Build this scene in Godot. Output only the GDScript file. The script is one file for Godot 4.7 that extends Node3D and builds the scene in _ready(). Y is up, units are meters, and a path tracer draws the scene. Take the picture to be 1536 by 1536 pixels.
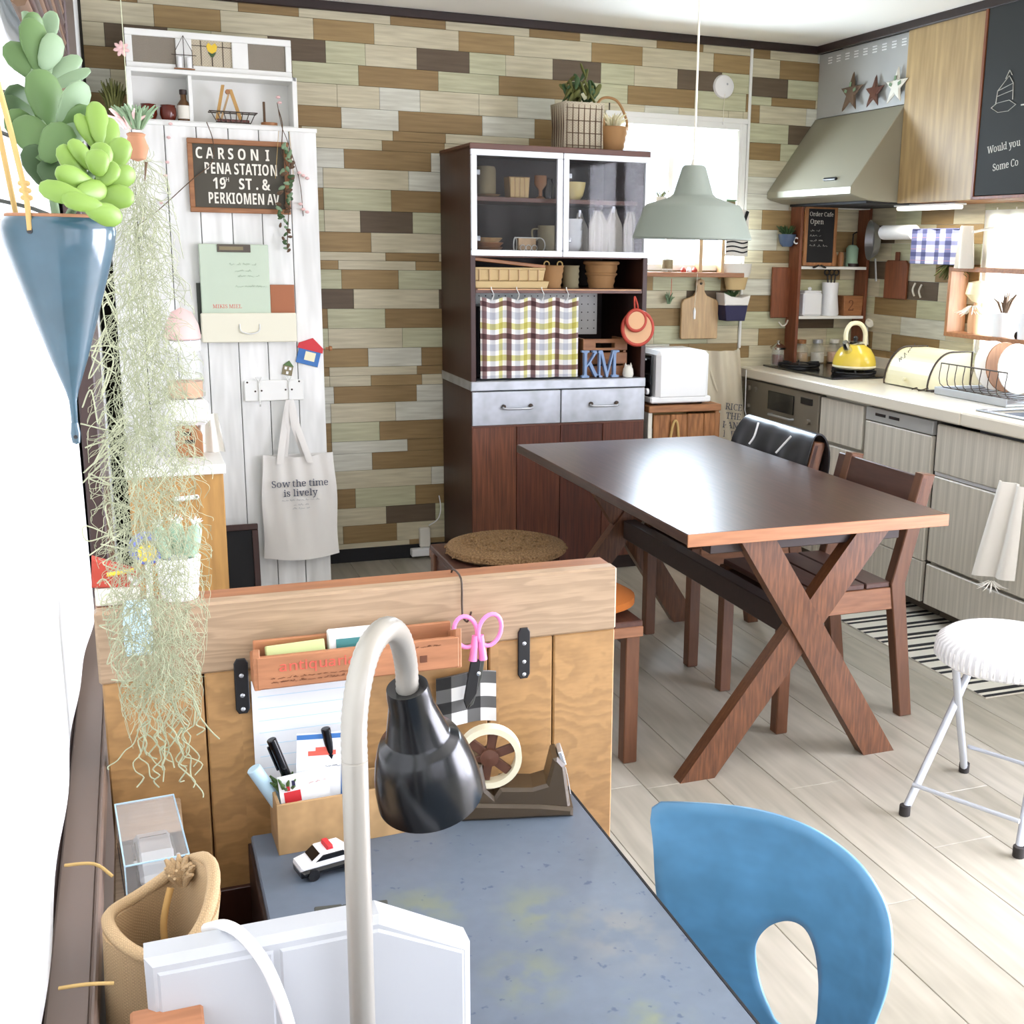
extends Node3D

var M := {}
var used := {}
var rng := RandomNumberGenerator.new()
var fonts := {}

# ---------- scene tree helpers ----------
func numbered(n: String) -> String:
	if not used.has(n):
		used[n] = 0
		return n
	used[n] += 1
	return "%s_%03d" % [n, used[n]]

func T(n: String, label: String, cat: String, pos := Vector3.ZERO, ry := 0.0, grp := "") -> Node3D:
	var o := Node3D.new()
	o.name = numbered(n)
	add_child(o)
	o.position = pos
	o.rotation_degrees.y = ry
	tag(o, label, cat, grp)
	return o

func tag(o: Node, label: String, cat: String, grp := "") -> void:
	o.set_meta("label", label)
	o.set_meta("category", cat)
	if grp: o.set_meta("group", grp)

func P(par: Node3D, n: String, mesh: Mesh, m, pos := Vector3.ZERO, rot := Vector3.ZERO) -> MeshInstance3D:
	var o := MeshInstance3D.new()
	o.name = n
	o.mesh = mesh
	o.material_override = M[m] if m is String else m
	par.add_child(o, true)
	o.position = pos
	o.rotation_degrees = rot
	return o

func W(par: Node3D, n: String, mesh: Mesh, m, wpos: Vector3, rot := Vector3.ZERO) -> MeshInstance3D:
	return P(par, n, mesh, m, par.global_transform.affine_inverse() * wpos, rot)

func O(n: String, label: String, cat: String, mesh: Mesh, m, pos := Vector3.ZERO, rot := Vector3.ZERO, grp := "") -> MeshInstance3D:
	var o := P(self, "tmp", mesh, m, pos, rot)
	o.name = numbered(n)
	tag(o, label, cat, grp)
	return o

func S(n: String, mesh: Mesh, m, pos := Vector3.ZERO, rot := Vector3.ZERO) -> MeshInstance3D:
	var o := P(self, n, mesh, m, pos, rot)
	o.set_meta("kind", "structure")
	return o

func stuff(o: Node) -> void:
	o.set_meta("kind", "stuff")

# a copy of a thing with its parts, under a name and label of its own
func dup(src: Node3D, label: String, pos: Vector3, ry := 0.0) -> Node3D:
	var n := str(src.name)
	if n.length() > 4 and n.substr(n.length() - 4, 1) == "_" and n.right(3).is_valid_int(): n = n.left(n.length() - 4)
	var c: Node3D = src.duplicate()
	c.name = numbered(n)
	add_child(c)
	c.position = pos
	c.rotation_degrees.y = ry
	c.set_meta("label", label)
	return c

func v(x, y, z) -> Vector3:
	return Vector3(x, y, z)

# ---------- mesh helpers ----------
func sto() -> SurfaceTool:
	var st := SurfaceTool.new()
	st.begin(Mesh.PRIMITIVE_TRIANGLES)
	return st

func tri(st: SurfaceTool, a: Vector3, b: Vector3, c: Vector3, na: Vector3, nb: Vector3, nc: Vector3, ua := Vector2.ZERO, ub := Vector2.ZERO, uc := Vector2.ZERO) -> void:
	if (a - c).cross(a - b).dot(na + nb + nc) < 0.0:
		var t := b; b = c; c = t
		var n := nb; nb = nc; nc = n
		var u := ub; ub = uc; uc = u
	st.set_normal(na); st.set_uv(ua); st.add_vertex(a)
	st.set_normal(nb); st.set_uv(ub); st.add_vertex(b)
	st.set_normal(nc); st.set_uv(uc); st.add_vertex(c)

func fan(st: SurfaceTool, pts: Array, n: Vector3) -> void:
	for i in range(1, pts.size() - 1):
		tri(st, pts[0], pts[i], pts[i + 1], n, n, n)

var bxc := {}
# box with chamfered edges, centred on its origin
func bx(x: float, y: float, z: float, b := 0.002) -> ArrayMesh:
	var key := "%f %f %f %f" % [x, y, z, b]
	if bxc.has(key): return bxc[key]
	var st := sto()
	bxs(st, Transform3D(), Vector3(x, y, z), b)
	bxc[key] = st.commit()
	return bxc[key]

func bxs(st: SurfaceTool, xf: Transform3D, s: Vector3, b := 0.002) -> void:
	b = minf(b, minf(s.x, minf(s.y, s.z)) * 0.45)
	var h := s * 0.5
	for a in 3:
		var u := (a + 1) % 3
		var w := (a + 2) % 3
		for sg in [-1.0, 1.0]:
			var n := Vector3.ZERO
			n[a] = sg
			var q := []
			for k in [[-1, -1], [1, -1], [1, 1], [-1, 1]]:
				var p := Vector3.ZERO
				p[a] = sg * h[a]; p[u] = k[0] * (h[u] - b); p[w] = k[1] * (h[w] - b)
				q.append(xf * p)
			fan(st, q, (xf.basis * n).normalized())
		if b > 0.0:
			for s1 in [-1.0, 1.0]:
				for s2 in [-1.0, 1.0]:
					var n2 := Vector3.ZERO
					n2[u] = s1; n2[w] = s2
					var q2 := []
					for k in [[-1, 0], [1, 0], [1, 1], [-1, 1]]:
						var p2 := Vector3.ZERO
						p2[a] = k[0] * (h[a] - b)
						p2[u] = s1 * (h[u] - (b if k[1] == 1 else 0.0)); p2[w] = s2 * (h[w] - (0.0 if k[1] == 1 else b))
						q2.append(xf * p2)
					fan(st, q2, (xf.basis * n2).normalized())
	if b > 0.0:
		for sx in [-1.0, 1.0]:
			for sy in [-1.0, 1.0]:
				for sz in [-1.0, 1.0]:
					var sv := Vector3(sx, sy, sz)
					fan(st, [xf * (sv * Vector3(h.x, h.y - b, h.z - b)), xf * (sv * Vector3(h.x - b, h.y, h.z - b)), xf * (sv * Vector3(h.x - b, h.y - b, h.z))], (xf.basis * sv).normalized())

func xf(pos: Vector3, rot := Vector3.ZERO) -> Transform3D:
	return Transform3D(Basis.from_euler(rot * PI / 180.0), pos)

# several boxes in one mesh: [x, y, z, sx, sy, sz, (rx, ry, rz)]
func boxes(list: Array, b := 0.002) -> ArrayMesh:
	var st := sto()
	for q in list:
		bxs(st, xf(Vector3(q[0], q[1], q[2]), Vector3(q[6], q[7], q[8]) if q.size() > 6 else Vector3.ZERO), Vector3(q[3], q[4], q[5]), b)
	return st.commit()

# meshes joined into one: [[mesh, pos, rot], ...]
func joinm(list: Array) -> ArrayMesh:
	var st := SurfaceTool.new()
	for q in list:
		for i in q[0].get_surface_count():
			st.append_from(q[0], i, xf(q[1], q[2] if q.size() > 2 else Vector3.ZERO))
	return st.commit()

# profile of [r, y] pairs turned about y
func lathe(prof: Array, seg := 24, sx := 1.0, sz := 1.0) -> ArrayMesh:
	var st := sto()
	lathes(st, prof, seg, sx, sz)
	return st.commit()

func lathes(st: SurfaceTool, prof: Array, seg := 24, sx := 1.0, sz := 1.0, at := Transform3D()) -> void:
	var n := prof.size()
	var sn := []
	for i in n - 1:
		var d := Vector2(prof[i + 1][0] - prof[i][0], prof[i + 1][1] - prof[i][1]).normalized()
		sn.append(Vector2(d.y, -d.x))
	for i in n - 1:
		var n0: Vector2 = sn[i]
		var n1: Vector2 = sn[i]
		if i > 0 and sn[i - 1].dot(sn[i]) > 0.75: n0 = (sn[i - 1] + sn[i]).normalized()
		if i < n - 2 and sn[i + 1].dot(sn[i]) > 0.75: n1 = (sn[i + 1] + sn[i]).normalized()
		for k in seg:
			var a0 := TAU * k / seg
			var a1 := TAU * (k + 1) / seg
			var p := []
			var nn := []
			var uu := []
			for q in [[i, a0, n0], [i + 1, a0, n1], [i + 1, a1, n1], [i, a1, n0]]:
				var r: float = prof[q[0]][0]
				p.append(at * Vector3(r * cos(q[1]) * sx, prof[q[0]][1], r * sin(q[1]) * sz))
				nn.append((at.basis * Vector3(q[2].x * cos(q[1]) / sx, q[2].y, q[2].x * sin(q[1]) / sz)).normalized())
				uu.append(Vector2(q[1] / TAU, float(q[0]) / (n - 1)))
			if prof[i][0] > 0.00001 or prof[i + 1][0] > 0.00001:
				if prof[i + 1][0] > 0.00001: tri(st, p[0], p[1], p[2], nn[0], nn[1], nn[2], uu[0], uu[1], uu[2])
				if prof[i][0] > 0.00001: tri(st, p[0], p[2], p[3], nn[0], nn[2], nn[3], uu[0], uu[2], uu[3])

func cyl(r: float, h: float, seg := 20, b := 0.001, r2 := -1.0) -> ArrayMesh:
	var t := r if r2 < 0 else r2
	return lathe([[0, 0], [r - b, 0], [r, b], [t, h - b], [t - b, h], [0, h]], seg)

func smooth(pts: Array, k := 6, closed := false) -> Array:
	var out := []
	var n := pts.size()
	for i in (n if closed else n - 1):
		var a: Vector3 = pts[(i - 1 + n) % n] if closed or i > 0 else pts[i]
		var b: Vector3 = pts[i]
		var c: Vector3 = pts[(i + 1) % n]
		var d: Vector3 = pts[(i + 2) % n] if closed or i < n - 2 else c
		for j in k:
			out.append(b.cubic_interpolate(c, a, d, float(j) / k))
	if not closed: out.append(pts[n - 1])
	return out

func tubes(st: SurfaceTool, pts: Array, r, sides := 8, closed := false, flat := 1.0) -> void:
	var n := pts.size()
	var tang := []
	for i in n:
		var a: Vector3 = pts[(i - 1 + n) % n] if closed or i > 0 else pts[i]
		var b: Vector3 = pts[(i + 1) % n] if closed or i < n - 1 else pts[i]
		tang.append((b - a).normalized() if (b - a).length() > 1e-7 else Vector3.UP)
	var up := Vector3.UP if absf(tang[0].y) < 0.9 else Vector3.RIGHT
	var x: Vector3 = tang[0].cross(up).normalized()
	var rings := []
	var norms := []
	for i in n:
		x = (x - tang[i] * x.dot(tang[i])).normalized()
		var y: Vector3 = tang[i].cross(x)
		var ring := []
		var nr := []
		var rad: float = r[i] if r is Array else r
		for k in sides:
			var a2 := TAU * k / sides
			var d := x * cos(a2) + y * sin(a2) * flat
			ring.append(pts[i] + d * rad)
			nr.append((x * cos(a2) * flat + y * sin(a2)).normalized())
		rings.append(ring)
		norms.append(nr)
	for i in (n if closed else n - 1):
		var j := (i + 1) % n
		for k in sides:
			var l := (k + 1) % sides
			tri(st, rings[i][k], rings[j][k], rings[j][l], norms[i][k], norms[j][k], norms[j][l])
			tri(st, rings[i][k], rings[j][l], rings[i][l], norms[i][k], norms[j][l], norms[i][l])
	if not closed:
		fan(st, rings[0], -tang[0])
		fan(st, rings[n - 1], tang[n - 1])

func tube(pts: Array, r, sides := 8, closed := false, flat := 1.0) -> ArrayMesh:
	var st := sto()
	tubes(st, pts, r, sides, closed, flat)
	return st.commit()

func ring(rad: float, r: float, seg := 28, sides := 8, sx := 1.0, sy := 1.0, flat := 1.0) -> ArrayMesh:
	var p := []
	for i in seg:
		p.append(Vector3(cos(TAU * i / seg) * rad * sx, sin(TAU * i / seg) * rad * sy, 0))
	return tube(p, r, sides, true, flat)

func arr2(list: Array) -> PackedVector2Array:
	var a := PackedVector2Array()
	for q in list: a.append(Vector2(q[0], q[1]))
	return a

# outline in xy pushed along z, centred, edges chamfered by b
func prism(list: Array, d: float, b := 0.001, smoothside := false) -> ArrayMesh:
	var st := sto()
	prisms(st, list, d, b, Transform3D(), smoothside)
	return st.commit()

func prisms(st: SurfaceTool, list: Array, d: float, b: float, at: Transform3D, smoothside := false) -> void:
	var a := arr2(list)
	if Geometry2D.is_polygon_clockwise(a): a.reverse()
	var n := a.size()
	var en := []
	for i in n:
		var e := (a[(i + 1) % n] - a[i]).normalized()
		en.append(Vector2(e.y, -e.x))
	var inn := PackedVector2Array()
	var vn := []
	for i in n:
		var m: Vector2 = en[(i - 1 + n) % n] + en[i]
		m = m.normalized() if m.length() > 0.01 else en[i]
		vn.append(m)
		inn.append(a[i] - m * b / maxf(0.4, m.dot(en[i])))
	var idx := Geometry2D.triangulate_polygon(inn)
	for sg in [-1.0, 1.0]:
		var z: float = sg * d * 0.5
		var nz := at.basis * Vector3(0, 0, sg)
		for i in range(0, idx.size(), 3):
			tri(st, at * v3(inn[idx[i]], z), at * v3(inn[idx[i + 1]], z), at * v3(inn[idx[i + 2]], z), nz, nz, nz)
		if b > 0.0:
			for i in n:
				var j := (i + 1) % n
				fan(st, [at * v3(inn[i], z), at * v3(inn[j], z), at * v3(a[j], z - sg * b), at * v3(a[i], z - sg * b)], at.basis * Vector3(en[i].x, en[i].y, sg).normalized())
	for i in n:
		var j := (i + 1) % n
		var n0: Vector2 = vn[i] if smoothside else en[i]
		var n1: Vector2 = vn[j] if smoothside else en[i]
		var w0 := at.basis * Vector3(n0.x, n0.y, 0)
		var w1 := at.basis * Vector3(n1.x, n1.y, 0)
		var h := d * 0.5 - b
		tri(st, at * v3(a[i], -h), at * v3(a[j], -h), at * v3(a[j], h), w0, w1, w1)
		tri(st, at * v3(a[i], -h), at * v3(a[j], h), at * v3(a[i], h), w0, w1, w0)

func v3(p: Vector2, z: float) -> Vector3:
	return Vector3(p.x, p.y, z)

# grid surface f(u, w) with thickness t
func sheet(f: Callable, nu: int, nw: int, t := 0.002) -> ArrayMesh:
	var p := []
	for i in nu + 1:
		var row := []
		for j in nw + 1: row.append(f.call(float(i) / nu, float(j) / nw))
		p.append(row)
	var nn := []
	for i in nu + 1:
		var row2 := []
		for j in nw + 1:
			var du: Vector3 = p[mini(i + 1, nu)][j] - p[maxi(i - 1, 0)][j]
			var dw: Vector3 = p[i][mini(j + 1, nw)] - p[i][maxi(j - 1, 0)]
			row2.append(du.cross(dw).normalized())
		nn.append(row2)
	var st := sto()
	for sg in [-0.5, 0.5]:
		for i in nu:
			for j in nw:
				var q := []
				var m := []
				var uv := []
				for k in [[i, j], [i + 1, j], [i + 1, j + 1], [i, j + 1]]:
					var nrm: Vector3 = nn[k[0]][k[1]]
					q.append(p[k[0]][k[1]] + nrm * t * sg)
					m.append(nrm * signf(sg))
					uv.append(Vector2(float(k[0]) / nu, float(k[1]) / nw))
				tri(st, q[0], q[1], q[2], m[0], m[1], m[2], uv[0], uv[1], uv[2])
				tri(st, q[0], q[2], q[3], m[0], m[2], m[3], uv[0], uv[2], uv[3])
	var edge := []
	for i in nu: edge.append([i, 0, i + 1, 0]); edge.append([i, nw, i + 1, nw])
	for j in nw: edge.append([0, j, 0, j + 1]); edge.append([nu, j, nu, j + 1])
	for e in edge:
		var a: Vector3 = p[e[0]][e[1]]
		var b: Vector3 = p[e[2]][e[3]]
		var na: Vector3 = nn[e[0]][e[1]] * t * 0.5
		var nb: Vector3 = nn[e[2]][e[3]] * t * 0.5
		var mid: Vector3 = p[nu / 2][nw / 2]
		var out := (a + b) * 0.5 - mid
		out = (out - na.normalized() * out.dot(na.normalized())).normalized()
		fan(st, [a - na, b - nb, b + nb, a + na], out)
	return st.commit()

func font(n: String) -> Font:
	if not fonts.has(n):
		var f := SystemFont.new()
		f.font_names = PackedStringArray([n.trim_suffix(" Bold")])
		if n.ends_with("Bold"): f.font_weight = 700
		fonts[n] = f
	return fonts[n]

# flat lettering of cap height about h
func text(s: String, h: float, f := "Droid Sans", depth := 0.0006) -> TextMesh:
	var t := TextMesh.new()
	t.text = s
	t.font = font(f)
	t.font_size = 32
	t.pixel_size = h / 23.0
	t.depth = depth
	t.curve_step = 4.0
	return t

# scribbled line of handwriting
func scrawl(w: float, h: float, seed_: int, r := 0.0012) -> ArrayMesh:
	rng.seed = seed_
	var st := sto()
	var x := 0.0
	while x < w:
		var word := minf(rng.randf_range(h * 1.5, h * 4.0), w - x + h * 0.3)
		var pts := []
		var k := 0.0
		while k < word:
			pts.append(Vector3(x + k, rng.randf_range(0, h) if pts.size() % 2 else rng.randf_range(0, h * 0.35), 0))
			k += h * 0.32
		if pts.size() > 1: tubes(st, smooth(pts, 3), r, 4, false, 0.3)
		x += word + h * 0.7
	return st.commit()

# ---------- materials ----------
func c8(r: int, g: int, b: int) -> Color:
	return Color(r / 255.0, g / 255.0, b / 255.0)

func mat(n: String, c: Color, rough := 0.6, metal := 0.0) -> StandardMaterial3D:
	var m := StandardMaterial3D.new()
	m.resource_name = n
	m.albedo_color = c
	m.roughness = rough
	m.metallic = metal
	M[n] = m
	return m

var TX := {}
func img(n: String, w: int, h: int, f: Callable) -> ImageTexture:
	var im := Image.create(w, h, false, Image.FORMAT_RGB8)
	for y in h:
		for x in w: im.set_pixel(x, y, f.call(x, y))
	TX[n] = ImageTexture.create_from_image(im)
	return TX[n]

func noise(n: String, freq: float, c1: Color, c2: Color, oct := 4, seed_ := 1, size := 256, kind := FastNoiseLite.TYPE_SIMPLEX_SMOOTH) -> NoiseTexture2D:
	var f := FastNoiseLite.new()
	f.noise_type = kind
	f.frequency = freq
	f.fractal_octaves = oct
	f.seed = seed_
	var t := NoiseTexture2D.new()
	t.width = size
	t.height = size
	t.seamless = true
	t.noise = f
	var g := Gradient.new()
	g.set_color(0, c1)
	g.set_color(1, c2)
	t.color_ramp = g
	TX[n] = t
	return t

# wood with grain along axis 0, 1 or 2
func wood(n: String, c: Color, axis := 0, rough := 0.5, tex := "grain", along := 0.9, across := 7.0) -> StandardMaterial3D:
	var m := mat(n, c, rough)
	m.albedo_texture = TX[tex]
	m.uv1_triplanar = true
	m.uv1_world_triplanar = true
	var s := Vector3(across, across, across)
	s[axis] = along
	m.uv1_scale = s
	return m

func speck(n: String, c: Color, tex: String, sc: float, rough := 0.8, bump := 0.0) -> StandardMaterial3D:
	var m := mat(n, c, rough)
	m.albedo_texture = TX[tex]
	m.uv1_triplanar = true
	m.uv1_scale = Vector3(sc, sc, sc)
	if bump > 0.0:
		m.heightmap_enabled = true
		m.heightmap_texture = TX[tex]
		m.heightmap_scale = bump
	return m

func glass(n: String, c: Color, a := 0.1) -> StandardMaterial3D:
	var m := mat(n, Color(c.r, c.g, c.b, a), 0.03)
	m.transparency = BaseMaterial3D.TRANSPARENCY_ALPHA
	return m

func glow(n: String, c: Color, e: float) -> StandardMaterial3D:
	var m := mat(n, c, 0.5)
	m.emission_enabled = true
	m.emission = c
	m.emission_energy_multiplier = e
	return m

func materials() -> void:
	noise("grain", 0.018, Color(0.8, 0.78, 0.76), Color(1, 1, 1), 5, 3)
	noise("grain2", 0.03, Color(0.64, 0.61, 0.58), Color(1, 1, 1), 5, 8)
	noise("soft", 0.012, Color(0.86, 0.86, 0.85), Color(1, 1, 1), 3, 5)
	noise("plankgrain", 0.02, Color(0.86, 0.85, 0.83), Color(1, 1, 1), 5, 15)
	noise("speckle", 0.12, Color(0.68, 0.66, 0.63), Color(1, 1, 1), 3, 9)
	noise("rough", 0.05, Color(0.5, 0.45, 0.38), Color(1, 1, 1), 4, 12)
	var fn := FastNoiseLite.new()
	fn.frequency = 0.01
	fn.seed = 4
	# sawn pine: growth rings bent round knots
	img("pine", 512, 512, func(x: int, y: int):
		var k := 0.0
		for q in [[110, 120, 34.0], [380, 300, 40.0], [250, 440, 30.0]]:
			var dx: float = (x - q[0]) * 0.3
			var dy: float = y - q[1]
			k += exp(-(dx * dx + dy * dy) / (q[2] * q[2])) * 2.6
		var r := y * 0.042 + fn.get_noise_2d(x * 0.35, y * 1.2) * 2.2 + k
		var s := fposmod(r, 1.0)
		var t := 0.91 + 0.09 * smoothstep(0.0, 0.75, s) - 0.085 * smoothstep(0.8, 0.98, s)
		t *= 0.97 + 0.05 * fn.get_noise_2d(x * 2.0, y * 30.0)
		return Color(t, t * (0.93 + 0.07 * t), t * (0.84 + 0.16 * t)))
	img("weave", 64, 64, func(x: int, y: int):
		var a := int(x / 4) % 2 == int(y / 4) % 2
		var t := 0.92 if a else 1.0
		t -= 0.07 if (x % 4 == 0 or y % 4 == 0) else 0.0
		return Color(t, t, t))
	# checked tea towel
	img("check", 256, 256, func(x: int, y: int):
		var fx := fposmod(x / 256.0 * 4.0 + 0.94, 1.0)
		var fy := fposmod(y / 256.0 * 2.5 + 0.9, 1.0)
		var c := Color(0.93, 0.92, 0.88)
		for q in [fx, fy]:
			if q < 0.16: c *= Color(0.56, 0.45, 0.46)
			elif q > 0.3 and q < 0.52: c *= Color(0.85, 0.86, 0.9)
			elif q > 0.66 and q < 0.84: c *= Color(0.86, 0.84, 0.58)
		return c)
	img("bluecheck", 128, 128, func(x: int, y: int):
		var c := Color(0.78, 0.78, 0.84)
		if x % 32 < 13: c *= Color(0.5, 0.52, 0.66)
		if y % 42 < 16: c *= Color(0.6, 0.62, 0.74)
		if y % 42 == 30: c = Color(0.8, 0.5, 0.5)
		return c)
	img("plaid", 128, 128, func(x: int, y: int):
		var c := Color(0.9, 0.9, 0.88)
		if x % 64 < 30: c *= 0.42
		if y % 64 < 30: c *= 0.42
		return c)
	img("stripe", 64, 64, func(x: int, _y: int):
		var t := 0.9 if x % 16 < 8 else 1.0
		return Color(t, t, t))
	img("granite", 128, 128, func(x: int, y: int):
		var t := 0.8 + 0.2 * fn.get_noise_2d(x * 40.0, y * 40.0) + 0.1 * fn.get_noise_2d(x * 13.0, y * 13.0)
		return Color(t, t, t))
	var tones := {"cream": c8(214, 206, 176), "white": c8(222, 222, 206), "brown": c8(154, 127, 83), "dark": c8(104, 88, 68), "green": c8(203, 203, 168), "tan": c8(166, 139, 93)}
	for k in tones:
		wood("plank_" + k, tones[k], 0, 0.65, "plankgrain", 0.7, 10.0)
		wood("plankr_" + k, tones[k], 2, 0.65, "plankgrain", 0.7, 10.0)
	mat("plaster", c8(226, 222, 208), 0.9)
	mat("ceiling", c8(246, 243, 233), 0.95)
	mat("white_wall", c8(236, 238, 236), 0.9)
	wood("trim", c8(46, 30, 27), 0, 0.4, "grain")
	for k in 4:
		wood("floor%d" % k, [c8(187, 181, 166), c8(183, 176, 161), c8(191, 185, 171), c8(180, 174, 158)][k], 2, 0.33, "soft", 0.7, 6.0)
	mat("white_paint", c8(238, 238, 232), 0.5)
	wood("door_white", c8(250, 250, 246), 1, 0.55, "soft", 0.6, 4.0)
	mat("gap", c8(60, 56, 50), 0.9)
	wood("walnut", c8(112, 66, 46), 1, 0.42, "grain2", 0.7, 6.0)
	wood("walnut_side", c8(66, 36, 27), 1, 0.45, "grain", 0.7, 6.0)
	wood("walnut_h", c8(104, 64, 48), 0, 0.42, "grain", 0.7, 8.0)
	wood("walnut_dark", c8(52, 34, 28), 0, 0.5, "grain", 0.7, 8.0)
	for k in 4: wood("walnut_door%d" % k, [c8(126, 74, 46), c8(108, 58, 37), c8(96, 48, 32), c8(112, 60, 38)][k], 1, 0.42, "grain2", 0.5, 9.0)
	wood("table_top", c8(84, 56, 44), 2, 0.3, "grain2", 0.6, 9.0)
	wood("table_edge", c8(176, 120, 80), 0, 0.42, "grain", 0.8, 12.0)
	wood("table_leg", c8(122, 78, 48), 1, 0.42, "grain2", 1.2, 12.0)
	wood("chair_wood", c8(112, 72, 46), 1, 0.42, "grain", 1.2, 10.0)
	wood("chair_dark", c8(84, 52, 40), 2, 0.42, "grain", 1.2, 10.0)
	wood("chair_side", c8(150, 102, 70), 0, 0.42, "grain", 1.2, 10.0)
	wood("pine_h", c8(180, 154, 124), 0, 0.45, "pine", 1.2, 3.0)
	var pv := wood("pine_v", c8(180, 140, 90), 1, 0.45, "pine", 1.2, 3.0)
	pv.uv1_offset = Vector3(0.3, -0.15, 0.1)
	wood("pine_top", c8(164, 108, 68), 0, 0.5, "grain", 1.0, 8.0)
	wood("orange_wood", c8(204, 158, 92), 1, 0.45, "grain", 0.6, 5.0)
	wood("birch", c8(206, 172, 124), 1, 0.45, "grain", 1.0, 8.0)
	wood("cab_wood", c8(188, 160, 112), 1, 0.5, "grain", 0.5, 5.0)
	wood("oak", c8(176, 122, 76), 1, 0.5, "grain", 1.2, 9.0)
	wood("oak_h", c8(170, 116, 74), 0, 0.5, "grain", 1.2, 9.0)
	wood("red_wood", c8(138, 78, 44), 1, 0.5, "grain", 1.2, 9.0)
	wood("shelf_wood", c8(132, 76, 48), 1, 0.5, "grain", 1.2, 9.0)
	wood("box_wood", c8(192, 132, 92), 0, 0.6, "grain", 1.6, 12.0)
	speck("wicker", c8(176, 132, 84), "weave", 34.0, 0.8, 0.3)
	speck("wicker_pale", c8(214, 186, 134), "weave", 30.0, 0.8, 0.3)
	speck("wicker_grey", c8(150, 138, 106), "weave", 34.0, 0.8, 0.3)
	speck("wicker_white", c8(206, 194, 168), "weave", 12.0, 0.9, 0.4)
	speck("seagrass", c8(176, 142, 98), "rough", 9.0, 0.95, 0.8)
	speck("burlap", c8(204, 174, 132), "weave", 40.0, 0.95, 0.3)
	speck("canvas", c8(248, 244, 236), "weave", 60.0, 0.95, 0.1)
	speck("linen", c8(240, 236, 226), "weave", 60.0, 0.95, 0.1)
	mat("terry", c8(252, 248, 238), 0.95)
	img("desk", 768, 768, func(x: int, y: int):
		var u := x / 768.0
		var w := y / 768.0
		var t := 0.94 + 0.07 * fn.get_noise_2d(x * 0.5, y * 0.9) + 0.03 * fn.get_noise_2d(x * 6.0, y * 6.0)
		var c := Color(0.425, 0.475, 0.535) * t
		for q in [[0.56, 0.24, 0.05, 0], [0.52, 0.33, 0.045, 0], [0.46, 0.2, 0.05, 0], [0.6, 0.42, 0.04, 0], [0.42, 0.6, 0.03, 0], [0.62, 0.3, 0.06, 1], [0.56, 0.55, 0.06, 1]]:
			var d: float = Vector2(u - q[0], (w - q[1]) * 0.8).length() / q[2]
			var k: float = clampf(1.0 - d, 0.0, 1.0) * clampf(0.5 + 1.6 * fn.get_noise_2d(x * 3.0 + 90.0 * q[1], y * 3.0), 0.0, 1.0)
			c = c.lerp([Color(0.51, 0.54, 0.41), Color(0.54, 0.53, 0.5)][q[3]], k * 0.7)
		var sp := fn.get_noise_2d(x * 7.0 + 500.0, y * 7.0) * (1.0 if u > 0.4 else 0.55)
		if sp > 0.5: c = c.lerp(Color(0.24, 0.3, 0.42), clampf((sp - 0.5) * 9.0, 0.0, 0.75))
		return c)
	speck("desk_grey", Color.WHITE, "desk", 0.833, 0.42).uv1_offset = Vector3(0.5, 0.5, 0.5)
	speck("card", c8(196, 160, 112), "soft", 8.0, 0.85)
	speck("cardb", c8(178, 144, 100), "soft", 8.0, 0.85)
	speck("orange_cloth", c8(196, 112, 36), "speckle", 14.0, 0.95, 0.3)
	mat("steel", c8(196, 200, 206), 0.34, 0.85)
	speck("steel_brushed", c8(196, 200, 206), "soft", 3.0, 0.4).metallic = 0.7
	mat("chrome", c8(214, 216, 218), 0.15, 1.0)
	mat("alu", c8(232, 234, 238), 0.35, 0.3)
	mat("hood", c8(148, 143, 124), 0.45, 0.3)
	mat("hood_panel", c8(176, 176, 172), 0.55, 0.2)
	mat("black", c8(18, 18, 20), 0.4)
	mat("black_gloss", c8(12, 13, 16), 0.14)
	mat("black_matt", c8(24, 24, 26), 0.8)
	mat("chalk_board", c8(44, 46, 44), 0.85)
	mat("chalk_grey", c8(70, 72, 66), 0.85)
	mat("chalk", c8(216, 214, 204), 0.95)
	mat("letter_felt", c8(84, 80, 70), 0.95)
	mat("letter", c8(240, 236, 222), 0.6)
	mat("white", c8(240, 240, 238), 0.45)
	mat("case_white", c8(184, 187, 190), 0.45)
	mat("white_gloss", c8(240, 242, 244), 0.15)
	mat("offwhite", c8(226, 222, 208), 0.5)
	mat("cabinet", c8(214, 208, 192), 0.5)
	wood("cabinet_v", c8(218, 211, 196), 1, 0.5, "soft", 0.4, 16.0)
	mat("cab_gap", c8(92, 86, 78), 0.7)
	mat("counter", c8(226, 218, 200), 0.28)
	mat("kick", c8(112, 100, 86), 0.6)
	mat("oven", c8(136, 128, 114), 0.4, 0.4)
	mat("cream", c8(236, 228, 190), 0.35)
	mat("pale_green", c8(196, 210, 188), 0.6)
	mat("pocket_cream", c8(230, 226, 204), 0.6)
	mat("rust", c8(166, 104, 70), 0.7)
	mat("red", c8(204, 44, 52), 0.5)
	mat("red_rim", c8(176, 62, 44), 0.6)
	mat("pad", c8(214, 168, 128), 0.9)
	mat("blue", c8(56, 112, 178), 0.5)
	mat("letter_blue", c8(126, 150, 184), 0.6)
	mat("navy", c8(44, 42, 74), 0.8)
	mat("yellow", c8(232, 196, 56), 0.25)
	mat("kettle", c8(226, 198, 74), 0.22)
	mat("bowl_yellow", c8(226, 206, 140), 0.4)
	mat("leaf", c8(84, 114, 62), 0.5).backlight_enabled = true
	M.leaf.backlight = Color(0.12, 0.2, 0.05)
	mat("leaf_lime", c8(122, 154, 66), 0.45).backlight_enabled = true
	M.leaf_lime.backlight = Color(0.22, 0.3, 0.06)
	mat("leaf_grey", c8(120, 144, 110), 0.6)
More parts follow.
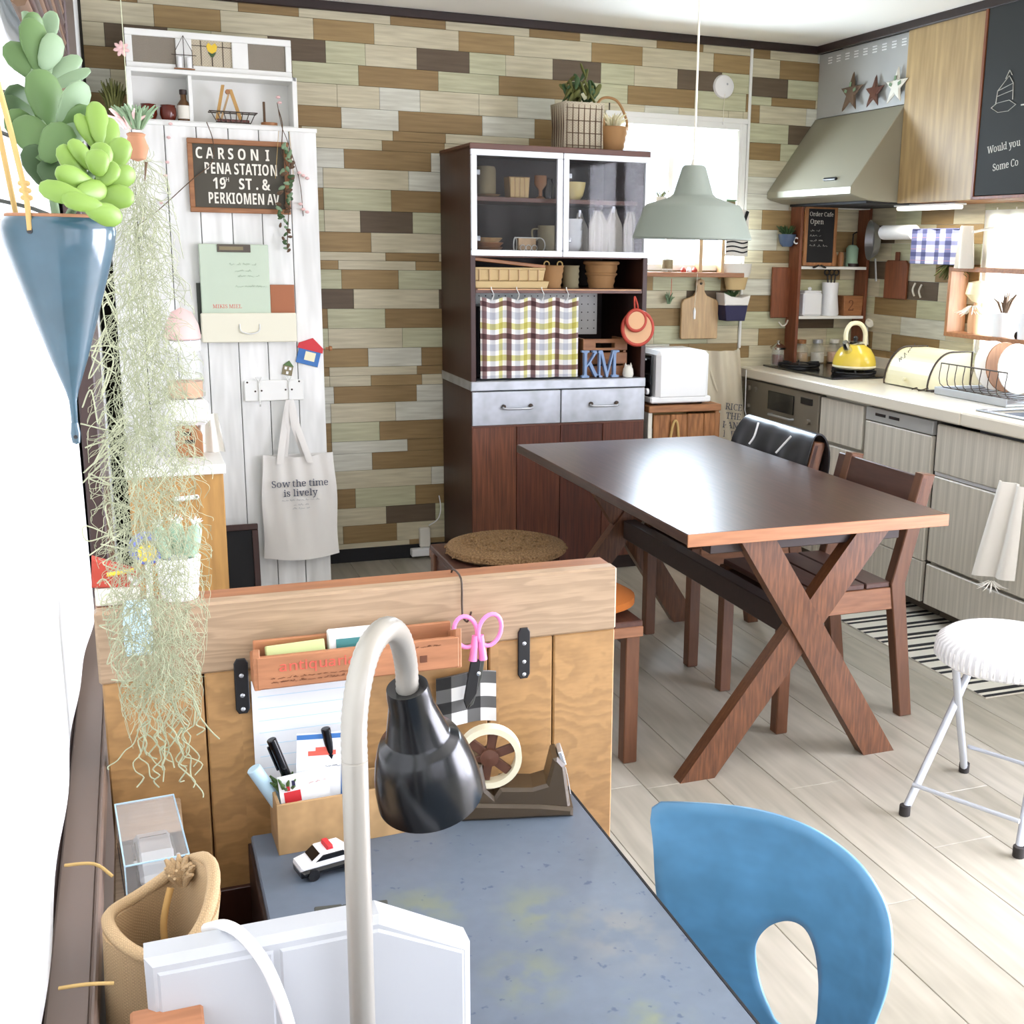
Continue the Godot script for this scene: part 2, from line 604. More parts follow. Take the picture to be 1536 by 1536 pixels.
	mat("leaf_dark", c8(58, 84, 46), 0.6)
	mat("leaf_olive", c8(96, 98, 44), 0.7)
	mat("cactus", c8(150, 178, 152), 0.8)
	mat("moss", c8(172, 176, 146), 0.85).backlight_enabled = true
	M.moss.backlight = Color(0.3, 0.32, 0.22)
	mat("twig", c8(96, 74, 54), 0.85)
	mat("rope", c8(196, 164, 104), 0.9)
	mat("terra", c8(164, 116, 84), 0.8)
	mat("flower", c8(240, 200, 196), 0.7)
	mat("jute", c8(190, 150, 90), 0.9)
	speck("glaze", c8(52, 86, 102), "soft", 14.0, 0.12)
	M.glaze.clearcoat_enabled = true
	M.glaze.clearcoat = 0.6
	mat("enamel_blue", c8(74, 92, 120), 0.25)
	var cb := speck("chair_blue", c8(92, 150, 190), "soft", 6.0, 0.38)
	cb.clearcoat_enabled = false
	mat("lamp_grey", c8(128, 136, 125), 0.45)
	mat("lamp_metal", c8(164, 160, 150), 0.36, 0.4)
	mat("lamp_black", c8(10, 14, 17), 0.22)
	mat("cord", c8(238, 232, 212), 0.5)
	mat("silver", c8(190, 194, 198), 0.3, 0.6)
	mat("stool_leg", c8(206, 212, 220), 0.25, 0.4)
	mat("rubber", c8(44, 40, 38), 0.7)
	var sc := mat("stool_cover", c8(242, 243, 245), 0.9)
	sc.albedo_texture = TX.stripe
	sc.uv1_scale = Vector3(14, 1, 1)
	mat("tape_body", c8(72, 60, 44), 0.3)
	mat("tape", c8(232, 226, 196), 0.35)
	mat("tape_core", c8(92, 56, 38), 0.5)
	mat("pink", c8(238, 142, 200), 0.4)
	mat("paper", c8(236, 240, 242), 0.8)
	mat("ink", c8(70, 74, 92), 0.8)
	mat("ink_red", c8(214, 96, 80), 0.8)
	mat("ink_brown", c8(104, 62, 40), 0.8)
	mat("sticky_green", c8(196, 206, 146), 0.8)
	mat("teal", c8(70, 134, 134), 0.6)
	mat("lightblue", c8(190, 222, 238), 0.6)
	mat("brown_jar", c8(92, 32, 18), 0.15)
	mat("amber", c8(92, 62, 30), 0.2)
	mat("wire", c8(70, 58, 48), 0.5, 0.4)
	mat("wire_white", c8(226, 226, 220), 0.4)
	mat("frame_brown", c8(58, 42, 38), 0.4)
	mat("frame_taupe", c8(116, 98, 86), 0.45)
	glass("glass", Color(0.95, 0.97, 0.97), 0.06)
	glass("glass_dark", Color(0.3, 0.3, 0.3), 0.1).metallic_specular = 0.24
	glass("jar_glass", Color(0.9, 0.93, 0.92), 0.14)
	glass("acrylic", Color(0.92, 0.94, 0.95), 0.1)
	var pb := speck("pebble_glass", c8(186, 176, 160), "speckle", 14.0, 0.15, 0.8)
	pb.metallic = 0.1
	for q in [["check", "check"], ["bluecheck", "bluecheck"], ["plaid", "plaid"]]:
		var m := mat(q[0], Color.WHITE, 0.95)
		m.albedo_texture = TX[q[1]]
	var lc := mat("lace", c8(250, 248, 240), 0.9)
	lc.backlight_enabled = true
	lc.backlight = Color(0.75, 0.75, 0.72)
	var cu := mat("curtain", c8(252, 252, 250), 0.9)
	cu.backlight_enabled = true
	cu.backlight = Color(0.8, 0.82, 0.82)
	mat("plastic_black", c8(30, 30, 34), 0.36)
	mat("pinklid", c8(226, 190, 184), 0.5)
	mat("blue_tin", c8(58, 74, 150), 0.25)
	mat("periwinkle", c8(112, 124, 204), 0.5)
	mat("sack", c8(200, 190, 166), 0.9)
	wood("burnt_board", c8(190, 130, 78), 1, 0.6, "grain2", 0.8, 7.0)
	leafmesh = lathe([[0, -0.5], [0.18, -0.46], [0.34, -0.3], [0.47, 0.0], [0.49, 0.15], [0.4, 0.36], [0.2, 0.48], [0, 0.5]], 14)
	# long axis along x
	leafmesh = joinm([[leafmesh, Vector3.ZERO, Vector3(0, 0, -90)]])

func _ready() -> void:
	# ---------- camera ----------
	var cam := Camera3D.new()
	cam.name = "camera"
	add_child(cam)
	cam.transform = Transform3D(Basis(Vector3(0.928616, 0.018529, 0.370579), Vector3(0.065128, 0.975107, -0.211957), Vector3(-0.365282, 0.220961, 0.904293)).orthonormalized(), Vector3(-3.1952, 1.4312, 5.2406))
	cam.projection = Camera3D.PROJECTION_FRUSTUM
	cam.near = 0.03
	cam.far = 200.0
	cam.size = 0.03 * 1536.0 / 1753.0
	cam.frustum_offset = Vector2(-(907.2 - 768.0) / 1753.0 * 0.03, 0.0)
	cam.current = true
	# ---------- sky, daylight, exposure ----------
	var we := WorldEnvironment.new()
	we.name = "environment"
	var env := Environment.new()
	var sky := Sky.new()
	var sm := ProceduralSkyMaterial.new()
	sm.sky_top_color = c8(206, 222, 242)
	sm.sky_horizon_color = c8(232, 240, 250)
	sm.ground_horizon_color = c8(224, 230, 236)
	sm.ground_bottom_color = c8(170, 168, 160)
	sm.sun_angle_max = 1.0
	sky.sky_material = sm
	env.background_mode = Environment.BG_SKY
	env.sky = sky
	env.background_energy_multiplier = 2.5
	env.tonemap_mode = Environment.TONE_MAPPER_LINEAR
	env.tonemap_exposure = 0.68
	env.sdfgi_enabled = true
	env.ssao_enabled = true
	env.ssil_enabled = true
	we.environment = env
	add_child(we)
	# daylight through the windows
	area("daylight_garden_door", Vector3(-1.5, 1.1, 7.5), Vector3(0, 0, 0), Vector2(2.4, 2.1), 8.0, Color(0.94, 0.94, 1.0))
	area("daylight_side_door", Vector3(0.62, 1.1, 4.4), Vector3(0, 90, 0), Vector2(2.6, 2.1), 66.0, Color(0.94, 0.94, 1.0))
	area("daylight_desk_window", Vector3(-3.62, 1.5, 4.4), Vector3(0, -90, 0), Vector2(2.2, 1.3), 0.5, Color(0.92, 0.95, 1.0))
	area("daylight_sink_window", Vector3(0.62, 1.3, 1.6), Vector3(0, 90, 0), Vector2(1.3, 0.62), 14.0, Color(0.88, 0.94, 1.0))
	area("daylight_back_window", Vector3(-0.74, 1.7, -0.3), Vector3(0, 180, 0), Vector2(0.66, 0.66), 15.0, Color(0.86, 0.93, 1.0))

	materials()
	setting()
	back_wall()
	hutch()
	kitchen()
	dining()
	tall_cabinet()
	desk_corner()
	hanging_plants()

func area(n: String, pos: Vector3, rot: Vector3, size: Vector2, e: float, c: Color) -> void:
	var a := AreaLight3D.new()
	a.name = n
	a.area_size = size
	a.light_energy = e
	a.light_color = c
	a.shadow_enabled = true
	a.area_range = 14.0
	add_child(a)
	a.position = pos
	a.rotation_degrees = rot

const ROWS := [2.41, 2.331, 2.248, 2.160, 2.078, 1.987, 1.903, 1.862, 1.819, 1.739, 1.656, 1.565, 1.474, 1.390, 1.354, 1.315, 1.232, 1.147, 1.062, 0.974, 0.892, 0.853, 0.806, 0.731, 0.644, 0.558, 0.503, 0.424, 0.341, 0.250, 0.168, 0.085, 0.045, 0.0]
# joints of each course over one repeat of 0.617 m: colour, start
const COURSES := [
	["brown", -2.098, "cream", -1.859], ["tan", -2.419, "cream", -2.168], ["dark", -1.987, "green", -1.755, "cream", -1.59],
	["brown", -2.238, "green", -1.894], ["cream", -2.33, "white", -2.151, "cream", -1.976], ["white", -2.315, "brown", -2.071],
	["brown", -2.097, "cream", -1.864], ["brown", -2.145, "cream", -1.87], ["brown", -2.309, "white", -1.931], ["cream", -2.4, "white", -2.032],
	["green", -2.4, "brown", -2.11], ["cream", -2.4, "dark", -2.247, "green", -2.017], ["tan", -2.47, "cream", -2.202], ["brown", -2.14, "cream", -1.9],
	["tan", -2.007, "cream", -1.73], ["tan", -2.335, "green", -2.085], ["dark", -2.52, "cream", -2.285], ["green", -2.4, "brown", -2.148],
	["cream", -2.4, "green", -2.073], ["tan", -2.5, "white", -2.228, "brown", -1.987], ["cream", -2.4, "brown", -2.009], ["cream", -2.4, "tan", -2.218, "cream", -1.987],
	["brown", -2.384, "white", -2.012], ["cream", -2.4, "white", -2.11], ["green", -2.4, "brown", -2.185], ["white", -2.4, "brown", -2.059],
	["white", -2.43, "brown", -2.222], ["cream", -2.5, "white", -1.949], ["brown", -2.42, "green", -2.302, "brown", -2.026], ["cream", -2.4, "dark", -2.164, "green", -1.933],
	["brown", -2.363, "cream", -2.116], ["cream", -2.4, "tan", -2.058], ["cream", -2.4]]

func plank(par: Node3D, col: String, x0: float, x1: float, y0: float, y1: float, side := false) -> void:
	var w := x1 - x0
	var h := y1 - y0
	if w < 0.012 or h < 0.008: return
	if side: W(par, "plank", bx(0.005, h - 0.0012, w - 0.0012, 0.0006), "plankr_" + col, Vector3(0.3085, (y0 + y1) / 2, (x0 + x1) / 2))
	else: W(par, "plank", bx(w - 0.0012, h - 0.0012, 0.005, 0.0006), "plank_" + col, Vector3((x0 + x1) / 2, (y0 + y1) / 2, -0.0025))

# planks of one course from a to b, leaving out the rectangle of a window
func course(par: Node3D, col: String, a: float, b: float, y0: float, y1: float, hole: Array, side := false) -> void:
	if hole[2] < y1 - 0.001 and hole[3] > y0 + 0.001 and a < hole[1] and b > hole[0]:
		if y1 > hole[3] + 0.008: plank(par, col, maxf(a, hole[0]), minf(b, hole[1]), hole[3], y1, side)
		if y0 < hole[2] - 0.008: plank(par, col, maxf(a, hole[0]), minf(b, hole[1]), y0, hole[2], side)
		if a < hole[0]: plank(par, col, a, hole[0], y0, y1, side)
		if b > hole[1]: plank(par, col, hole[1], b, y0, y1, side)
	else:
		plank(par, col, a, b, y0, y1, side)

func setting() -> void:
	# floor of long boards
	var fl := S("floor", bx(4.4, 0.1, 8.0, 0.0), "gap", Vector3(-1.5, -0.054, 3.45))
	rng.seed = 11
	var k := 0
	var x := -3.42
	while x < 0.45:
		var z := -0.05
		var ln := rng.randf_range(0.6, 1.8)
		while z < 7.3:
			var z1 := minf(z + ln, 7.35)
			W(fl, "floor_board", bx(0.1785, 0.006, z1 - z - 0.0015, 0.001), "floor%d" % rng.randi_range(0, 3), Vector3(x + 0.09, -0.003, (z + z1) / 2))
			z = z1
			ln = 1.82
		x += 0.18
		k += 1
	S("ceiling", bx(4.6, 0.12, 8.2, 0.0), "ceiling", Vector3(-1.5, 2.46, 3.45))
	# back wall with a small window, covered in short planks of mixed tones
	var wb := S("wall_back", boxes([[-2.275, 1.2, -0.085, 2.37, 2.6, 0.16], [0.05, 1.2, -0.085, 0.9, 2.6, 0.16], [-0.745, 2.26, -0.085, 0.69, 0.48, 0.16], [-0.745, 0.62, -0.085, 0.69, 1.42, 0.16]], 0.0), "gap")
	var hole := [-1.09, -0.40, 1.33, 2.02]
	for r in COURSES.size():
		var y1: float = ROWS[r]
		var y0: float = ROWS[r + 1]
		var c: Array = COURSES[r]
		var list := []
		for rep in [-3, -2, -1, 0, 1, 2, 3, 4]:
			for i in range(0, c.size(), 2): list.append([c[i], c[i + 1] + 0.617 * rep])
		for i in list.size() - 1:
			var a: float = maxf(list[i][1], -3.30)
			var b: float = minf(list[i + 1][1], -0.365)
			if b <= a or (b < -2.5 and y1 < 1.85) or (a > -1.88 and b < -1.12 and y1 < 1.8): continue
			course(wb, list[i][0], a, b, y0, y1, hole)
	# the last sheet before the corner starts its own pattern
	var right := [[2.41, 2.325, ["brown", -0.365, "cream", -0.266, "white", 0.0]], [2.325, 2.24, ["cream", -0.365, "brown", -0.21, "cream", 0.05]], [2.24, 2.153, ["dark", -0.365, "green", -0.161, "cream", 0.1]],
		[2.153, 2.113, ["green", -0.365, "brown", -0.248, "cream", 0.0]], [2.113, 2.03, ["brown", -0.365, "cream", -0.31, "white", -0.05]], [2.03, 1.94, ["green", -0.365, "dark", -0.145, "cream", 0.1]],
		[1.94, 1.86, ["brown", -0.365, "green", -0.185, "cream", 0.08]], [1.86, 1.78, ["cream", -0.365, "white", -0.1]], [1.78, 1.70, ["white", -0.365, "cream", -0.2]], [1.70, 1.625, ["white", -0.365, "cream", -0.12]],
		[1.625, 1.53, ["cream", -0.365, "tan", -0.27, "cream", -0.02]], [1.53, 1.43, ["white", -0.365, "cream", -0.18, "brown", 0.1]], [1.43, 1.37, ["cream", -0.365, "brown", -0.255, "cream", 0.0]], [1.37, 1.29, ["cream", -0.365, "brown", -0.06, "cream", 0.2]],
		[1.29, 1.21, ["white", -0.365, "green", -0.2]], [1.21, 1.13, ["brown", -0.365, "cream", -0.19, "white", 0.06]], [1.13, 1.045, ["green", -0.365, "dark", -0.06, "cream", 0.18]], [1.045, 0.96, ["cream", -0.365, "brown", -0.26, "cream", -0.05, "green", 0.14]],
		[0.96, 0.90, ["brown", -0.365, "cream", -0.31]], [0.90, 0.82, ["cream", -0.365, "tan", -0.1]]]
	for r in right:
		var c2: Array = r[2]
		for i in range(0, c2.size(), 2):
			course(wb, c2[i], c2[i + 1], c2[i + 3] if i + 3 < c2.size() else 0.31, r[1], r[0], hole)
	W(wb, "plank", bx(0.67, 0.8, 0.004, 0.0), "plank_cream", Vector3(-0.03, 0.41, -0.003))
	# right wall: kitchen window, then a wide garden window further along
	S("wall_right", boxes([[0.39, 1.2, 0.395, 0.16, 2.6, 1.11], [0.39, 1.2, 2.7, 0.16, 2.6, 0.8], [0.39, 1.2, 6.6, 0.16, 2.6, 1.8], [0.39, 0.46, 1.62, 0.16, 1.08, 1.36], [0.39, 2.06, 1.62, 0.16, 0.88, 1.36], [0.39, 2.32, 4.4, 0.16, 0.36, 2.6], [0.39, -0.02, 4.4, 0.16, 0.06, 2.6]], 0.0), "white_wall")
	var wr := get_node("wall_right")
	rng.seed = 5
	var tones := ["cream", "green", "cream", "white", "brown", "tan", "green", "cream"]
	var fixed := {7: ["brown", 0.0, "cream", 0.17, "brown", 0.33, "cream", 0.71], 5: ["green", 0.0, "brown", 0.167, "green", 0.515, "brown", 0.81], 6: ["cream", 0.0, "white", 0.4, "cream", 0.75], 4: ["cream", 0.0, "green", 0.2, "dark", 0.43, "cream", 0.67], 3: ["dark", 0.0, "cream", 0.3, "brown", 0.64], 0: ["cream", 0.0, "green", 0.3, "brown", 0.5, "cream", 0.74], 1: ["green", 0.0, "dark", 0.12, "cream", 0.3, "tan", 0.62], 2: ["cream", 0.0, "green", 0.28, "brown", 0.5, "green", 0.7], 8: ["tan", 0.0, "brown", 0.3, "cream", 0.62]}
	var whole := [0.95, 2.30, 1.0, 1.62]
	for r in 9:
		var y1b := 1.65 - r * 0.0875
		var f: Array = fixed[r].duplicate()
		var zz := 0.95
		while zz < 2.6:
			f.append(tones[rng.randi() % tones.size()])
			f.append(zz)
			zz += rng.randf_range(0.24, 0.4)
		for i in range(0, f.size(), 2):
			course(wr, f[i], f[i + 1], f[i + 3] if i + 3 < f.size() else 2.8, y1b - 0.0875, y1b, whole, true)
	# left wall with the wide window over the desk
	S("wall_left", boxes([[-3.39, 1.2, 1.49, 0.16, 2.6, 3.3], [-3.39, 1.2, 6.5, 0.16, 2.6, 1.9], [-3.39, 0.37, 4.35, 0.16, 0.86, 2.5], [-3.39, 2.3, 4.35, 0.16, 0.4, 2.5]], 0.0), "white_wall")
	S("wall_front", boxes([[-3.0, 1.2, 7.3, 0.8, 2.6, 0.16], [-0.05, 1.2, 7.3, 0.9, 2.6, 0.16], [-1.55, 2.32, 7.3, 2.2, 0.36, 0.16]], 0.0), "white_wall")
	# dark cornice and skirting
	S("trim_1", bx(3.7, 0.036, 0.022, 0.003), "trim", Vector3(-1.48, 2.382, 0.011))
	S("trim_2", bx(0.022, 0.036, 3.6, 0.003), "trim", Vector3(-0.012, 2.382, 1.8))
	S("baseboard_back", bx(3.0, 0.062, 0.012, 0.002), "black_matt", Vector3(-1.85, 0.031, 0.006))
	# small window in the back wall
	var w1 := S("window_1", boxes([[-1.083, 1.675, -0.04, 0.03, 0.72, 0.1], [-0.407, 1.675, -0.04, 0.03, 0.72, 0.1], [-0.745, 2.008, -0.04, 0.65, 0.03, 0.1], [-0.745, 1.343, -0.04, 0.65, 0.03, 0.1]], 0.002), "white_paint")
	W(w1, "casing", boxes([[-0.745, 2.033, 0.004, 0.74, 0.024, 0.014], [-0.393, 1.668, 0.004, 0.026, 0.704, 0.014], [-1.102, 1.668, 0.004, 0.026, 0.704, 0.014]], 0.002), "white_paint", Vector3.ZERO)
	W(w1, "sash", boxes([[-0.745, 1.675, -0.07, 0.028, 0.64, 0.02], [-0.745, 1.98, -0.07, 0.64, 0.024, 0.02], [-0.745, 1.37, -0.07, 0.64, 0.024, 0.02]], 0.002), "white_paint", Vector3.ZERO)
	W(w1, "pane", bx(0.65, 0.64, 0.004, 0.0), "glass", Vector3(-0.745, 1.675, -0.08))
	# kitchen window over the sink
	var w2 := S("window_2", boxes([[0.36, 1.31, 0.963, 0.08, 0.62, 0.026], [0.36, 1.31, 2.287, 0.08, 0.62, 0.026], [0.36, 1.607, 1.625, 0.08, 0.026, 1.3], [0.36, 1.013, 1.625, 0.08, 0.026, 1.3]], 0.002), "white_paint")
	W(w2, "sash", boxes([[0.4, 1.31, 1.62, 0.02, 0.58, 0.04], [0.4, 1.31, 1.0, 0.02, 0.58, 0.03], [0.4, 1.31, 2.25, 0.02, 0.58, 0.03]], 0.002), "white_paint", Vector3.ZERO)
	W(w2, "pane", bx(0.004, 0.58, 1.28, 0.0), "glass", Vector3(0.42, 1.31, 1.625))
	# wide brown framed window on the left, seen along its length
	var w3 := S("window_3", boxes([[-3.385, 1.45, 3.13, 0.17, 1.36, 0.03], [-3.385, 1.45, 5.57, 0.17, 1.36, 0.03], [-3.385, 2.115, 4.35, 0.17, 0.03, 2.42], [-3.385, 0.787, 4.35, 0.17, 0.03, 2.42]], 0.002), "frame_brown")
	W(w3, "sash", boxes([[-3.37, 1.45, 3.17, 0.03, 1.28, 0.05], [-3.37, 1.45, 4.35, 0.03, 1.28, 0.05], [-3.37, 1.45, 5.52, 0.03, 1.28, 0.05], [-3.37, 0.83, 4.35, 0.03, 0.05, 2.36]], 0.002), "frame_taupe", Vector3.ZERO)
	W(w3, "pane", bx(0.004, 1.28, 2.34, 0.0), "glass", Vector3(-3.375, 1.45, 4.35))
	W(w3, "sill_rail", boxes([[-3.282, 0.795, 4.3, 0.035, 0.02, 2.5], [-3.262, 0.795, 4.3, 0.006, 0.03, 2.5]], 0.002), "frame_taupe", Vector3.ZERO)
	W(w3, "under_board", boxes([[-3.29, 0.39, 4.2, 0.024, 0.78, 2.7]], 0.002), "frame_brown", Vector3.ZERO)  # added dark board, its brown stands in for the shaded gap below the sill
	S("trim_3", boxes([[-3.284, 1.2, 2.55, 0.032, 2.38, 0.5]], 0.003), "frame_brown")
	# garden doors behind the camera
	var d1 := S("door_1", boxes([[-2.62, 1.07, 7.27, 0.06, 2.14, 0.06], [-0.48, 1.07, 7.27, 0.06, 2.14, 0.06], [-1.55, 1.07, 7.27, 0.06, 2.14, 0.06], [-1.55, 2.11, 7.27, 2.2, 0.06, 0.06], [-1.55, 0.02, 7.27, 2.2, 0.04, 0.06]], 0.002), "frame_brown")
	W(d1, "pane", bx(2.1, 2.06, 0.004, 0.0), "glass", Vector3(-1.55, 1.07, 7.28))
	var d2 := S("door_2", boxes([[0.37, 1.07, 3.13, 0.06, 2.14, 0.06], [0.37, 1.07, 5.67, 0.06, 2.14, 0.06], [0.37, 1.07, 4.4, 0.06, 2.14, 0.06], [0.37, 2.11, 4.4, 0.06, 0.06, 2.6], [0.37, 0.03, 4.4, 0.06, 0.04, 2.6]], 0.002), "frame_brown")
	W(d2, "pane", bx(0.004, 2.06, 2.5, 0.0), "glass", Vector3(0.38, 1.07, 4.4))
	O("lace_curtain", "white lace curtain along the bright desk window at left", "curtain", sheet(func(a, b): return Vector3(-3.296 + 0.0022 * sin(a * 44.0) + 0.012 * exp(-pow((a - 0.05) * 12.0, 2)) * (1.0 - b), 2.12 - 1.28 * (1.0 - b), 3.2 + a * 2.3), 90, 6, 0.002), "curtain")

func back_wall() -> void:
	# lace valance, shelf and little things on the window
	O("lace_valance", "white lace valance with pointed hem across the small back window", "curtain", sheet(func(a, b): return Vector3(-1.07 + 0.65 * a, 1.99 - b * (0.05 + 0.018 * absf(sin(a * 40.0)) + (0.25 * smoothstep(0.93, 1.0, a))), -0.012 + 0.006 * sin(a * 90.0)), 80, 5, 0.001), "lace")
	var sh := T("window_shelf", "narrow wooden shelf along the bottom of the small back window", "shelf", Vector3(-0.7, 1.29, 0.0))
	P(sh, "board", bx(0.66, 0.022, 0.1, 0.002), "oak_h", Vector3(-0.04, 0.02, 0.052))
	P(sh, "upright", bx(0.018, 0.28, 0.05, 0.002), "birch", Vector3(0.07, 0.17, 0.04))
	P(sh, "upright", bx(0.018, 0.28, 0.05, 0.002), "birch", Vector3(0.19, 0.17, 0.04))
	P(sh, "rail", bx(0.66, 0.014, 0.05, 0.002), "birch", Vector3(-0.04, 0.31, 0.04))
	var b := T("glass_bottle", "stubby clear bottle with grey label on the window shelf", "bottle", Vector3(-0.80, 1.3215, 0.05))
	P(b, "body", lathe([[0, 0], [0.024, 0], [0.026, 0.004], [0.026, 0.07], [0.012, 0.09], [0.012, 0.105], [0, 0.105]]), "jar_glass")
	P(b, "label", lathe([[0.0262, 0.015], [0.0266, 0.016], [0.0266, 0.055], [0.0262, 0.056]]), "wicker_grey")
	var rp := T("toy_bunting", "row of tiny red trinkets on the window shelf", "ornament", Vector3(-0.69, 1.3215, 0.06))
	for i in 3: P(rp, "trinket", lathe([[0, 0], [0.012, 0], [0.014, 0.01], [0.006, 0.022], [0, 0.024]], 10), "red_rim" if i != 1 else "white", Vector3(i * 0.03 - 0.03, 0, 0))
	var p1 := T("window_pot", "small cream pot of dry flowers left on the window rail", "pot", Vector3(-0.84, 1.6075, 0.04))
	P(p1, "pot", lathe([[0, 0], [0.022, 0], [0.03, 0.06], [0.026, 0.06], [0.02, 0.01], [0, 0.01]]), "offwhite")
	P(p1, "dry_flowers", tuft(18, 0.03, 0.035, 3, 0.0016), "leaf_olive", Vector3(0, 0.055, 0))
	var p2 := T("window_tin", "little square grey tin right on the window rail", "tin", Vector3(-0.475, 1.6075, 0.04))
	P(p2, "body", bx(0.05, 0.05, 0.04, 0.003), "wicker_grey", Vector3(0, 0.025, 0))
	P(p2, "lid", bx(0.054, 0.01, 0.044, 0.002), "leaf_grey", Vector3(0, 0.055, 0))
	# round fan switch with cord, and the white wire cover
	var fs := T("pull_switch", "round white ventilation cap with pull cord on the plank wall", "vent", Vector3(-0.512, 2.185, 0.0))
	P(fs, "cap", lathe([[0, 0.022], [0.03, 0.021], [0.05, 0.012], [0.055, 0.0], [0, 0.0]]), "white", Vector3.ZERO, Vector3(90, 0, 0))
	P(fs, "screw", lathe([[0, 0.004], [0.004, 0.003], [0.005, 0]], 10), "silver", Vector3(0.01, 0.01, 0.021), Vector3(90, 0, 0))
	P(fs, "pull_cord", tube([v(0, -0.03, 0.018), v(0, -0.10, 0.012), v(0, -0.16, 0.012)], 0.0012, 5), "cord")
	P(fs, "toggle", lathe([[0, 0], [0.004, 0.002], [0.004, 0.012], [0, 0.014]], 8), "white", Vector3(0, -0.174, 0.012))
	O("cable_cover", "thin white vertical cable cover beside the small back window", "cable cover", bx(0.014, 1.42, 0.012, 0.003), "white_paint", Vector3(-0.37, 1.66, 0.006))
	# plastic socket and plug by the floor
	var so := T("wall_socket", "pinkish white plug and cable low on the plank wall beside the hutch", "socket", Vector3(-1.99, 0.05, 0.0))
	P(so, "plate", bx(0.05, 0.09, 0.03, 0.004), "offwhite", Vector3(0, 0.045, 0.015))
	P(so, "adapter", bx(0.1, 0.035, 0.04, 0.004), "white", Vector3(-0.02, -0.02, 0.034))
	P(so, "cable", tube(smooth([v(0.02, 0.1, 0.02), v(0.06, 0.13, 0.03), v(0.075, 0.18, 0.03), v(0.07, 0.24, 0.02)], 5), 0.003, 6), "white")
	# bread board hung from the shelf
	var bo := T("bread_board", "pale wooden bread board with round handle hanging under the window shelf", "chopping board", Vector3(-0.612, 1.0, 0.03))
	var out := [[-0.095, 0.0], [0.095, 0.0], [0.1, 0.005], [0.1, 0.17], [0.09, 0.19], [0.06, 0.2], [0.035, 0.21], [0.022, 0.23], [0.02, 0.25], [0.024, 0.265], [0.018, 0.283], [0.0, 0.29], [-0.018, 0.283], [-0.024, 0.265], [-0.02, 0.25], [-0.022, 0.23], [-0.035, 0.21], [-0.06, 0.2], [-0.09, 0.19], [-0.1, 0.17], [-0.1, 0.005]]
	P(bo, "board", prism(out, 0.018, 0.003), "birch", Vector3(0, 0, 0))
	P(bo, "hole", lathe([[0, 0], [0.007, 0], [0.007, 0.002], [0, 0.002]], 14), "gap", Vector3(0, 0.268, 0.0085), Vector3(90, 0, 0))
	P(bo, "hanging_loop", tube(smooth([v(0, 0.27, 0.01), v(-0.005, 0.3, 0.012), v(0, 0.318, 0.014)], 4), 0.0015, 5), "rope")
	var pc := T("light_pull", "white light cord with a long white pull hanging before the bread board", "cord", Vector3(-0.68, 1.12, 0.115))
	P(pc, "cord", tube([v(0.015, 0.195, -0.01), v(0.0, 0.035, 0.0)], 0.0012, 5), "cord")
	P(pc, "pull", lathe([[0, -0.02], [0.006, -0.018], [0.007, 0.02], [0.003, 0.036], [0, 0.037]], 12), "white")
	var dh := T("dried_sprig", "small dried sprig hung by a red ribbon under the window shelf", "dried flowers", Vector3(-0.775, 1.2, 0.03))
	P(dh, "stem", tube([v(0, 0.09, 0.02), v(0.004, 0.03, 0.01), v(0, -0.02, 0)], 0.0015, 5), "ink_red")
	P(dh, "leaves", tuft(16, 0.025, 0.06, 8, 0.003), "leaf_grey", Vector3(-0.005, -0.03, 0))
	# hanging pockets
	var hp := T("striped_bag", "striped cream and black cloth bag hung at the window edge", "bag", Vector3(-0.44, 1.40, 0.045))
	P(hp, "body", sheet(func(a, b): return Vector3(-0.06 + 0.12 * a, 0.22 * b, 0.02 + 0.022 * sin(a * PI) * (1.2 - b)), 10, 8, 0.004), "linen")
	for i in 4: P(hp, "stripe", sheet(func(a, b): return Vector3(-0.058 + 0.116 * a, 0.018 + i * 0.022 + 0.007 * b + 0.004 * sin(a * 7.0), 0.0245 + 0.022 * sin(a * PI) * (1.1 - i * 0.1)), 10, 1, 0.001), "black_matt")
	P(hp, "stripe", bx(0.016, 0.05, 0.002, 0.0), "black_matt", Vector3(-0.02, 0.19, 0.032), Vector3(0, 0, -20))
	P(hp, "stripe", bx(0.016, 0.05, 0.002, 0.0), "black_matt", Vector3(0.04, 0.19, 0.03), Vector3(0, 0, -20))
	var h2 := T("wicker_pocket", "hanging wicker wall pocket lined with white cloth above the navy planter", "basket", Vector3(-0.43, 1.24, 0.005))
	P(h2, "basket", lathe([[0, 0], [0.05, 0], [0.072, 0.09], [0.066, 0.09], [0.046, 0.008], [0, 0.008]], 20, 1.0, 0.6), "wicker_pale", Vector3(0, 0, 0.048))
	P(h2, "cloth_lining", lathe([[0.066, 0.06], [0.075, 0.08], [0.08, 0.125], [0.07, 0.12], [0.064, 0.085]], 20, 1.0, 0.6), "linen", Vector3(0, 0, 0.049))
	P(h2, "hanging_loop", tube(smooth([v(-0.05, 0.1, 0.01), v(-0.07, 0.05, 0.01), v(-0.075, 0.14, 0.01), v(-0.02, 0.18, 0.012)], 5), 0.005, 6), "rope")
	var h3 := T("navy_planter", "square navy and cream hanging planter with a small green plant", "planter", Vector3(-0.445, 1.09, 0.005))
	P(h3, "lower_band", prism([[-0.05, 0], [0.05, 0], [0.064, 0.075], [-0.064, 0.075]], 0.09, 0.004), "navy", Vector3(0, 0, 0.05))
	P(h3, "upper_band", prism([[-0.064, 0.075], [0.064, 0.075], [0.076, 0.125], [0.03, 0.112], [-0.03, 0.118], [-0.07, 0.135]], 0.094, 0.004), "canvas", Vector3(0, 0, 0.05))
	P(h3, "plant", tuft(30, 0.035, 0.04, 5, 0.003), "leaf_dark", Vector3(0, 0.11, 0.05))
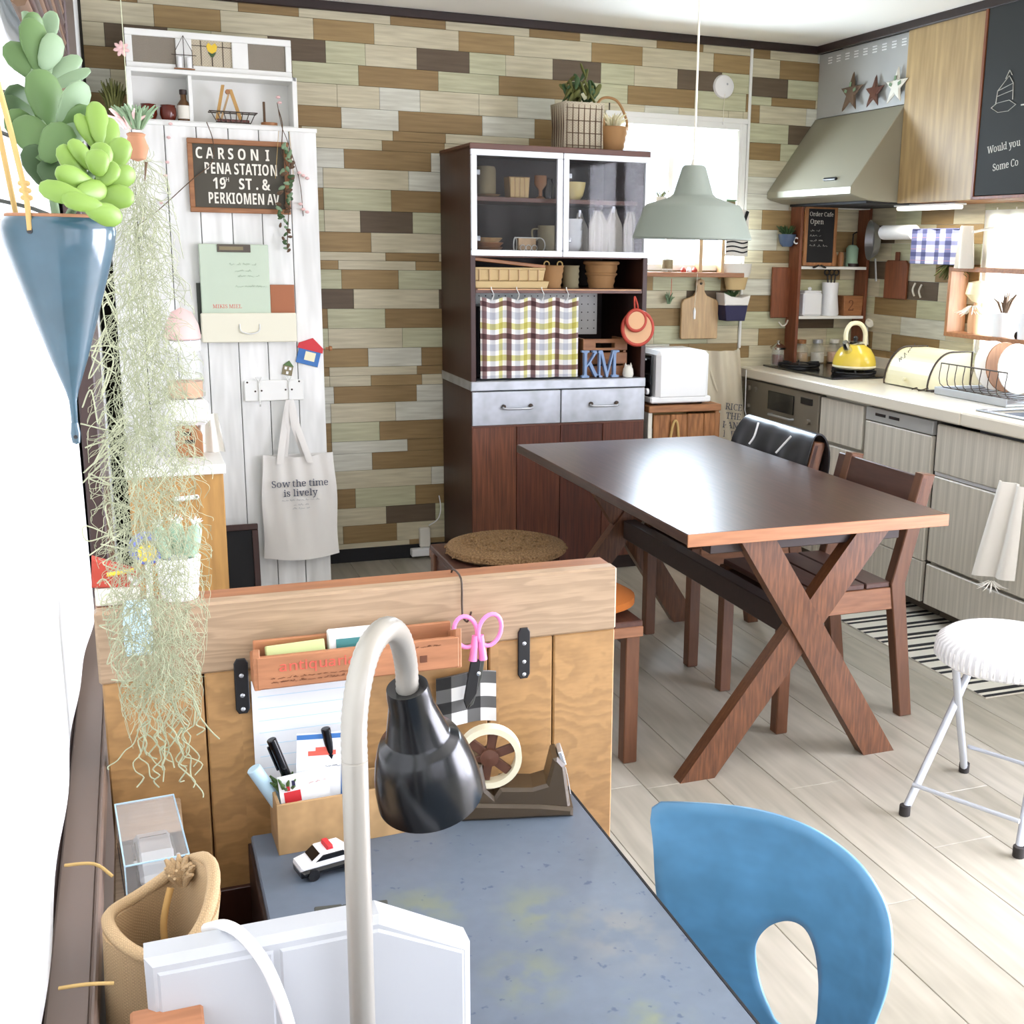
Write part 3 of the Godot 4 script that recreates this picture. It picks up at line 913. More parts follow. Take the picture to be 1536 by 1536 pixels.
	# toaster oven on a wooden crate
	var to := T("toaster_oven", "white ribbed toaster oven on the wooden crate beside the hutch", "toaster oven", Vector3(-0.93, 0.745, 0.36))
	P(to, "body", bx(0.26, 0.22, 0.28, 0.018), "white", Vector3(0.02, 0.13, 0))
	P(to, "base", bx(0.3, 0.028, 0.275, 0.006), "white", Vector3(0.012, 0.022, 0))
	P(to, "door", bx(0.012, 0.19, 0.22, 0.004), "black_gloss", Vector3(-0.127, 0.125, 0))
	P(to, "handle", tube([v(-0.14, 0.2, -0.08), v(-0.15, 0.2, -0.08), v(-0.15, 0.2, 0.08), v(-0.14, 0.2, 0.08)], 0.005, 6), "silver")
	P(to, "timer_knob", cyl(0.014, 0.012, 14), "white", Vector3(-0.136, 0.06, 0.1), Vector3(0, 0, 90))
	for i in 9: P(to, "rib", bx(0.21, 0.0025, 0.003, 0.001), "offwhite", Vector3(0.015, 0.06 + i * 0.016, 0.131))
	for sx in [-1, 1]:
		for sz in [-1, 1]: P(to, "foot", cyl(0.012, 0.01, 10), "rubber", Vector3(0.012 + sx * 0.11, 0, sz * 0.1))
	var cr := T("wooden_crate", "open wooden crate with scorched front boards under the toaster oven", "crate", Vector3(-0.9, 0.0, 0.34))
	P(cr, "top", bx(0.36, 0.03, 0.34, 0.003), "oak_h", Vector3(0.0, 0.728, 0))
	for i in 4: P(cr, "front_board", bx(0.082, 0.68, 0.016, 0.003), "burnt_board", Vector3(-0.105 + i * 0.084, 0.36, 0.14))
	P(cr, "side_panel", bx(0.02, 0.71, 0.3, 0.002), "offwhite", Vector3(-0.165, 0.357, 0))
	P(cr, "side_panel", bx(0.02, 0.71, 0.3, 0.002), "oak", Vector3(0.17, 0.357, 0))
	P(cr, "rope_handle", tube(smooth([v(-0.07, 0.55, 0.152), v(-0.055, 0.66, 0.16), v(-0.035, 0.66, 0.16), v(-0.02, 0.55, 0.152)], 5), 0.006, 6), "rope")
	var sk := T("paper_sack", "tall creased cream flour sack with dark lettering leaning in the corner", "sack", Vector3(-0.56, 0.0, 0.05))
	P(sk, "sack", sheet(func(a, b): return Vector3(-0.13 + 0.34 * a * (1.0 - 0.28 * b) + 0.03 * b, 0.95 * b, 0.16 - 0.11 * b + 0.05 * sin(a * PI) + 0.012 * sin(a * 19.0 + b * 6.0)), 22, 16, 0.004), "sack")
	P(sk, "fold", tube(smooth([v(-0.05, 0.95, 0.06), v(-0.02, 0.8, 0.1), v(0.06, 0.62, 0.14)], 5), 0.008, 6), "sack")
	for i in 4: P(sk, "lettering", text(["RICE", "THE", "PAND", "MILL"][i], 0.03, "Droid Serif"), "ink", Vector3(0.07, 0.68 - i * 0.045, 0.152), Vector3(-8, 0, -8))

func tuft(n: int, r: float, h: float, seed_: int, w := 0.002) -> ArrayMesh:
	rng.seed = seed_
	var st := sto()
	for i in n:
		var a := rng.randf() * TAU
		var d := rng.randf()
		var p0 := Vector3(cos(a), 0, sin(a)) * r * 0.3 * d
		var p1 := Vector3(cos(a) * r * (0.5 + d * 0.8), h * rng.randf_range(0.5, 1.0), sin(a) * r * (0.5 + d * 0.8))
		tubes(st, [p0, p0.lerp(p1, 0.5) + Vector3(0, h * 0.15, 0), p1], [w, w * 1.3, w * 0.4], 5)
	return st.commit()

func bowl(r: float, h: float, foot := 0.5, t := 0.004) -> ArrayMesh:
	return lathe([[0, 0], [r * foot, 0], [r * (foot + 1) * 0.52, h * 0.25], [r * 0.93, h * 0.65], [r, h], [r - t, h], [r * 0.9 - t, h * 0.66], [r * foot, t * 1.6], [0, t * 1.6]], 26)

func basket(r0: float, r1: float, h: float, seg := 26) -> ArrayMesh:
	var p := [[0, 0], [r0, 0]]
	for i in 9: p.append([lerpf(r0, r1, i / 8.0) + (0.003 if i % 2 == 0 else -0.001), h * i / 8.0])
	p.append([r1 - 0.008, h])
	p.append([r0 - 0.008, 0.006])
	p.append([0, 0.006])
	return lathe(p, seg)

func hutch() -> void:
	var x0 := -1.894
	var x1 := -1.1016
	var zf := 0.5035
	var xm := (x0 + x1) / 2
	var h := T("kitchen_hutch", "tall dark brown kitchen hutch with white framed glass doors and steel worktop", "hutch", Vector3(xm, 0, 0.26))
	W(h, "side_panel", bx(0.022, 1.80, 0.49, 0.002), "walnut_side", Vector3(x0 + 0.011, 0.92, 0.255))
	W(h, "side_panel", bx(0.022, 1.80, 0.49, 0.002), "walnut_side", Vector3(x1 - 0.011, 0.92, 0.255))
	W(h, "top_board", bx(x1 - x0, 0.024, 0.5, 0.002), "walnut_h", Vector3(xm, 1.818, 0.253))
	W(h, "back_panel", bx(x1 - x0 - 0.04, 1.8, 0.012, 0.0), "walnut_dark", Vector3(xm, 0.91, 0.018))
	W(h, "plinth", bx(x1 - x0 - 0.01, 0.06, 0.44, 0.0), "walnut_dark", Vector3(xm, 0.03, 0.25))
	W(h, "shelf", bx(x1 - x0 - 0.045, 0.02, 0.46, 0.001), "walnut_h", Vector3(xm, 1.392, 0.255))
	W(h, "shelf", bx(x1 - x0 - 0.045, 0.018, 0.40, 0.001), "walnut_h", Vector3(xm, 1.617, 0.225))
	W(h, "shelf", bx(x1 - x0 - 0.045, 0.018, 0.485, 0.001), "walnut_h", Vector3(xm, 1.246, 0.255))
	W(h, "edge_rail", tube([v(x0 + 0.03, 1.252, zf - 0.004), v(x1 - 0.03, 1.252, zf - 0.004)], 0.003, 6), "pad", Vector3.ZERO)
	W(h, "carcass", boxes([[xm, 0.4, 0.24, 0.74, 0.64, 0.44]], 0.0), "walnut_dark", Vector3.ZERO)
	W(h, "worktop", bx(x1 - x0 + 0.004, 0.04, 0.505, 0.003), "steel_brushed", Vector3(xm, 0.852, 0.254))
	for s in 2:
		var cx := xm + (-0.198 if s == 0 else 0.198)
		var d := W(h, "glass_door", boxes([[0, 0.197, 0, 0.393, 0.024, 0.02], [0, -0.197, 0, 0.393, 0.024, 0.02], [-0.184, 0, 0, 0.024, 0.3695, 0.02], [0.184, 0, 0, 0.024, 0.3695, 0.02]], 0.002), "alu", Vector3(cx, 1.597, zf))
		P(d, "pane", bx(0.346, 0.374, 0.004, 0.0), "glass_dark")
		P(d, "hinge", boxes([[-0.165, 0.12, -0.012, 0.02, 0.02, 0.02], [-0.165, -0.14, -0.012, 0.02, 0.02, 0.02]], 0.002), "silver")
		var dr := W(h, "drawer", bx(0.392, 0.143, 0.02, 0.002), "steel_brushed", Vector3(cx, 0.757, zf - 0.004))
		P(dr, "drawer_handle", tube(smooth([v(-0.06, 0.008, 0.008), v(-0.055, 0.0, 0.03), v(0.055, 0.0, 0.03), v(0.06, 0.008, 0.008)], 4), 0.0045, 8), "silver")
		P(dr, "mount", joinm([[cyl(0.009, 0.012, 12), v(-0.06, 0.008, 0.008), v(90, 0, 0)], [cyl(0.009, 0.012, 12), v(0.06, 0.008, 0.008), v(90, 0, 0)]]), "wire")
	for i in 4:
		W(h, "lower_door", bx(0.1955, 0.61, 0.02, 0.002), "walnut_door%d" % i, Vector3(x0 + 0.099 + i * 0.198, 0.372, zf - 0.008))
	W(h, "upper_rail", bx(x1 - x0, 0.012, 0.02, 0.001), "walnut_h", Vector3(xm, 0.681, zf - 0.01))
	# behind the left glass door
	var s1 := 1.626
	var s0 := 1.402
	O("grey_canister", "grey canister on a plate behind the left glass door", "canister", lathe([[0, 0], [0.04, 0], [0.042, 0.01], [0.042, 0.1], [0.036, 0.112], [0, 0.115]]), "wicker_grey", Vector3(-1.775, s1 + 0.014, 0.32))
	O("small_plate", "small wooden plate under the grey canister on the upper shelf", "plate", lathe([[0, 0], [0.035, 0], [0.054, 0.012], [0.05, 0.013], [0.03, 0.004], [0, 0.004]]), "birch", Vector3(-1.772, s1, 0.34))
	var cb := T("chip_basket", "square chip wood box on the upper shelf of the hutch", "box", Vector3(-1.652, s1, 0.36))
	P(cb, "body", prism([[-0.04, 0], [0.04, 0], [0.046, 0.085], [-0.046, 0.085]], 0.08, 0.003), "birch")
	for i in 4: P(cb, "slat", bx(0.016, 0.08, 0.003, 0.001), "wicker_pale", Vector3(-0.032 + i * 0.021, 0.042, 0.041))
	O("goblet", "turned wooden goblet right of the chip wood box", "goblet", lathe([[0, 0], [0.024, 0], [0.008, 0.012], [0.008, 0.035], [0.026, 0.06], [0.026, 0.095], [0.022, 0.095], [0.02, 0.06], [0, 0.05]]), "oak", Vector3(-1.55, s1, 0.37))
	O("dark_jar", "small black lidded jar at the end of the upper hutch shelf", "jar", lathe([[0, 0], [0.022, 0], [0.025, 0.06], [0.018, 0.075], [0.02, 0.085], [0, 0.09]]), "black_gloss", Vector3(-1.512, s1, 0.36))
	var wp := O("wooden_plate", "bottom wooden plate of the stack behind the left glass door", "plate", lathe([[0, 0], [0.045, 0], [0.066, 0.02], [0.062, 0.022], [0.042, 0.005], [0, 0.005]]), "oak", Vector3(-1.775, s0, 0.34), Vector3.ZERO, "stacked wooden plates")
	dup(wp, "middle wooden plate of the stack behind the left glass door", Vector3(-1.772, s0 + 0.019, 0.34))
	var wp3: MeshInstance3D = dup(wp, "pale topmost wooden plate of the stack behind the left glass door", Vector3(-1.777, s0 + 0.038, 0.34))
	wp3.material_override = M.birch
	var nb := T("wire_holder", "white wire napkin holder with curled ends behind the left glass door", "rack", Vector3(-1.61, s0, 0.38))
	P(nb, "frame", joinm([[ring(0.03, 0.0025, 20, 6), v(-0.055, 0.032, 0), v(0, 60, 0)], [ring(0.03, 0.0025, 20, 6), v(0.055, 0.032, 0), v(0, -60, 0)], [tube([v(-0.055, 0.062, 0), v(0.055, 0.062, 0)], 0.0025, 6), Vector3.ZERO], [tube([v(-0.06, 0.006, 0), v(0.06, 0.006, 0)], 0.0025, 6), Vector3.ZERO]]), "wire_white")
	P(nb, "scrolls", joinm([[ring(0.012, 0.002, 16, 5), v(-0.022, 0.02, 0.005)], [ring(0.012, 0.002, 16, 5), v(0.004, 0.02, 0.005)], [ring(0.012, 0.002, 16, 5), v(0.03, 0.02, 0.005)]]), "wire_white")
	P(nb, "napkins", bx(0.08, 0.05, 0.02, 0.002), "birch", Vector3(0, 0.036, -0.012))
	var mg := T("stone_mug", "grey stoneware mug beside the door frame inside the hutch", "mug", Vector3(-1.52, s0, 0.36))
	P(mg, "body", lathe([[0, 0], [0.034, 0], [0.038, 0.01], [0.036, 0.115], [0.032, 0.115], [0.032, 0.008], [0, 0.008]]), "wicker_grey")
	P(mg, "handle", tube(smooth([v(-0.034, 0.1, 0), v(-0.062, 0.095, 0), v(-0.058, 0.06, 0), v(-0.034, 0.05, 0)], 5), 0.004, 7), "wicker_grey")
	# behind the right glass door
	O("yellow_bowl", "yellow patterned bowl on the upper shelf behind the right glass door", "bowl", bowl(0.053, 0.075, 0.5), "bowl_yellow", Vector3(-1.39, s1, 0.34))
	var wbw := O("white_bowl", "lowest white bowl of the stack behind the right glass door", "bowl", bowl(0.05, 0.05, 0.5), "white_gloss", Vector3(-1.40, s0, 0.34), Vector3.ZERO, "stacked white bowls")
	for i in 4: dup(wbw, ["second white bowl from the bottom of the hutch stack", "third white bowl, middle of the hutch stack", "fourth white bowl of the stack behind right glass", "topmost white bowl under the yellow bowl"][i], Vector3(-1.40 + 0.003 * (i % 2), s0 + 0.024 * (i + 1), 0.34))
	var labels := ["white sheet for a reflection, left behind the right glass door", "tall white sheet for a reflection with large brown knob in the hutch", "white sheet for a reflection, third behind the right glass", "white pleated sheet for a reflection at the right end inside the hutch"]
	for i in 4:
		var c := T("reflection_sheet", labels[i], "cloth", Vector3([-1.345, -1.285, -1.21, -1.145][i], s0, [0.30, 0.37, 0.36, 0.40][i]), 0, "white reflection sheets inside the hutch")  # solid white sheets stand in for a curtain reflected in the glass
		var hh: float = [0.17, 0.20, 0.19, 0.2][i]
		var ww: float = [0.038, 0.042, 0.042, 0.032][i]
		P(c, "cloth", sheet(func(a, b): return Vector3((a - 0.5) * 2.0 * ww * (1.0 - 0.72 * smoothstep(0.55, 1.0, b)), hh * b + 0.003, 0.012 * sin(a * 14.0) * (1.0 - b * 0.6)), 24, 10, 0.003), "linen")
		if i == 1 or i == 3: P(c, "knob", lathe([[0, 0], [0.014, 0.006], [0.02, 0.02], [0.018, 0.034], [0.006, 0.044], [0.005, 0.05], [0, 0.052]], 16), "walnut_dark", Vector3(0, hh - 0.022, 0.004))
		else: P(c, "clip", bx(0.014, 0.03, 0.01, 0.002), "silver", Vector3(0, hh, 0))
	# baskets on top
	var bw := T("white_basket", "whitewashed square wicker basket with dark greenery on the hutch", "basket", Vector3(-1.362, 1.8305, 0.3))
	P(bw, "body", lathe([[0, 0], [0.11, 0], [0.124, 0.012], [0.12, 0.1], [0.128, 0.195], [0.116, 0.195], [0.11, 0.01], [0, 0.01]], 4), "wicker_white", Vector3.ZERO, Vector3(0, 45, 0))
	var bars := []
	for i in 7: bars.append([-0.078 + i * 0.026, 0.1, 0.0875, 0.004, 0.19, 0.005])
	for i in 4: bars.append([0, 0.02 + i * 0.05, 0.0885, 0.165, 0.003, 0.005])
	for i in 6: bars.append([-0.0875, 0.1, -0.07 + i * 0.028, 0.005, 0.19, 0.004])
	P(bw, "weaving", boxes(bars, 0.001), "twig")
	rng.seed = 41
	for i in 46:
		var a := rng.randf() * TAU
		var r := sqrt(rng.randf()) * 0.085
		P(bw, "leaf", leafmesh, "leaf_olive" if i % 3 else "leaf_dark", Vector3(0.02 + cos(a) * r, 0.2 + rng.randf() * 0.13 * (1.2 - r * 8.0), sin(a) * r * 0.6), Vector3(rng.randf_range(-40, 40), rng.randf() * 360, rng.randf_range(20, 110))).scale = Vector3(0.065, 0.022, 0.012)
	var bh := T("handle_basket", "small brown basket with tall hoop handle and cream flowers on the hutch", "basket", Vector3(-1.2, 1.8305, 0.3))
	P(bh, "body", basket(0.048, 0.068, 0.11), "wicker")
	P(bh, "handle", tube(smooth([v(-0.066, 0.1, 0), v(-0.085, 0.16, 0), v(-0.05, 0.225, 0), v(0.02, 0.22, 0), v(0.065, 0.15, 0), v(0.07, 0.1, 0)], 6), 0.006, 7), "wicker")
	P(bh, "ring", ring(0.025, 0.005, 20, 6, 1.0, 1.4), "wicker", Vector3(-0.075, 0.12, 0.03))
	P(bh, "flowers", tuft(40, 0.055, 0.07, 4, 0.004), "cream", Vector3(0.0, 0.1, 0))
	# open shelf
	var y := 1.2555
	O("shallow_tray", "pale shallow wooden tray lowest in the pile on the open shelf", "tray", prism([[-0.155, 0.0], [0.155, 0.0], [0.165, 0.03], [-0.165, 0.03]], 0.24, 0.003), "wicker_pale", Vector3(-1.71, y, 0.36))
	var bt := T("bread_tray", "long woven bread tray lying on the pale shallow tray", "tray", Vector3(-1.715, y + 0.0305, 0.36))
	P(bt, "body", prism([[-0.15, 0], [0.15, 0], [0.16, 0.05], [-0.16, 0.05]], 0.2, 0.004), "wicker_pale")
	for i in 7: P(bt, "stake", bx(0.006, 0.05, 0.006, 0.001), "birch", Vector3(-0.13 + i * 0.043, 0.025, 0.102))
	P(bt, "rim", tube([v(-0.158, 0.05, 0.1), v(0.158, 0.05, 0.1)], 0.006, 6), "wicker_pale")
	O("lid_board", "reddish wooden board lying aslant on top of the trays", "board", bx(0.32, 0.014, 0.2, 0.002), "oak_h", Vector3(-1.715, y + 0.105, 0.36), Vector3(0, 0, -5.5))
	var b2 := T("slatted_basket", "upright slatted basket right of the trays on the open shelf", "basket", Vector3(-1.497, y, 0.36))
	P(b2, "body", basket(0.042, 0.056, 0.095), "wicker")
	P(b2, "handles", joinm([[ring(0.012, 0.003, 14, 6), v(-0.03, 0.1, 0.03)], [ring(0.012, 0.003, 14, 6), v(0.03, 0.1, 0.03)]]), "rope")
	O("rope_canister", "narrow woven canister between two baskets on the open shelf", "basket", basket(0.034, 0.036, 0.095), "wicker_grey", Vector3(-1.398, y, 0.34))
	var b3 := T("round_basket", "largest round basket with thick rim on the open shelf", "basket", Vector3(-1.255, y, 0.34))
	P(b3, "body", basket(0.054, 0.074, 0.11), "wicker")
	P(b3, "rim", lathe(circ(0.074, 0.008, 0.108), 26), "wicker")
	P(b3, "band", lathe(circ(0.066, 0.006, 0.06), 26), "wicker")
	# peg board, towel and microwave
	var pg := T("peg_board", "white pegboard with rows of holes at the back of the hutch", "pegboard", Vector3(-1.525, 1.05, 0.22))
	P(pg, "board", bx(0.6, 0.19, 0.006, 0.001), "white_paint", Vector3(0, 0.088, 0))
	var hl := []
	for i in 20:
		for j in 5: hl.append([cyl(0.003, 0.001, 8, 0.0), v(-0.285 + i * 0.03, 0.02 + j * 0.036, 0.0028), v(90, 0, 0)])
	stuff(P(pg, "peg_holes", joinm(hl), "gap"))
	var mw := T("microwave", "black microwave oven mostly hidden by the checked towel", "microwave", Vector3(-1.625, 0.873, 0.3))
	P(mw, "body", bx(0.45, 0.3, 0.27, 0.006), "plastic_black", Vector3(0, 0.156, 0))
	P(mw, "door", bx(0.33, 0.27, 0.012, 0.003), "black_gloss", Vector3(-0.05, 0.156, 0.14))
	P(mw, "trim", bx(0.012, 0.29, 0.014, 0.002), "white", Vector3(0.216, 0.15, 0.138))
	for s in [-1, 1]: P(mw, "foot", cyl(0.014, 0.008, 10), "rubber", Vector3(s * 0.18, 0, 0.08))
	var tw := T("checked_towel", "checked tea towel in white, brown and mustard hanging before the microwave", "towel", Vector3(-1.627, 0.88, 0.47))
	P(tw, "cloth", sheet(func(a, b): return Vector3((a - 0.5) * 0.435, 0.334 * (1.0 - b) + 0.006 * cos(a * 25.0) * (1 - b), 0.007 * sin(a * 22.0) * (0.4 + b * 0.6) + 0.004 * sin(a * 47.0)), 60, 20, 0.003), "check")
	for i in 4: P(tw, "curtain_clip", tube(smooth([v(-0.17 + i * 0.11, 0.325, 0.008), v(-0.165 + i * 0.11, 0.35, 0.02), v(-0.18 + i * 0.11, 0.372, 0.038), v(-0.18 + i * 0.11, 0.382, 0.034)], 4), 0.0024, 6), "wire_white")
	# letters, crate and figurine on the worktop
	var kc := T("letter_crate", "small wooden crate with a cut handle behind the blue letters", "crate", Vector3(-1.267, 0.873, 0.40))
	P(kc, "board", boxes([[-0.075, 0.14, 0.03, 0.06, 0.05, 0.014], [0.075, 0.14, 0.03, 0.06, 0.05, 0.014], [0, 0.156, 0.03, 0.1, 0.018, 0.014], [0, 0.12, 0.03, 0.1, 0.012, 0.014]], 0.002), "oak_h")
	P(kc, "slat", bx(0.21, 0.05, 0.014, 0.002), "oak_h", Vector3(0, 0.08, 0.03))
	P(kc, "slat", bx(0.21, 0.045, 0.014, 0.002), "oak_h", Vector3(0, 0.024, 0.03))
	for s in [-1, 1]: P(kc, "end_panel", bx(0.014, 0.165, 0.14, 0.002), "oak", Vector3(s * 0.098, 0.083, -0.047))
	P(kc, "base", bx(0.19, 0.012, 0.14, 0.001), "oak_h", Vector3(0, 0.007, -0.05))
	for i in 2: O("letter_block", ["dusty blue wooden letter K on the steel worktop", "dusty blue wooden letter M beside the letter K"][i], "letter", text(["K", "M"][i], 0.112, "Droid Serif", 0.022), "letter_blue", Vector3(-1.356 + i * 0.083, 0.929, 0.475), Vector3.ZERO, "decorative letters").scale = Vector3(0.78, 1, 1)
	var ow := T("cat_figurine", "tiny cream two eared figurine at the right end of the worktop", "figurine", Vector3(-1.17, 0.873, 0.47))
	P(ow, "body", lathe([[0, 0], [0.02, 0], [0.025, 0.012], [0.022, 0.035], [0.014, 0.05], [0, 0.055]], 16), "offwhite")
	for s in [-1, 1]: P(ow, "ear", lathe([[0, 0], [0.008, 0], [0, 0.018]], 8), "offwhite", Vector3(s * 0.012, 0.046, 0))
	# pot holders
	var ph := T("pot_holder", "larger round pot holder with red rim on the hutch side", "pot holder", Vector3(-1.155, 1.09, 0.53))
	P(ph, "pad", lathe([[0, -0.006], [0.07, -0.006], [0.074, 0], [0.07, 0.006], [0, 0.006]], 30), "pad", Vector3.ZERO, Vector3(90, 0, 0))
	P(ph, "rim", ring(0.071, 0.009, 36, 8), "red_rim")
	var p2 := T("pot_holder", "smaller round pot holder with red loop hung over the larger", "pot holder", Vector3(-1.17, 1.125, 0.546))
	P(p2, "pad", lathe([[0, -0.004], [0.042, -0.004], [0.044, 0], [0.042, 0.005], [0, 0.005]], 30), "pad", Vector3.ZERO, Vector3(90, 0, 0))
	P(p2, "rim", ring(0.044, 0.008, 32, 8), "red_rim")
	P(p2, "loop", tube(smooth([v(-0.008, 0.05, 0), v(-0.006, 0.08, -0.01), v(0.0, 0.1, -0.02), v(0.008, 0.07, -0.01), v(0.008, 0.05, 0)], 5), 0.004, 6), "red_rim")
	# pendant lamp over the table
	var lp := T("pendant_lamp", "grey green enamel pendant lamp on a white cord over the table", "pendant lamp", Vector3(-1.574, 1.46, 1.9))
	P(lp, "shade", lathe([[0.176, 0.006], [0.182, 0.0], [0.184, 0.004], [0.15, 0.092], [0.142, 0.102], [0.07, 0.125], [0.06, 0.135], [0.036, 0.212], [0.03, 0.218], [0.0, 0.219], [0.0, 0.21], [0.028, 0.208], [0.05, 0.132], [0.064, 0.118], [0.136, 0.094], [0.144, 0.086], [0.176, 0.006]], 48), "lamp_grey")
	P(lp, "cord_grip", lathe([[0, 0.219], [0.01, 0.219], [0.006, 0.235], [0, 0.24]], 12), "offwhite")
	P(lp, "cord", cyl(0.0035, 0.70, 8), "cord", Vector3(0, 0.235, 0))
	P(lp, "bulb", lathe([[0, 0.05], [0.02, 0.056], [0.03, 0.075], [0.024, 0.1], [0.014, 0.12], [0.014, 0.2], [0, 0.2]], 18), "white_gloss")

func circ(r: float, t: float, y: float) -> Array:
	var o := []
	for i in 9: o.append([r + t * cos(TAU * i / 8.0), y - t * sin(TAU * i / 8.0)])
	o.reverse()
	return o

func kitchen() -> void:
	var cf := -0.345  # front of the doors
	# worktop with a sink cut out
	var ct := T("kitchen_counter", "long cream kitchen worktop with upstand along the right wall", "countertop", Vector3(-0.02, 0.8, 1.6))
	W(ct, "slab", boxes([[-0.03, 0.835, 0.875, 0.68, 0.05, 1.73], [-0.32, 0.835, 2.06, 0.1, 0.05, 0.64], [0.24, 0.835, 2.06, 0.14, 0.05, 0.64], [-0.03, 0.835, 2.79, 0.68, 0.05, 0.82]], 0.006), "counter", Vector3.ZERO)
	W(ct, "upstand", boxes([[0.299, 0.888, 1.6, 0.018, 0.055, 3.18]], 0.003), "counter", Vector3.ZERO)
	var sn := T("kitchen_sink", "stainless steel sink set into the cream worktop", "sink", Vector3(-0.05, 0.69, 2.06))
	P(sn, "basin", boxes([[0, 0.002, 0, 0.44, 0.004, 0.64], [-0.22, 0.08, 0, 0.004, 0.16, 0.64], [0.22, 0.08, 0, 0.004, 0.16, 0.64], [0, 0.08, -0.32, 0.44, 0.16, 0.004], [0, 0.08, 0.32, 0.44, 0.16, 0.004]], 0.0), "steel")
	P(sn, "rim", boxes([[-0.222, 0.1735, 0, 0.03, 0.005, 0.68], [0.222, 0.1735, 0, 0.03, 0.005, 0.68], [0, 0.1735, -0.325, 0.44, 0.005, 0.03], [0, 0.1735, 0.325, 0.44, 0.005, 0.03]], 0.002), "steel")
	var fc := T("tap", "slim steel tap rising behind the sink before the bright window", "tap", Vector3(0.22, 0.861, 1.85))
	P(fc, "base", cyl(0.022, 0.05, 16), "chrome")
	P(fc, "spout", tube(smooth([v(0, 0.04, 0), v(0, 0.16, 0), v(-0.05, 0.22, 0), v(-0.14, 0.2, 0), v(-0.15, 0.17, 0)], 6), 0.009, 10), "chrome")
	P(fc, "lever", bx(0.06, 0.008, 0.014, 0.003), "chrome", Vector3(-0.02, 0.06, 0.03), Vector3(0, 0, 20))
	# hob
	var hb := T("gas_hob", "black glass gas hob with two iron burners", "hob", Vector3(0.0, 0.8605, 0.34))
	P(hb, "glass_plate", bx(0.5, 0.008, 0.64, 0.003), "black_gloss", Vector3(0, 0.004, 0.02))
	for s in 2:
		var p := Vector3(-0.13 + 0.075 * s, 0.008, -0.15 + 0.37 * s)
		var bu := P(hb, "burner", lathe([[0, 0], [0.1, 0], [0.1, 0.006], [0.06, 0.008], [0.04, 0.018], [0, 0.018]], 24), "black", p)
		var tr := [[lathe(circ(0.1, 0.006, 0.012), 26), Vector3.ZERO]]
		for k in 6: tr.append([bx(0.06, 0.014, 0.008, 0.002), Vector3(cos(k * TAU / 6) * 0.085, 0.02, sin(k * TAU / 6) * 0.085), Vector3(0, -rad_to_deg(k * TAU / 6), 0)])
		P(bu, "trivet", joinm(tr), "black")
	# kettle
	var kt := T("kettle", "yellow enamel whistling kettle with white loop handle on the hob", "kettle", Vector3(-0.055, 0.898, 0.56))
	P(kt, "body", lathe([[0, 0], [0.088, 0], [0.1, 0.01], [0.1, 0.03], [0.092, 0.06], [0.072, 0.092], [0.045, 0.108], [0.042, 0.112], [0, 0.112]], 36), "kettle")
	P(kt, "base_band", lathe([[0.088, 0.0], [0.1015, 0.008], [0.1015, 0.014], [0.1, 0.016]], 36), "cream")
	P(kt, "lid", lathe([[0.044, 0.11], [0.046, 0.114], [0.03, 0.125], [0, 0.128]], 28), "chrome")
	P(kt, "lid_knob", lathe([[0, 0.126], [0.008, 0.126], [0.012, 0.14], [0.006, 0.15], [0, 0.15]], 14), "black")
	P(kt, "spout", tube([v(-0.05, 0.075, 0.03), v(-0.075, 0.1, 0.045), v(-0.095, 0.128, 0.058)], [0.022, 0.018, 0.013], 14), "chrome")
	P(kt, "handle", tube(smooth([v(-0.05, 0.105, 0.0), v(-0.055, 0.165, 0), v(-0.03, 0.205, 0), v(0.02, 0.205, 0), v(0.05, 0.165, 0), v(0.05, 0.1, 0)], 6), 0.011, 10), "cream")
	# hood over the hob
	var hd := T("range_hood", "grey steel range hood with sloping front over the hob", "range hood", Vector3(0, 1.66, 0.3685))
	P(hd, "canopy", prism([[-0.25, 0.048], [-0.25, 0.02], [-0.235, 0.012], [-0.16, -0.005], [-0.08, -0.01], [0.3, -0.01], [0.3, 0.4], [0.0, 0.402]], 0.734, 0.003), "hood")
	P(hd, "filter", bx(0.4, 0.012, 0.66, 0.002), "black_matt", Vector3(0.06, -0.012, 0))
	P(hd, "handle_slot", bx(0.012, 0.014, 0.1, 0.002), "black", Vector3(-0.226, 0.09, 0.16), Vector3(0, 0, -35))
	var hp := T("hood_panel", "flat grey filler panel with vent slots above the range hood", "panel", Vector3(0.008, 2.065, 0.37))
	P(hp, "panel", bx(0.014, 0.298, 0.735, 0.001), "hood_panel", Vector3(0.006, 0.15, 0))
	for i in 9:
		for j in 3: P(hp, "vent_slot", bx(0.003, 0.005, 0.032, 0.0), "white", Vector3(-0.002, 0.25 + j * 0.012, -0.27 + i * 0.074))
	var sl := [["large dark rustic star ornament on the hood", 0.096, "leaf_dark"], ["middle purplish star ornament on the hood", 0.076, "rust"], ["pale star ornament half hidden by the wood cabinet", 0.085, "wicker_white"]]
	for i in 3:
		var pts := []
		var r: float = sl[i][1]
		for k in 10:
			var rr := r if k % 2 == 0 else r * 0.4
			pts.append([sin(TAU * k / 10.0) * rr, cos(TAU * k / 10.0) * rr])
		var st := T("star", sl[i][0], "ornament", Vector3(-0.014, 2.075 + r * 0.8, [0.33, 0.517, 0.682][i]), -90, "stars above the range hood")
		P(st, "star", prism(pts, 0.014, 0.006), ["twig", "walnut_h", "offwhite"][i], Vector3.ZERO, Vector3(-6, 0, 0))
		if i != 1:
			for k in 5: P(st, "painted_spot", bx(0.014, 0.02, 0.002, 0.0), "leaf_grey", Vector3(sin(TAU * k / 5.0) * r * 0.4, cos(TAU * k / 5.0) * r * 0.4, 0.008), Vector3(-6, 0, -72.0 * k))
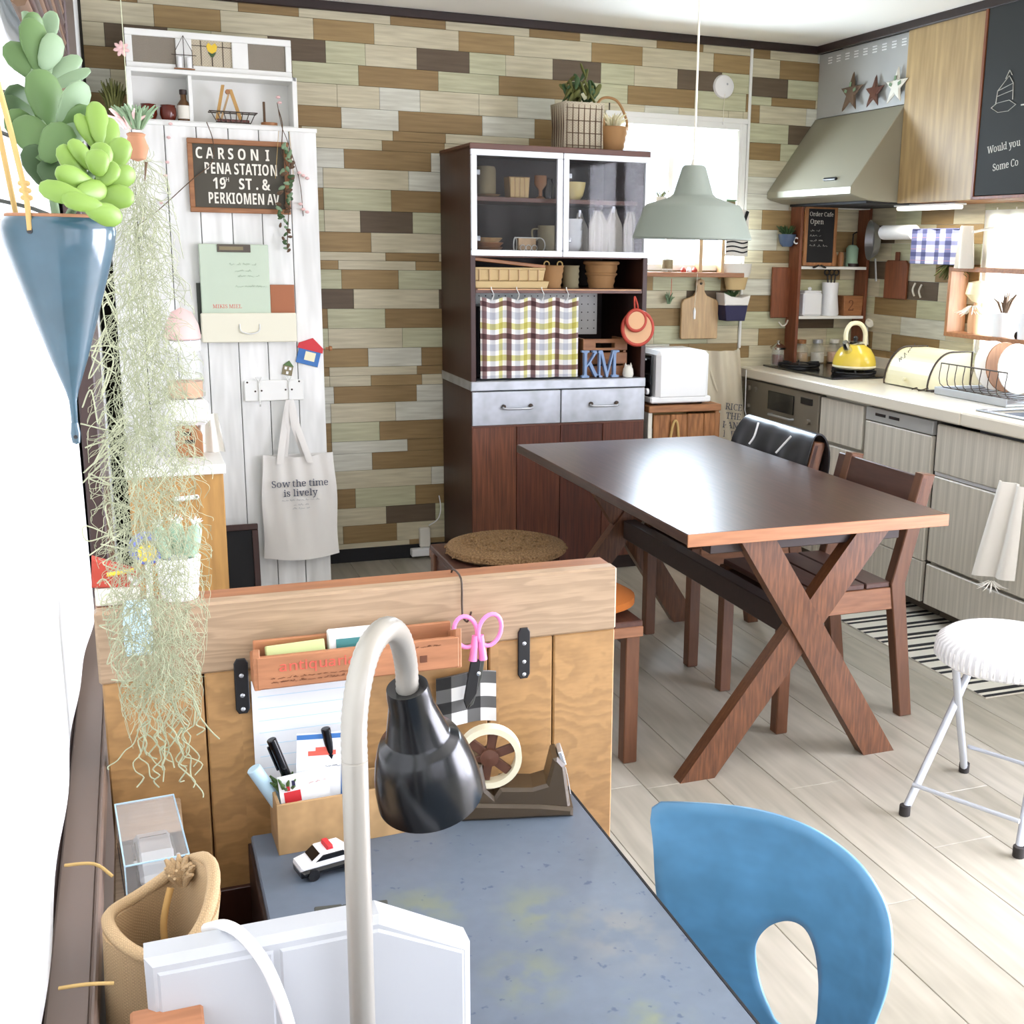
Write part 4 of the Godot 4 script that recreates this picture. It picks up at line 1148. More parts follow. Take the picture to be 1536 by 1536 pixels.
	# upper cabinets
	var uc := T("upper_cabinet", "wall cabinet with pale striped wood door beside the hood", "cabinet", Vector3(0.15, 1.645, 0.99))
	P(uc, "body", bx(0.29, 0.72, 0.5, 0.002), "oak", Vector3(0.012, 0.363, 0))
	P(uc, "door", bx(0.02, 0.73, 0.505, 0.002), "cab_wood", Vector3(-0.146, 0.365, 0))
	var u2 := T("upper_cabinet", "wall cabinet with chalkboard door showing a cake drawing", "cabinet", Vector3(0.15, 1.645, 2.1))
	P(u2, "body", bx(0.29, 0.72, 1.68, 0.002), "red_wood", Vector3(0.012, 0.363, 0.0))
	var ch := P(u2, "chalkboard_door", bx(0.02, 0.71, 0.8, 0.001), "chalk_board", Vector3(-0.156, 0.37, -0.43))
	P(u2, "chalkboard_door", bx(0.02, 0.71, 0.8, 0.001), "chalk_board", Vector3(-0.156, 0.37, 0.4))
	P(u2, "frame_strip", boxes([[-0.15, 0.365, -0.84, 0.04, 0.73, 0.014], [-0.15, 0.006, 0, 0.04, 0.012, 1.68], [-0.15, 0.728, 0, 0.04, 0.012, 1.68]], 0.001), "red_wood")
	var cake := sto()
	for q in [[[-0.07, 0.02], [-0.03, 0.0], [0.03, 0.0], [0.07, 0.02], [0.03, 0.04], [-0.04, 0.035], [-0.07, 0.02]], [[-0.045, 0.035], [-0.04, 0.08], [0.045, 0.1], [0.05, 0.04]], [[-0.04, 0.08], [0.02, 0.13], [0.045, 0.1]], [[-0.04, 0.06], [0.048, 0.075]], [[0.0, 0.12], [0.02, 0.15], [0.035, 0.13]]]:
		var pp := []
		for k in q: pp.append(Vector3(k[0], k[1], 0))
		tubes(cake, pp, 0.003, 5, false, 0.3)
	P(ch, "chalk_drawing", cake.commit(), "chalk", Vector3(-0.011, -0.045, -0.27), Vector3(0, -90, 0))
	P(ch, "chalk_lettering", text("Would you", 0.026, "Droid Serif"), "chalk", Vector3(-0.0105, -0.175, -0.25), Vector3(0, -90, 6))
	P(ch, "chalk_lettering", text("Some Co", 0.026, "Droid Serif"), "chalk", Vector3(-0.0105, -0.245, -0.23), Vector3(0, -90, 6))
	P(ch, "chalk_drawing", joinm([[ring(0.03, 0.003, 20, 5), v(0, 0, 0)], [tube([v(-0.05, -0.03, 0), v(0.06, -0.03, 0)], 0.003, 5), Vector3.ZERO]]), "chalk", Vector3(-0.011, 0.0, -0.12), Vector3(0, -90, 0))
	var ul := T("under_light", "lit white strip light under the wood wall cabinet", "light", Vector3(0.12, 1.628, 0.8))
	P(ul, "tube_cover", bx(0.05, 0.018, 0.42, 0.006), glow("lampglow", Color(1, 0.99, 0.95), 3.0), Vector3.ZERO)
	P(ul, "housing", bx(0.06, 0.008, 0.44, 0.001), "white", Vector3(0, 0.012, 0))
	area("under_light_lamp", Vector3(0.12, 1.612, 0.8), Vector3(-90, 0, 0), Vector2(0.05, 0.42), 0.35, Color(1, 0.97, 0.9))
	# base units
	var ov := T("built_in_oven", "taupe built-in grill oven with dark glass window below the hob", "oven", Vector3(-0.3, 0.62, 0.39))
	P(ov, "body", bx(0.3, 0.18, 0.69, 0.002), "oven", Vector3(0.12, 0.09, 0))
	P(ov, "front", bx(0.02, 0.182, 0.7, 0.003), "oven", Vector3(-0.04, 0.09, 0))
	P(ov, "window", bx(0.006, 0.09, 0.24, 0.002), "black_gloss", Vector3(-0.052, 0.105, 0.02))
	P(ov, "handle", tube([v(-0.05, 0.04, -0.06), v(-0.07, 0.04, -0.06), v(-0.07, 0.04, 0.14), v(-0.05, 0.04, 0.14)], 0.006, 8), "silver")
	P(ov, "display", bx(0.004, 0.03, 0.1, 0.001), "black", Vector3(-0.052, 0.14, 0.25))
	for i in 4: P(ov, "knob", cyl(0.012, 0.014, 12), "oven", Vector3(-0.05, 0.14 if i % 2 == 0 else 0.05, [-0.29, -0.29, -0.22, 0.28][i]), Vector3(0, 0, 90))
	O("hanging_cord", "thin white cord with small hook hanging before the built-in oven", "cord", tube(smooth([v(0, 0.19, 0), v(0.002, 0.02, 0), v(0, -0.01, 0.004), v(0.004, -0.04, 0.012), v(0, -0.07, 0.008)], 5), 0.0025, 6), "white", Vector3(-0.375, 0.66, 0.1))
	var bd := T("base_cabinet", "base unit with a deep drawer under the built-in oven", "cabinet", Vector3(-0.3, 0.0, 0.39))
	P(bd, "body", bx(0.55, 0.53, 0.69, 0.001), "cabinet", Vector3(0.26, 0.345, 0))
	P(bd, "drawer", bx(0.02, 0.34, 0.7, 0.003), "cabinet_v", Vector3(-0.035, 0.42, 0))
	P(bd, "drawer", bx(0.02, 0.17, 0.7, 0.003), "cabinet_v", Vector3(-0.035, 0.16, 0))
	var b2 := T("base_cabinet", "narrow cream base unit between oven and dishwasher", "cabinet", Vector3(-0.3, 0.0, 0.915))
	P(b2, "body", bx(0.55, 0.73, 0.34, 0.001), "cabinet", Vector3(0.26, 0.44, 0))
	P(b2, "drawer", bx(0.02, 0.19, 0.332, 0.004), "cabinet_v", Vector3(-0.035, 0.7, 0))
	P(b2, "drawer", bx(0.02, 0.34, 0.332, 0.004), "cabinet_v", Vector3(-0.035, 0.42, 0))
	P(b2, "drawer", bx(0.02, 0.17, 0.332, 0.004), "cabinet_v", Vector3(-0.035, 0.16, 0))
	var dw := T("dishwasher", "built-in dishwasher with pale ribbed door and grey control strip", "dishwasher", Vector3(-0.3, 0.0, 1.33))
	P(dw, "body", bx(0.55, 0.74, 0.46, 0.001), "cab_gap", Vector3(0.26, 0.43, 0))
	P(dw, "control_strip", bx(0.022, 0.055, 0.45, 0.002), "hood_panel", Vector3(-0.035, 0.772, 0))
	for i in 2: P(dw, "grip_slot", bx(0.004, 0.012, 0.07, 0.001), "black", Vector3(-0.0465, 0.775, -0.12 + 0.095 * i))
	P(dw, "door", bx(0.022, 0.5, 0.45, 0.003), "cabinet_v", Vector3(-0.035, 0.49, 0))
	P(dw, "lower_panel", bx(0.02, 0.165, 0.45, 0.003), "cabinet_v", Vector3(-0.035, 0.155, 0))
	var b3 := T("base_cabinet", "wide cream sink base unit with rail and hanging towel", "cabinet", Vector3(-0.3, 0.0, 2.38))
	P(b3, "body", bx(0.55, 0.6, 1.62, 0.001), "cabinet", Vector3(0.26, 0.37, 0))
	for i in 2:
		P(b3, "drawer", bx(0.02, 0.185, 0.79, 0.004), "cabinet_v", Vector3(-0.035, 0.7, -0.405 + 0.8 * i))
		P(b3, "drawer", bx(0.02, 0.34, 0.79, 0.004), "cabinet_v", Vector3(-0.035, 0.42, -0.405 + 0.8 * i))
		P(b3, "drawer", bx(0.02, 0.165, 0.79, 0.004), "cabinet_v", Vector3(-0.035, 0.155, -0.405 + 0.8 * i))
		P(b3, "grip_rail", bx(0.018, 0.014, 0.79, 0.002), "alu", Vector3(-0.03, 0.6, -0.405 + 0.8 * i))
	for q in [bd, b2, dw, b3]: P(q, "kick_board", bx(0.02, 0.07, {bd: 0.69, b2: 0.34, dw: 0.46, b3: 1.62}[q], 0.0), "kick", Vector3(0.06, 0.036, 0))
	O("hand_towel", "cream fringed hand towel hung over the sink cabinet rail", "towel", joinm([[sheet(func(a, b): return Vector3(-0.018 - 0.014 * sin(a * 9.0 + b) - 0.02 * b, -0.36 * b * (1.0 - 0.08 * a), (a - 0.5) * (0.13 + 0.07 * b) - 0.03 * b), 20, 14, 0.008), Vector3.ZERO], [tuft(30, 0.06, 0.03, 3, 0.0015), v(-0.045, -0.36, -0.03), v(180, 0, 0)]]), "terry", Vector3(-0.366, 0.655, 2.07))
	# corner shelf
	var cs := T("spice_shelf", "reddish wooden shelf unit standing in the corner behind the hob", "shelf", Vector3(0.1, 0.8605, 0.06))
	P(cs, "side_board", bx(0.016, 0.79, 0.1, 0.001), "shelf_wood", Vector3(-0.205, 0.395, 0))
	P(cs, "side_board", bx(0.016, 0.79, 0.1, 0.001), "shelf_wood", Vector3(0.19, 0.395, 0))
	for i in 3: P(cs, "shelf_board", bx(0.38, 0.014, 0.1, 0.001), "white_paint", Vector3(-0.007, [0.245, 0.49, 0.785][i], 0))
	var cbd := T("chalk_menu", "small framed black chalkboard menu on the corner shelf", "chalkboard", Vector3(-0.005, 1.3605, 0.118), 0)
	P(cbd, "frame", boxes([[-0.083, 0.145, 0, 0.016, 0.29, 0.014], [0.083, 0.145, 0, 0.016, 0.29, 0.014], [0, 0.008, 0, 0.149, 0.016, 0.014], [0, 0.282, 0, 0.149, 0.016, 0.014]], 0.001), "oak")
	P(cbd, "board", bx(0.15, 0.266, 0.006, 0.0), "black_matt", Vector3(0, 0.145, 0))
	P(cbd, "chalk_lettering", text("Order Cafe", 0.019, "Droid Serif"), "chalk", Vector3(0.0, 0.248, 0.0035))
	P(cbd, "chalk_lettering", text("Open", 0.022, "Droid Serif"), "chalk", Vector3(-0.025, 0.212, 0.0035))
	for i in 4: P(cbd, "chalk_writing", scrawl([0.05, 0.06, 0.07, 0.1][i], 0.012, 31 + i), "chalk", Vector3(-0.06, 0.165 - i * 0.024, 0.004))
	P(cbd, "stand_feet", boxes([[-0.02, -0.003, 0.01, 0.03, 0.006, 0.02, 0, 0, 25], [0.02, -0.003, 0.01, 0.03, 0.006, 0.02, 0, 0, -25]], 0.001), "black")
	# shelf goods
	for i in 2: O("wood_shaker", ["left wooden shaker right of the chalk menu", "right wooden shaker beside the pepper mill"][i], "shaker", lathe([[0, 0], [0.016, 0], [0.018, 0.05], [0.012, 0.065], [0.012, 0.07], [0, 0.072]], 14), "oak", Vector3(0.118 + i * 0.04, 1.3585, 0.06), Vector3.ZERO, "wooden shakers")
	var pm := T("coffee_mill", "pale small coffee mill with a dark crank on the corner shelf", "mill", Vector3(0.225, 1.3585, 0.06))
	P(pm, "body", lathe([[0, 0], [0.034, 0], [0.03, 0.03], [0.032, 0.09], [0.02, 0.105], [0, 0.108]], 16), "cactus")
	P(pm, "crank", tube([v(0, 0.105, 0), v(0, 0.16, 0), v(0.0, 0.17, 0.03)], 0.004, 6), "black")
	P(pm, "base", lathe([[0, 0], [0.03, 0], [0.03, 0.016], [0, 0.016]], 16), "walnut_dark", Vector3(0, -0.0005, 0.012))
	var wc := T("square_canister", "square white canister with lid knob on the corner shelf", "canister", Vector3(-0.012, 1.113, 0.06))
	P(wc, "body", bx(0.11, 0.115, 0.08, 0.008), "white_gloss", Vector3(0, 0.058, 0))
	P(wc, "lid", bx(0.1, 0.01, 0.076, 0.004), "white_gloss", Vector3(0, 0.12, 0))
	P(wc, "knob", lathe([[0, 0], [0.008, 0], [0.011, 0.012], [0, 0.018]], 12), "white_gloss", Vector3(0, 0.125, 0))
	var pi := T("utensil_jug", "tall white jug of dark handled utensils on the corner shelf", "jug", Vector3(0.108, 1.113, 0.06))
	P(pi, "body", lathe([[0, 0], [0.046, 0], [0.05, 0.01], [0.04, 0.1], [0.042, 0.165], [0.038, 0.165], [0.036, 0.1], [0.044, 0.008], [0, 0.008]], 24), "white_gloss")
	for i in 3: P(pi, "utensil", joinm([[tube([v(0, 0.03, 0), v(0.02 * (i - 1), 0.2, 0)], 0.004, 6), Vector3.ZERO], [ring(0.014, 0.004, 14, 6), v(0.024 * (i - 1), 0.215, 0)]]), "black", Vector3(0, 0.0, 0.005 * i))
	var bo := T("number_box", "small wooden box stencilled with a 2 on the corner shelf", "box", Vector3(0.225, 1.113, 0.06))
	P(bo, "body", prism([[-0.052, 0], [0.052, 0], [0.058, 0.1], [-0.058, 0.1]], 0.085, 0.003), "oak_h")
	P(bo, "stencil", text("2", 0.05, "Droid Serif"), "ink_brown", Vector3(-0.015, 0.05, 0.043))
	for i in 3:
		var j := T("storage_jar", ["left glass jar of brown grains under the corner shelf", "middle low glass jar of pale sugar behind the hob", "pinkish glass jar right under the corner shelf"][i], "jar", Vector3(-0.02 + i * 0.1, 0.8695, 0.02), 0, "jars behind the hob")
		P(j, "glass", lathe([[0, 0], [0.036, 0], [0.038, 0.006], [0.038, 0.075], [0.026, 0.09], [0.026, 0.1], [0, 0.1]], 18), "jar_glass")
		P(j, "contents", cyl(0.034, 0.05, 16), ["card", "offwhite", "pad"][i], Vector3(0, 0.004, 0))
		P(j, "stopper", cyl(0.026, 0.02, 14), ["oak", "silver", "offwhite"][i], Vector3(0, 0.1, 0))
	var mp := T("glass_pepper_pot", "glass and chrome coffee pot at the back left of the hob", "coffee pot", Vector3(-0.2, 0.8695, 0.1))
	P(mp, "glass", lathe([[0, 0], [0.034, 0], [0.036, 0.01], [0.03, 0.08], [0, 0.08]], 18), "jar_glass")
	P(mp, "grounds", cyl(0.029, 0.05, 16), "brown_jar", Vector3(0, 0.004, 0))
	P(mp, "lid", lathe([[0.0, 0.08], [0.04, 0.08], [0.042, 0.09], [0.02, 0.105], [0.008, 0.11], [0.01, 0.122], [0, 0.126]], 20), "chrome")
	var hbd := T("side_board", "long reddish cutting board hung on the side of the corner shelf", "chopping board", Vector3(-0.15, 1.1, 0.025))
	P(hbd, "board", prism([[-0.06, 0.0], [0.06, 0.0], [0.062, 0.02], [0.062, 0.25], [-0.062, 0.25], [-0.062, 0.02]], 0.016, 0.003), "red_wood")
	P(hbd, "hook", tube(smooth([v(-0.02, -0.02, 0.015), v(0, -0.04, 0.02), v(0.02, -0.03, 0.02), v(0.03, -0.01, 0.02)], 4), 0.004, 6), "offwhite")
	var bp := T("enamel_pot", "blue enamel pot with small plant hung beside the corner shelf", "planter", Vector3(-0.155, 1.45, 0.055))
	P(bp, "pot", bowl(0.045, 0.06, 0.5), "enamel_blue")
	P(bp, "handle", ring(0.014, 0.004, 16, 6), "white", Vector3(0.035, 0.03, 0.03))
	P(bp, "plant", tuft(40, 0.045, 0.06, 17, 0.004), "leaf_dark", Vector3(0, 0.045, 0))
	# right wall things
	var fp := T("hanging_pan", "steel frying pan hung edge on at the right wall corner", "pan", Vector3(0.27, 1.49, 0.2))
	P(fp, "pan", lathe([[0, 0], [0.07, 0], [0.095, 0.035], [0.098, 0.035], [0.072, -0.003], [0, -0.003]], 30), "steel", Vector3.ZERO, Vector3(0, -20, 90))
	P(fp, "handle", tube([v(0, -0.09, 0), v(0, -0.2, 0.02)], 0.007, 7, false, 0.5), "silver")
	var pt := T("towel_rod", "white towel rod with paper roll fixed under the wall cabinet", "towel rail", Vector3(0.2, 1.525, 0.66))
	P(pt, "rod", tube([v(0, 0, -0.34), v(0, 0, 0.36)], 0.007, 8), "white")
	P(pt, "paper_roll", cyl(0.034, 0.24, 24), "white", Vector3(0, 0, -0.3), Vector3(90, 0, 0))
	for s in [-0.345, 0.365]: P(pt, "bracket", tube([v(0.1, 0.02, s), v(0.0, 0.0, s)], 0.006, 6), "white")
	O("blue_cloth", "blue checked dish cloth with fringe folded over the towel rod", "cloth", joinm([[sheet(func(a, b): return Vector3(-0.012 + 0.006 * sin(a * 15.0), 0.01 - 0.155 * b, (a - 0.5) * 0.34), 24, 8, 0.004), Vector3.ZERO], [sheet(func(a, b): return Vector3(0.014, 0.01 - 0.12 * b, (a - 0.5) * 0.33), 12, 4, 0.004), Vector3.ZERO], [boxes([[0.0, 0.011, 0, 0.028, 0.004, 0.335]], 0.001), Vector3.ZERO]]), "bluecheck", Vector3(0.2, 1.528, 0.77))
	O("white_dishcloth", "white cloth hanging at the end of the towel rod by the window", "cloth", sheet(func(a, b): return Vector3(-0.01 + 0.02 * sin(a * 8.0), -0.18 * b, (a - 0.5) * (0.06 + 0.05 * b)), 14, 8, 0.006), "linen", Vector3(0.19, 1.55, 0.985))
	var wb := T("small_board", "small brown wooden board hung on the right plank wall", "board", Vector3(0.296, 1.21, 0.35), -90)
	P(wb, "board", prism([[-0.09, 0.0], [0.09, 0.0], [0.09, 0.17], [0.075, 0.185], [-0.075, 0.185], [-0.09, 0.17]], 0.014, 0.003), "red_wood")
	P(wb, "handle", bx(0.03, 0.05, 0.012, 0.003), "red_wood", Vector3(0, 0.2, 0))
	O("dried_flowers", "bunch of dried flowers hung upside down beside the kitchen window", "dried flowers", tuft(50, 0.07, 0.12, 44, 0.004), "leaf_olive", Vector3(0.26, 1.43, 0.83), Vector3(180, 0, 0))
	var hk := O("wall_hook", "left small white hook on the dark plank of the right wall", "hook", tube(smooth([v(0, 0.05, 0), v(-0.02, 0.02, 0.01), v(-0.015, -0.01, 0.02)], 4), 0.005, 6), "offwhite", Vector3(0.3, 1.24, 0.5))
	dup(hk, "right small white hook on the dark plank of the right wall", Vector3(0.3, 1.235, 0.55))
	O("spoon_rest", "white hooked ladle hung on the right side of the corner shelf", "ladle", joinm([[tube([v(0, 0, 0), v(0, -0.12, 0.02)], 0.006, 7), Vector3.ZERO], [bowl(0.024, 0.02), v(0, -0.02, 0.01), v(60, 0, 0)]]), "offwhite", Vector3(0.285, 1.09, 0.14))
	# window shelf over the sink
	var ws := T("sink_shelf", "wooden shelf frame with plants in front of the kitchen window", "shelf", Vector3(0.25, 1.08, 1.5))
	P(ws, "board", bx(0.1, 0.02, 1.26, 0.002), "oak_h", Vector3(0, 0.0, 0))
	P(ws, "top_rail", bx(0.1, 0.02, 1.26, 0.002), "oak_h", Vector3(0, 0.285, 0))
	P(ws, "side_board", bx(0.1, 0.28, 0.018, 0.002), "oak", Vector3(0, 0.142, -0.62))
	P(ws, "side_board", bx(0.1, 0.28, 0.018, 0.002), "oak", Vector3(0, 0.142, 0.62))
	var f1 := T("flower_bottle", "cream flower in a pale pinkish bottle on the sink shelf", "vase", Vector3(0.25, 1.0905, 1.02))
	P(f1, "bottle", lathe([[0, 0], [0.03, 0], [0.034, 0.05], [0.03, 0.1], [0.014, 0.12], [0.014, 0.14], [0, 0.14]], 18), "pad")
	P(f1, "flower", lathe([[0, 0], [0.03, 0.01], [0.06, 0.04], [0.05, 0.09], [0.0, 0.1]], 16), "cream", Vector3(0, 0.13, 0.01))
	P(f1, "stems", tuft(20, 0.06, -0.05, 5, 0.002), "offwhite", Vector3(-0.02, 0.12, 0))
	var f2 := T("shelf_pot", "white pot with dark sprig on the sink shelf", "pot", Vector3(0.25, 1.0905, 1.2))
	P(f2, "pot", lathe([[0, 0], [0.045, 0], [0.055, 0.1], [0.05, 0.1], [0.042, 0.008], [0, 0.008]], 20), "white_gloss")
	P(f2, "sprig", tuft(14, 0.04, 0.09, 6, 0.004), "twig", Vector3(0, 0.1, 0))
	O("milk_pot", "small white pot at the right end of the sink shelf in view", "pot", lathe([[0, 0], [0.045, 0], [0.05, 0.11], [0.046, 0.11], [0.04, 0.008], [0, 0.008]], 20), "white_gloss", Vector3(0.25, 1.0905, 1.36))
	O("sheer_cafe_curtain", "sheer white curtain over the upper half of the kitchen window", "curtain", sheet(func(a, b): return Vector3(0.312 + 0.006 * sin(a * 70.0), 1.63 - 0.26 * b, 0.94 + a * 1.35), 90, 4, 0.001), "lace")
	# bread bin, rack, wire word
	var bb := T("bread_bin", "rounded cream bread bin with dark rim on the worktop", "bread bin", Vector3(0.02, 0.866, 1.02))
	var pr := []
	for i in 13: pr.append([-0.115 + 0.115 * (1 - cos(PI * i / 24.0)), 0.155 * sin(PI * i / 24.0)])
	pr.append([0.1, 0.155]); pr.append([0.1, 0.0])
	P(bb, "shell", prism(pr, 0.31, 0.004, false), "cream", Vector3(0, 0, 0))
	for s in [-1, 1]:
		var pth := []
		for q in pr: pth.append(Vector3(q[0] * 1.03, q[1] * 1.03, s * 0.155))
		P(bb, "rim", tube(pth, 0.004, 6, true), "wire")
	P(bb, "lettering", scrawl(0.13, 0.022, 7, 0.002), "wire", Vector3(-0.1, 0.095, -0.07), Vector3(0, -90, 40))
	P(bb, "knob", lathe([[0, 0], [0.008, 0], [0.01, 0.012], [0, 0.016]], 12), "cream", Vector3(-0.117, 0.03, 0.0), Vector3(0, 0, 90))
	var dr := T("dish_rack", "steel wire dish rack on a tray beside the sink", "dish rack", Vector3(0.05, 0.8605, 1.46))
	P(dr, "tray", boxes([[0, 0.004, 0, 0.32, 0.008, 0.44], [-0.158, 0.016, 0, 0.006, 0.03, 0.44], [0, 0.016, -0.218, 0.32, 0.03, 0.006]], 0.002), "steel")
	var wr := []
	for i in 9: wr.append([tube(smooth([v(-0.15, 0.13, -0.2 + i * 0.05), v(-0.13, 0.03, -0.2 + i * 0.05), v(0.13, 0.03, -0.2 + i * 0.05), v(0.15, 0.13, -0.2 + i * 0.05)], 5), 0.002, 5), Vector3.ZERO])
	for s in [-0.15, 0.15]: wr.append([tube([v(s, 0.13, -0.2), v(s, 0.13, 0.2)], 0.003, 6), Vector3.ZERO])
	P(dr, "wires", joinm(wr), "wire")
	var pl := O("dinner_plate", "cream plate standing first in the dish rack", "plate", lathe([[0, 0], [0.05, 0], [0.1, 0.014], [0.098, 0.017], [0.05, 0.004], [0, 0.004]], 30), "offwhite", Vector3(0.04, 0.99, 1.40), Vector3(80, 0, 0), "plates in the dish rack")
	var pl2 = dup(pl, "brown rimmed plate standing second in the dish rack", Vector3(0.04, 0.99, 1.47))
	pl2.rotation_degrees = Vector3(80, 0, 0)
	pl2.material_override = M.oak
	var pl3 = dup(pl, "cream plate standing third in the dish rack", Vector3(0.04, 0.99, 1.54))
	pl3.rotation_degrees = Vector3(80, 0, 0)
	var kb := T("steel_cutlery_pot", "pale steel cutlery pot with a ladle behind the dish rack", "utensil pot", Vector3(0.23, 0.8605, 1.3))
	P(kb, "pot", lathe([[0, 0], [0.045, 0], [0.045, 0.12], [0.042, 0.12], [0.042, 0.006], [0, 0.006]], 20), "steel")
	P(kb, "ladle", joinm([[tube([v(0, 0.02, 0), v(0, 0.24, 0.01)], 0.004, 6), Vector3.ZERO], [bowl(0.02, 0.012), v(0, 0.24, 0.01), v(80, 0, 0)]]), "wire")
	O("wire_word", "black wire word ornament lying on the worktop edge", "ornament", scrawl(0.22, 0.04, 19, 0.003), "wire", Vector3(-0.145, 0.866, 1.13), Vector3(-70, -75, 0))

func leg_box(a: Vector3, b: Vector3, w: float, d: float, bev := 0.003) -> ArrayMesh:
	# a straight post from a to b, w wide in x and d in z
	var st := sto()
	var h := b - a
	var q := []
	for k in [[-1, -1], [1, -1], [1, 1], [-1, 1]]: q.append(Vector3(k[0] * w / 2, 0, k[1] * d / 2))
	for i in 4:
		var j := (i + 1) % 4
		var n: Vector3 = (q[i] + q[j]).normalized()
		n = (n - h.normalized() * n.dot(h.normalized())).normalized()
		fan(st, [a + q[i], a + q[j], b + q[j], b + q[i]], n)
	fan(st, [a + q[0], a + q[1], a + q[2], a + q[3]], Vector3.DOWN)
	fan(st, [b + q[0], b + q[1], b + q[2], b + q[3]], Vector3.UP)
	return st.commit()

func dining() -> void:
	var t := T("dining_table", "brown wooden dining table on crossed legs in the middle of the room", "table", Vector3(-1.508, 0, 1.914))
	P(t, "tabletop", bx(0.812, 0.03, 1.442, 0.003), "table_top", Vector3(0, 0.705, 0))
	P(t, "end_edge", bx(0.812, 0.034, 0.004, 0.001), "table_edge", Vector3(0, 0.703, 0.7225))
	P(t, "underframe", boxes([[-0.25, 0.665, 0, 0.06, 0.05, 1.2], [0.25, 0.665, 0, 0.06, 0.05, 1.2], [0, 0.665, 0.62, 0.6, 0.05, 0.05], [0, 0.665, -0.62, 0.6, 0.05, 0.05]], 0.002), "walnut_dark")
	P(t, "stretcher", bx(0.05, 0.07, 1.2, 0.003), "walnut_dark", Vector3(0.0, 0.4, 0))
	for s in [1, -1]:
		P(t, "leg", leg_box(Vector3(-0.32, 0, s * 0.64), Vector3(0.215, 0.69, s * 0.64), 0.105, 0.045), "table_leg")
		P(t, "leg", leg_box(Vector3(0.265, 0, s * 0.652), Vector3(-0.18, 0.69, s * 0.652), 0.105, 0.045), "table_leg")
	# two chairs on the cooker side, one with a black bag over its back
	var c := T("dining_chair", "dark wooden chair with slatted seat at the near right of the table", "chair", Vector3(-1.22, 0, 2.17))
	for s in [-1, 1]:
		P(c, "front_leg", bx(0.04, 0.43, 0.04, 0.003), "chair_wood", Vector3(-0.225, 0.215, s * 0.185))
		P(c, "rear_leg", prism([[0.2, 0], [0.245, 0], [0.182, 0.44], [0.262, 0.775], [0.215, 0.78], [0.13, 0.44]], 0.04, 0.003), "chair_wood", Vector3(0, 0, s * 0.19))
		P(c, "side_rail", bx(0.37, 0.07, 0.03, 0.002), "chair_side", Vector3(-0.03, 0.395, s * 0.19))
	for i in 4: P(c, "seat_slat", bx(0.088, 0.018, 0.4, 0.003), "chair_dark", Vector3(-0.19 + i * 0.093, 0.439, 0))
	P(c, "front_rail", bx(0.03, 0.06, 0.36, 0.002), "chair_dark", Vector3(-0.225, 0.39, 0))
	P(c, "rear_rail", bx(0.03, 0.06, 0.36, 0.002), "chair_dark", Vector3(0.145, 0.39, 0))
	P(c, "backrest", bx(0.02, 0.085, 0.46, 0.003), "chair_dark", Vector3(0.215, 0.728, -0.02), Vector3(0, 0, -13))
	dup(c, "dark wooden chair with a black bag over its back beside the counter", Vector3(-1.22, 0, 1.555))
	var bg := T("black_bag", "glossy black bag draped over the back of the far chair", "bag", Vector3(-0.985, 0.50, 1.515))
	var path := smooth([v(-0.085, 0.09, 0), v(-0.07, 0.2, 0), v(-0.028, 0.292, 0), v(0.012, 0.298, 0), v(0.035, 0.22, 0), v(0.03, 0.06, 0)], 6)
	P(bg, "body", sheet(func(a, b):
		var k: float = b * (path.size() - 1.001)
		var p: Vector3 = path[int(k)].lerp(path[int(k) + 1], k - int(k))
		var e: float = absf(b - 0.5) * 2.0
		return p + Vector3((0.016 * sin(a * 13.0 + b * 5.0) + 0.01 * sin(a * 31.0)) * e * e, -0.016 * sin(a * 5.0) * e, (a - 0.5) * (0.53 + 0.03 * sin(b * 9.0))), 40, 26, 0.006), "plastic_black")
	P(bg, "cord_end", tube(smooth([v(-0.05, 0.3, -0.1), v(-0.07, 0.25, -0.09), v(-0.085, 0.22, -0.1)], 4), 0.004, 6), "white")
	P(bg, "cord_end", tube([v(-0.085, 0.22, 0.1), v(-0.05, 0.285, 0.14)], 0.004, 6), "white")
	# bench on the other side with two seat pads
	var b := T("bench", "dark slatted wooden bench along the left side of the table", "bench", Vector3(-2.12, 0, 1.93))
	for i in 4: P(b, "seat_slat", bx(0.085, 0.02, 1.0, 0.003), "chair_dark", Vector3(-0.137 + i * 0.0915, 0.42, 0))
	for sx in [-1, 1]:
		for sz in [-1, 1]: P(b, "leg", bx(0.042, 0.41, 0.042, 0.003), "chair_wood", Vector3(sx * 0.16, 0.205, sz * 0.46))
	for sx in [-1, 1]: P(b, "side_rail", bx(0.022, 0.06, 0.9, 0.002), "chair_dark", Vector3(sx * 0.16, 0.37, 0))
	for sz in [-1, 1]: P(b, "end_rail", bx(0.36, 0.03, 0.03, 0.002), "chair_side", Vector3(0, 0.4, sz * 0.49))
	var sg := T("seagrass_mat", "round brown woven seagrass mat on the bench", "seat pad", Vector3(-2.085, 0.4305, 1.62))
	P(sg, "pad", lathe([[0, 0], [0.18, 0], [0.2, 0.012], [0.196, 0.03], [0.16, 0.04], [0, 0.042]], 48), "seagrass")
	rng.seed = 77
	var kn := sto()
	for i in 1300:
		var r := sqrt(rng.randf()) * 0.195
		var a := rng.randf() * TAU
		var p := Vector3(cos(a) * r, 0.038 - 0.024 * pow(r / 0.195, 4), sin(a) * r)
		var d := Vector3(rng.randf_range(-1, 1), rng.randf_range(-0.1, 0.5), rng.randf_range(-1, 1)).normalized() * 0.014
		tubes(kn, [p - d, p + Vector3(0, 0.008, 0), p + d], [0.003, 0.0062, 0.0025], 5)
	stuff(P(sg, "woven_knots", kn.commit(), "seagrass"))
	var oc := T("orange_cushion", "orange knitted cushion on the near end of the bench", "cushion", Vector3(-2.05, 0.4305, 2.27))
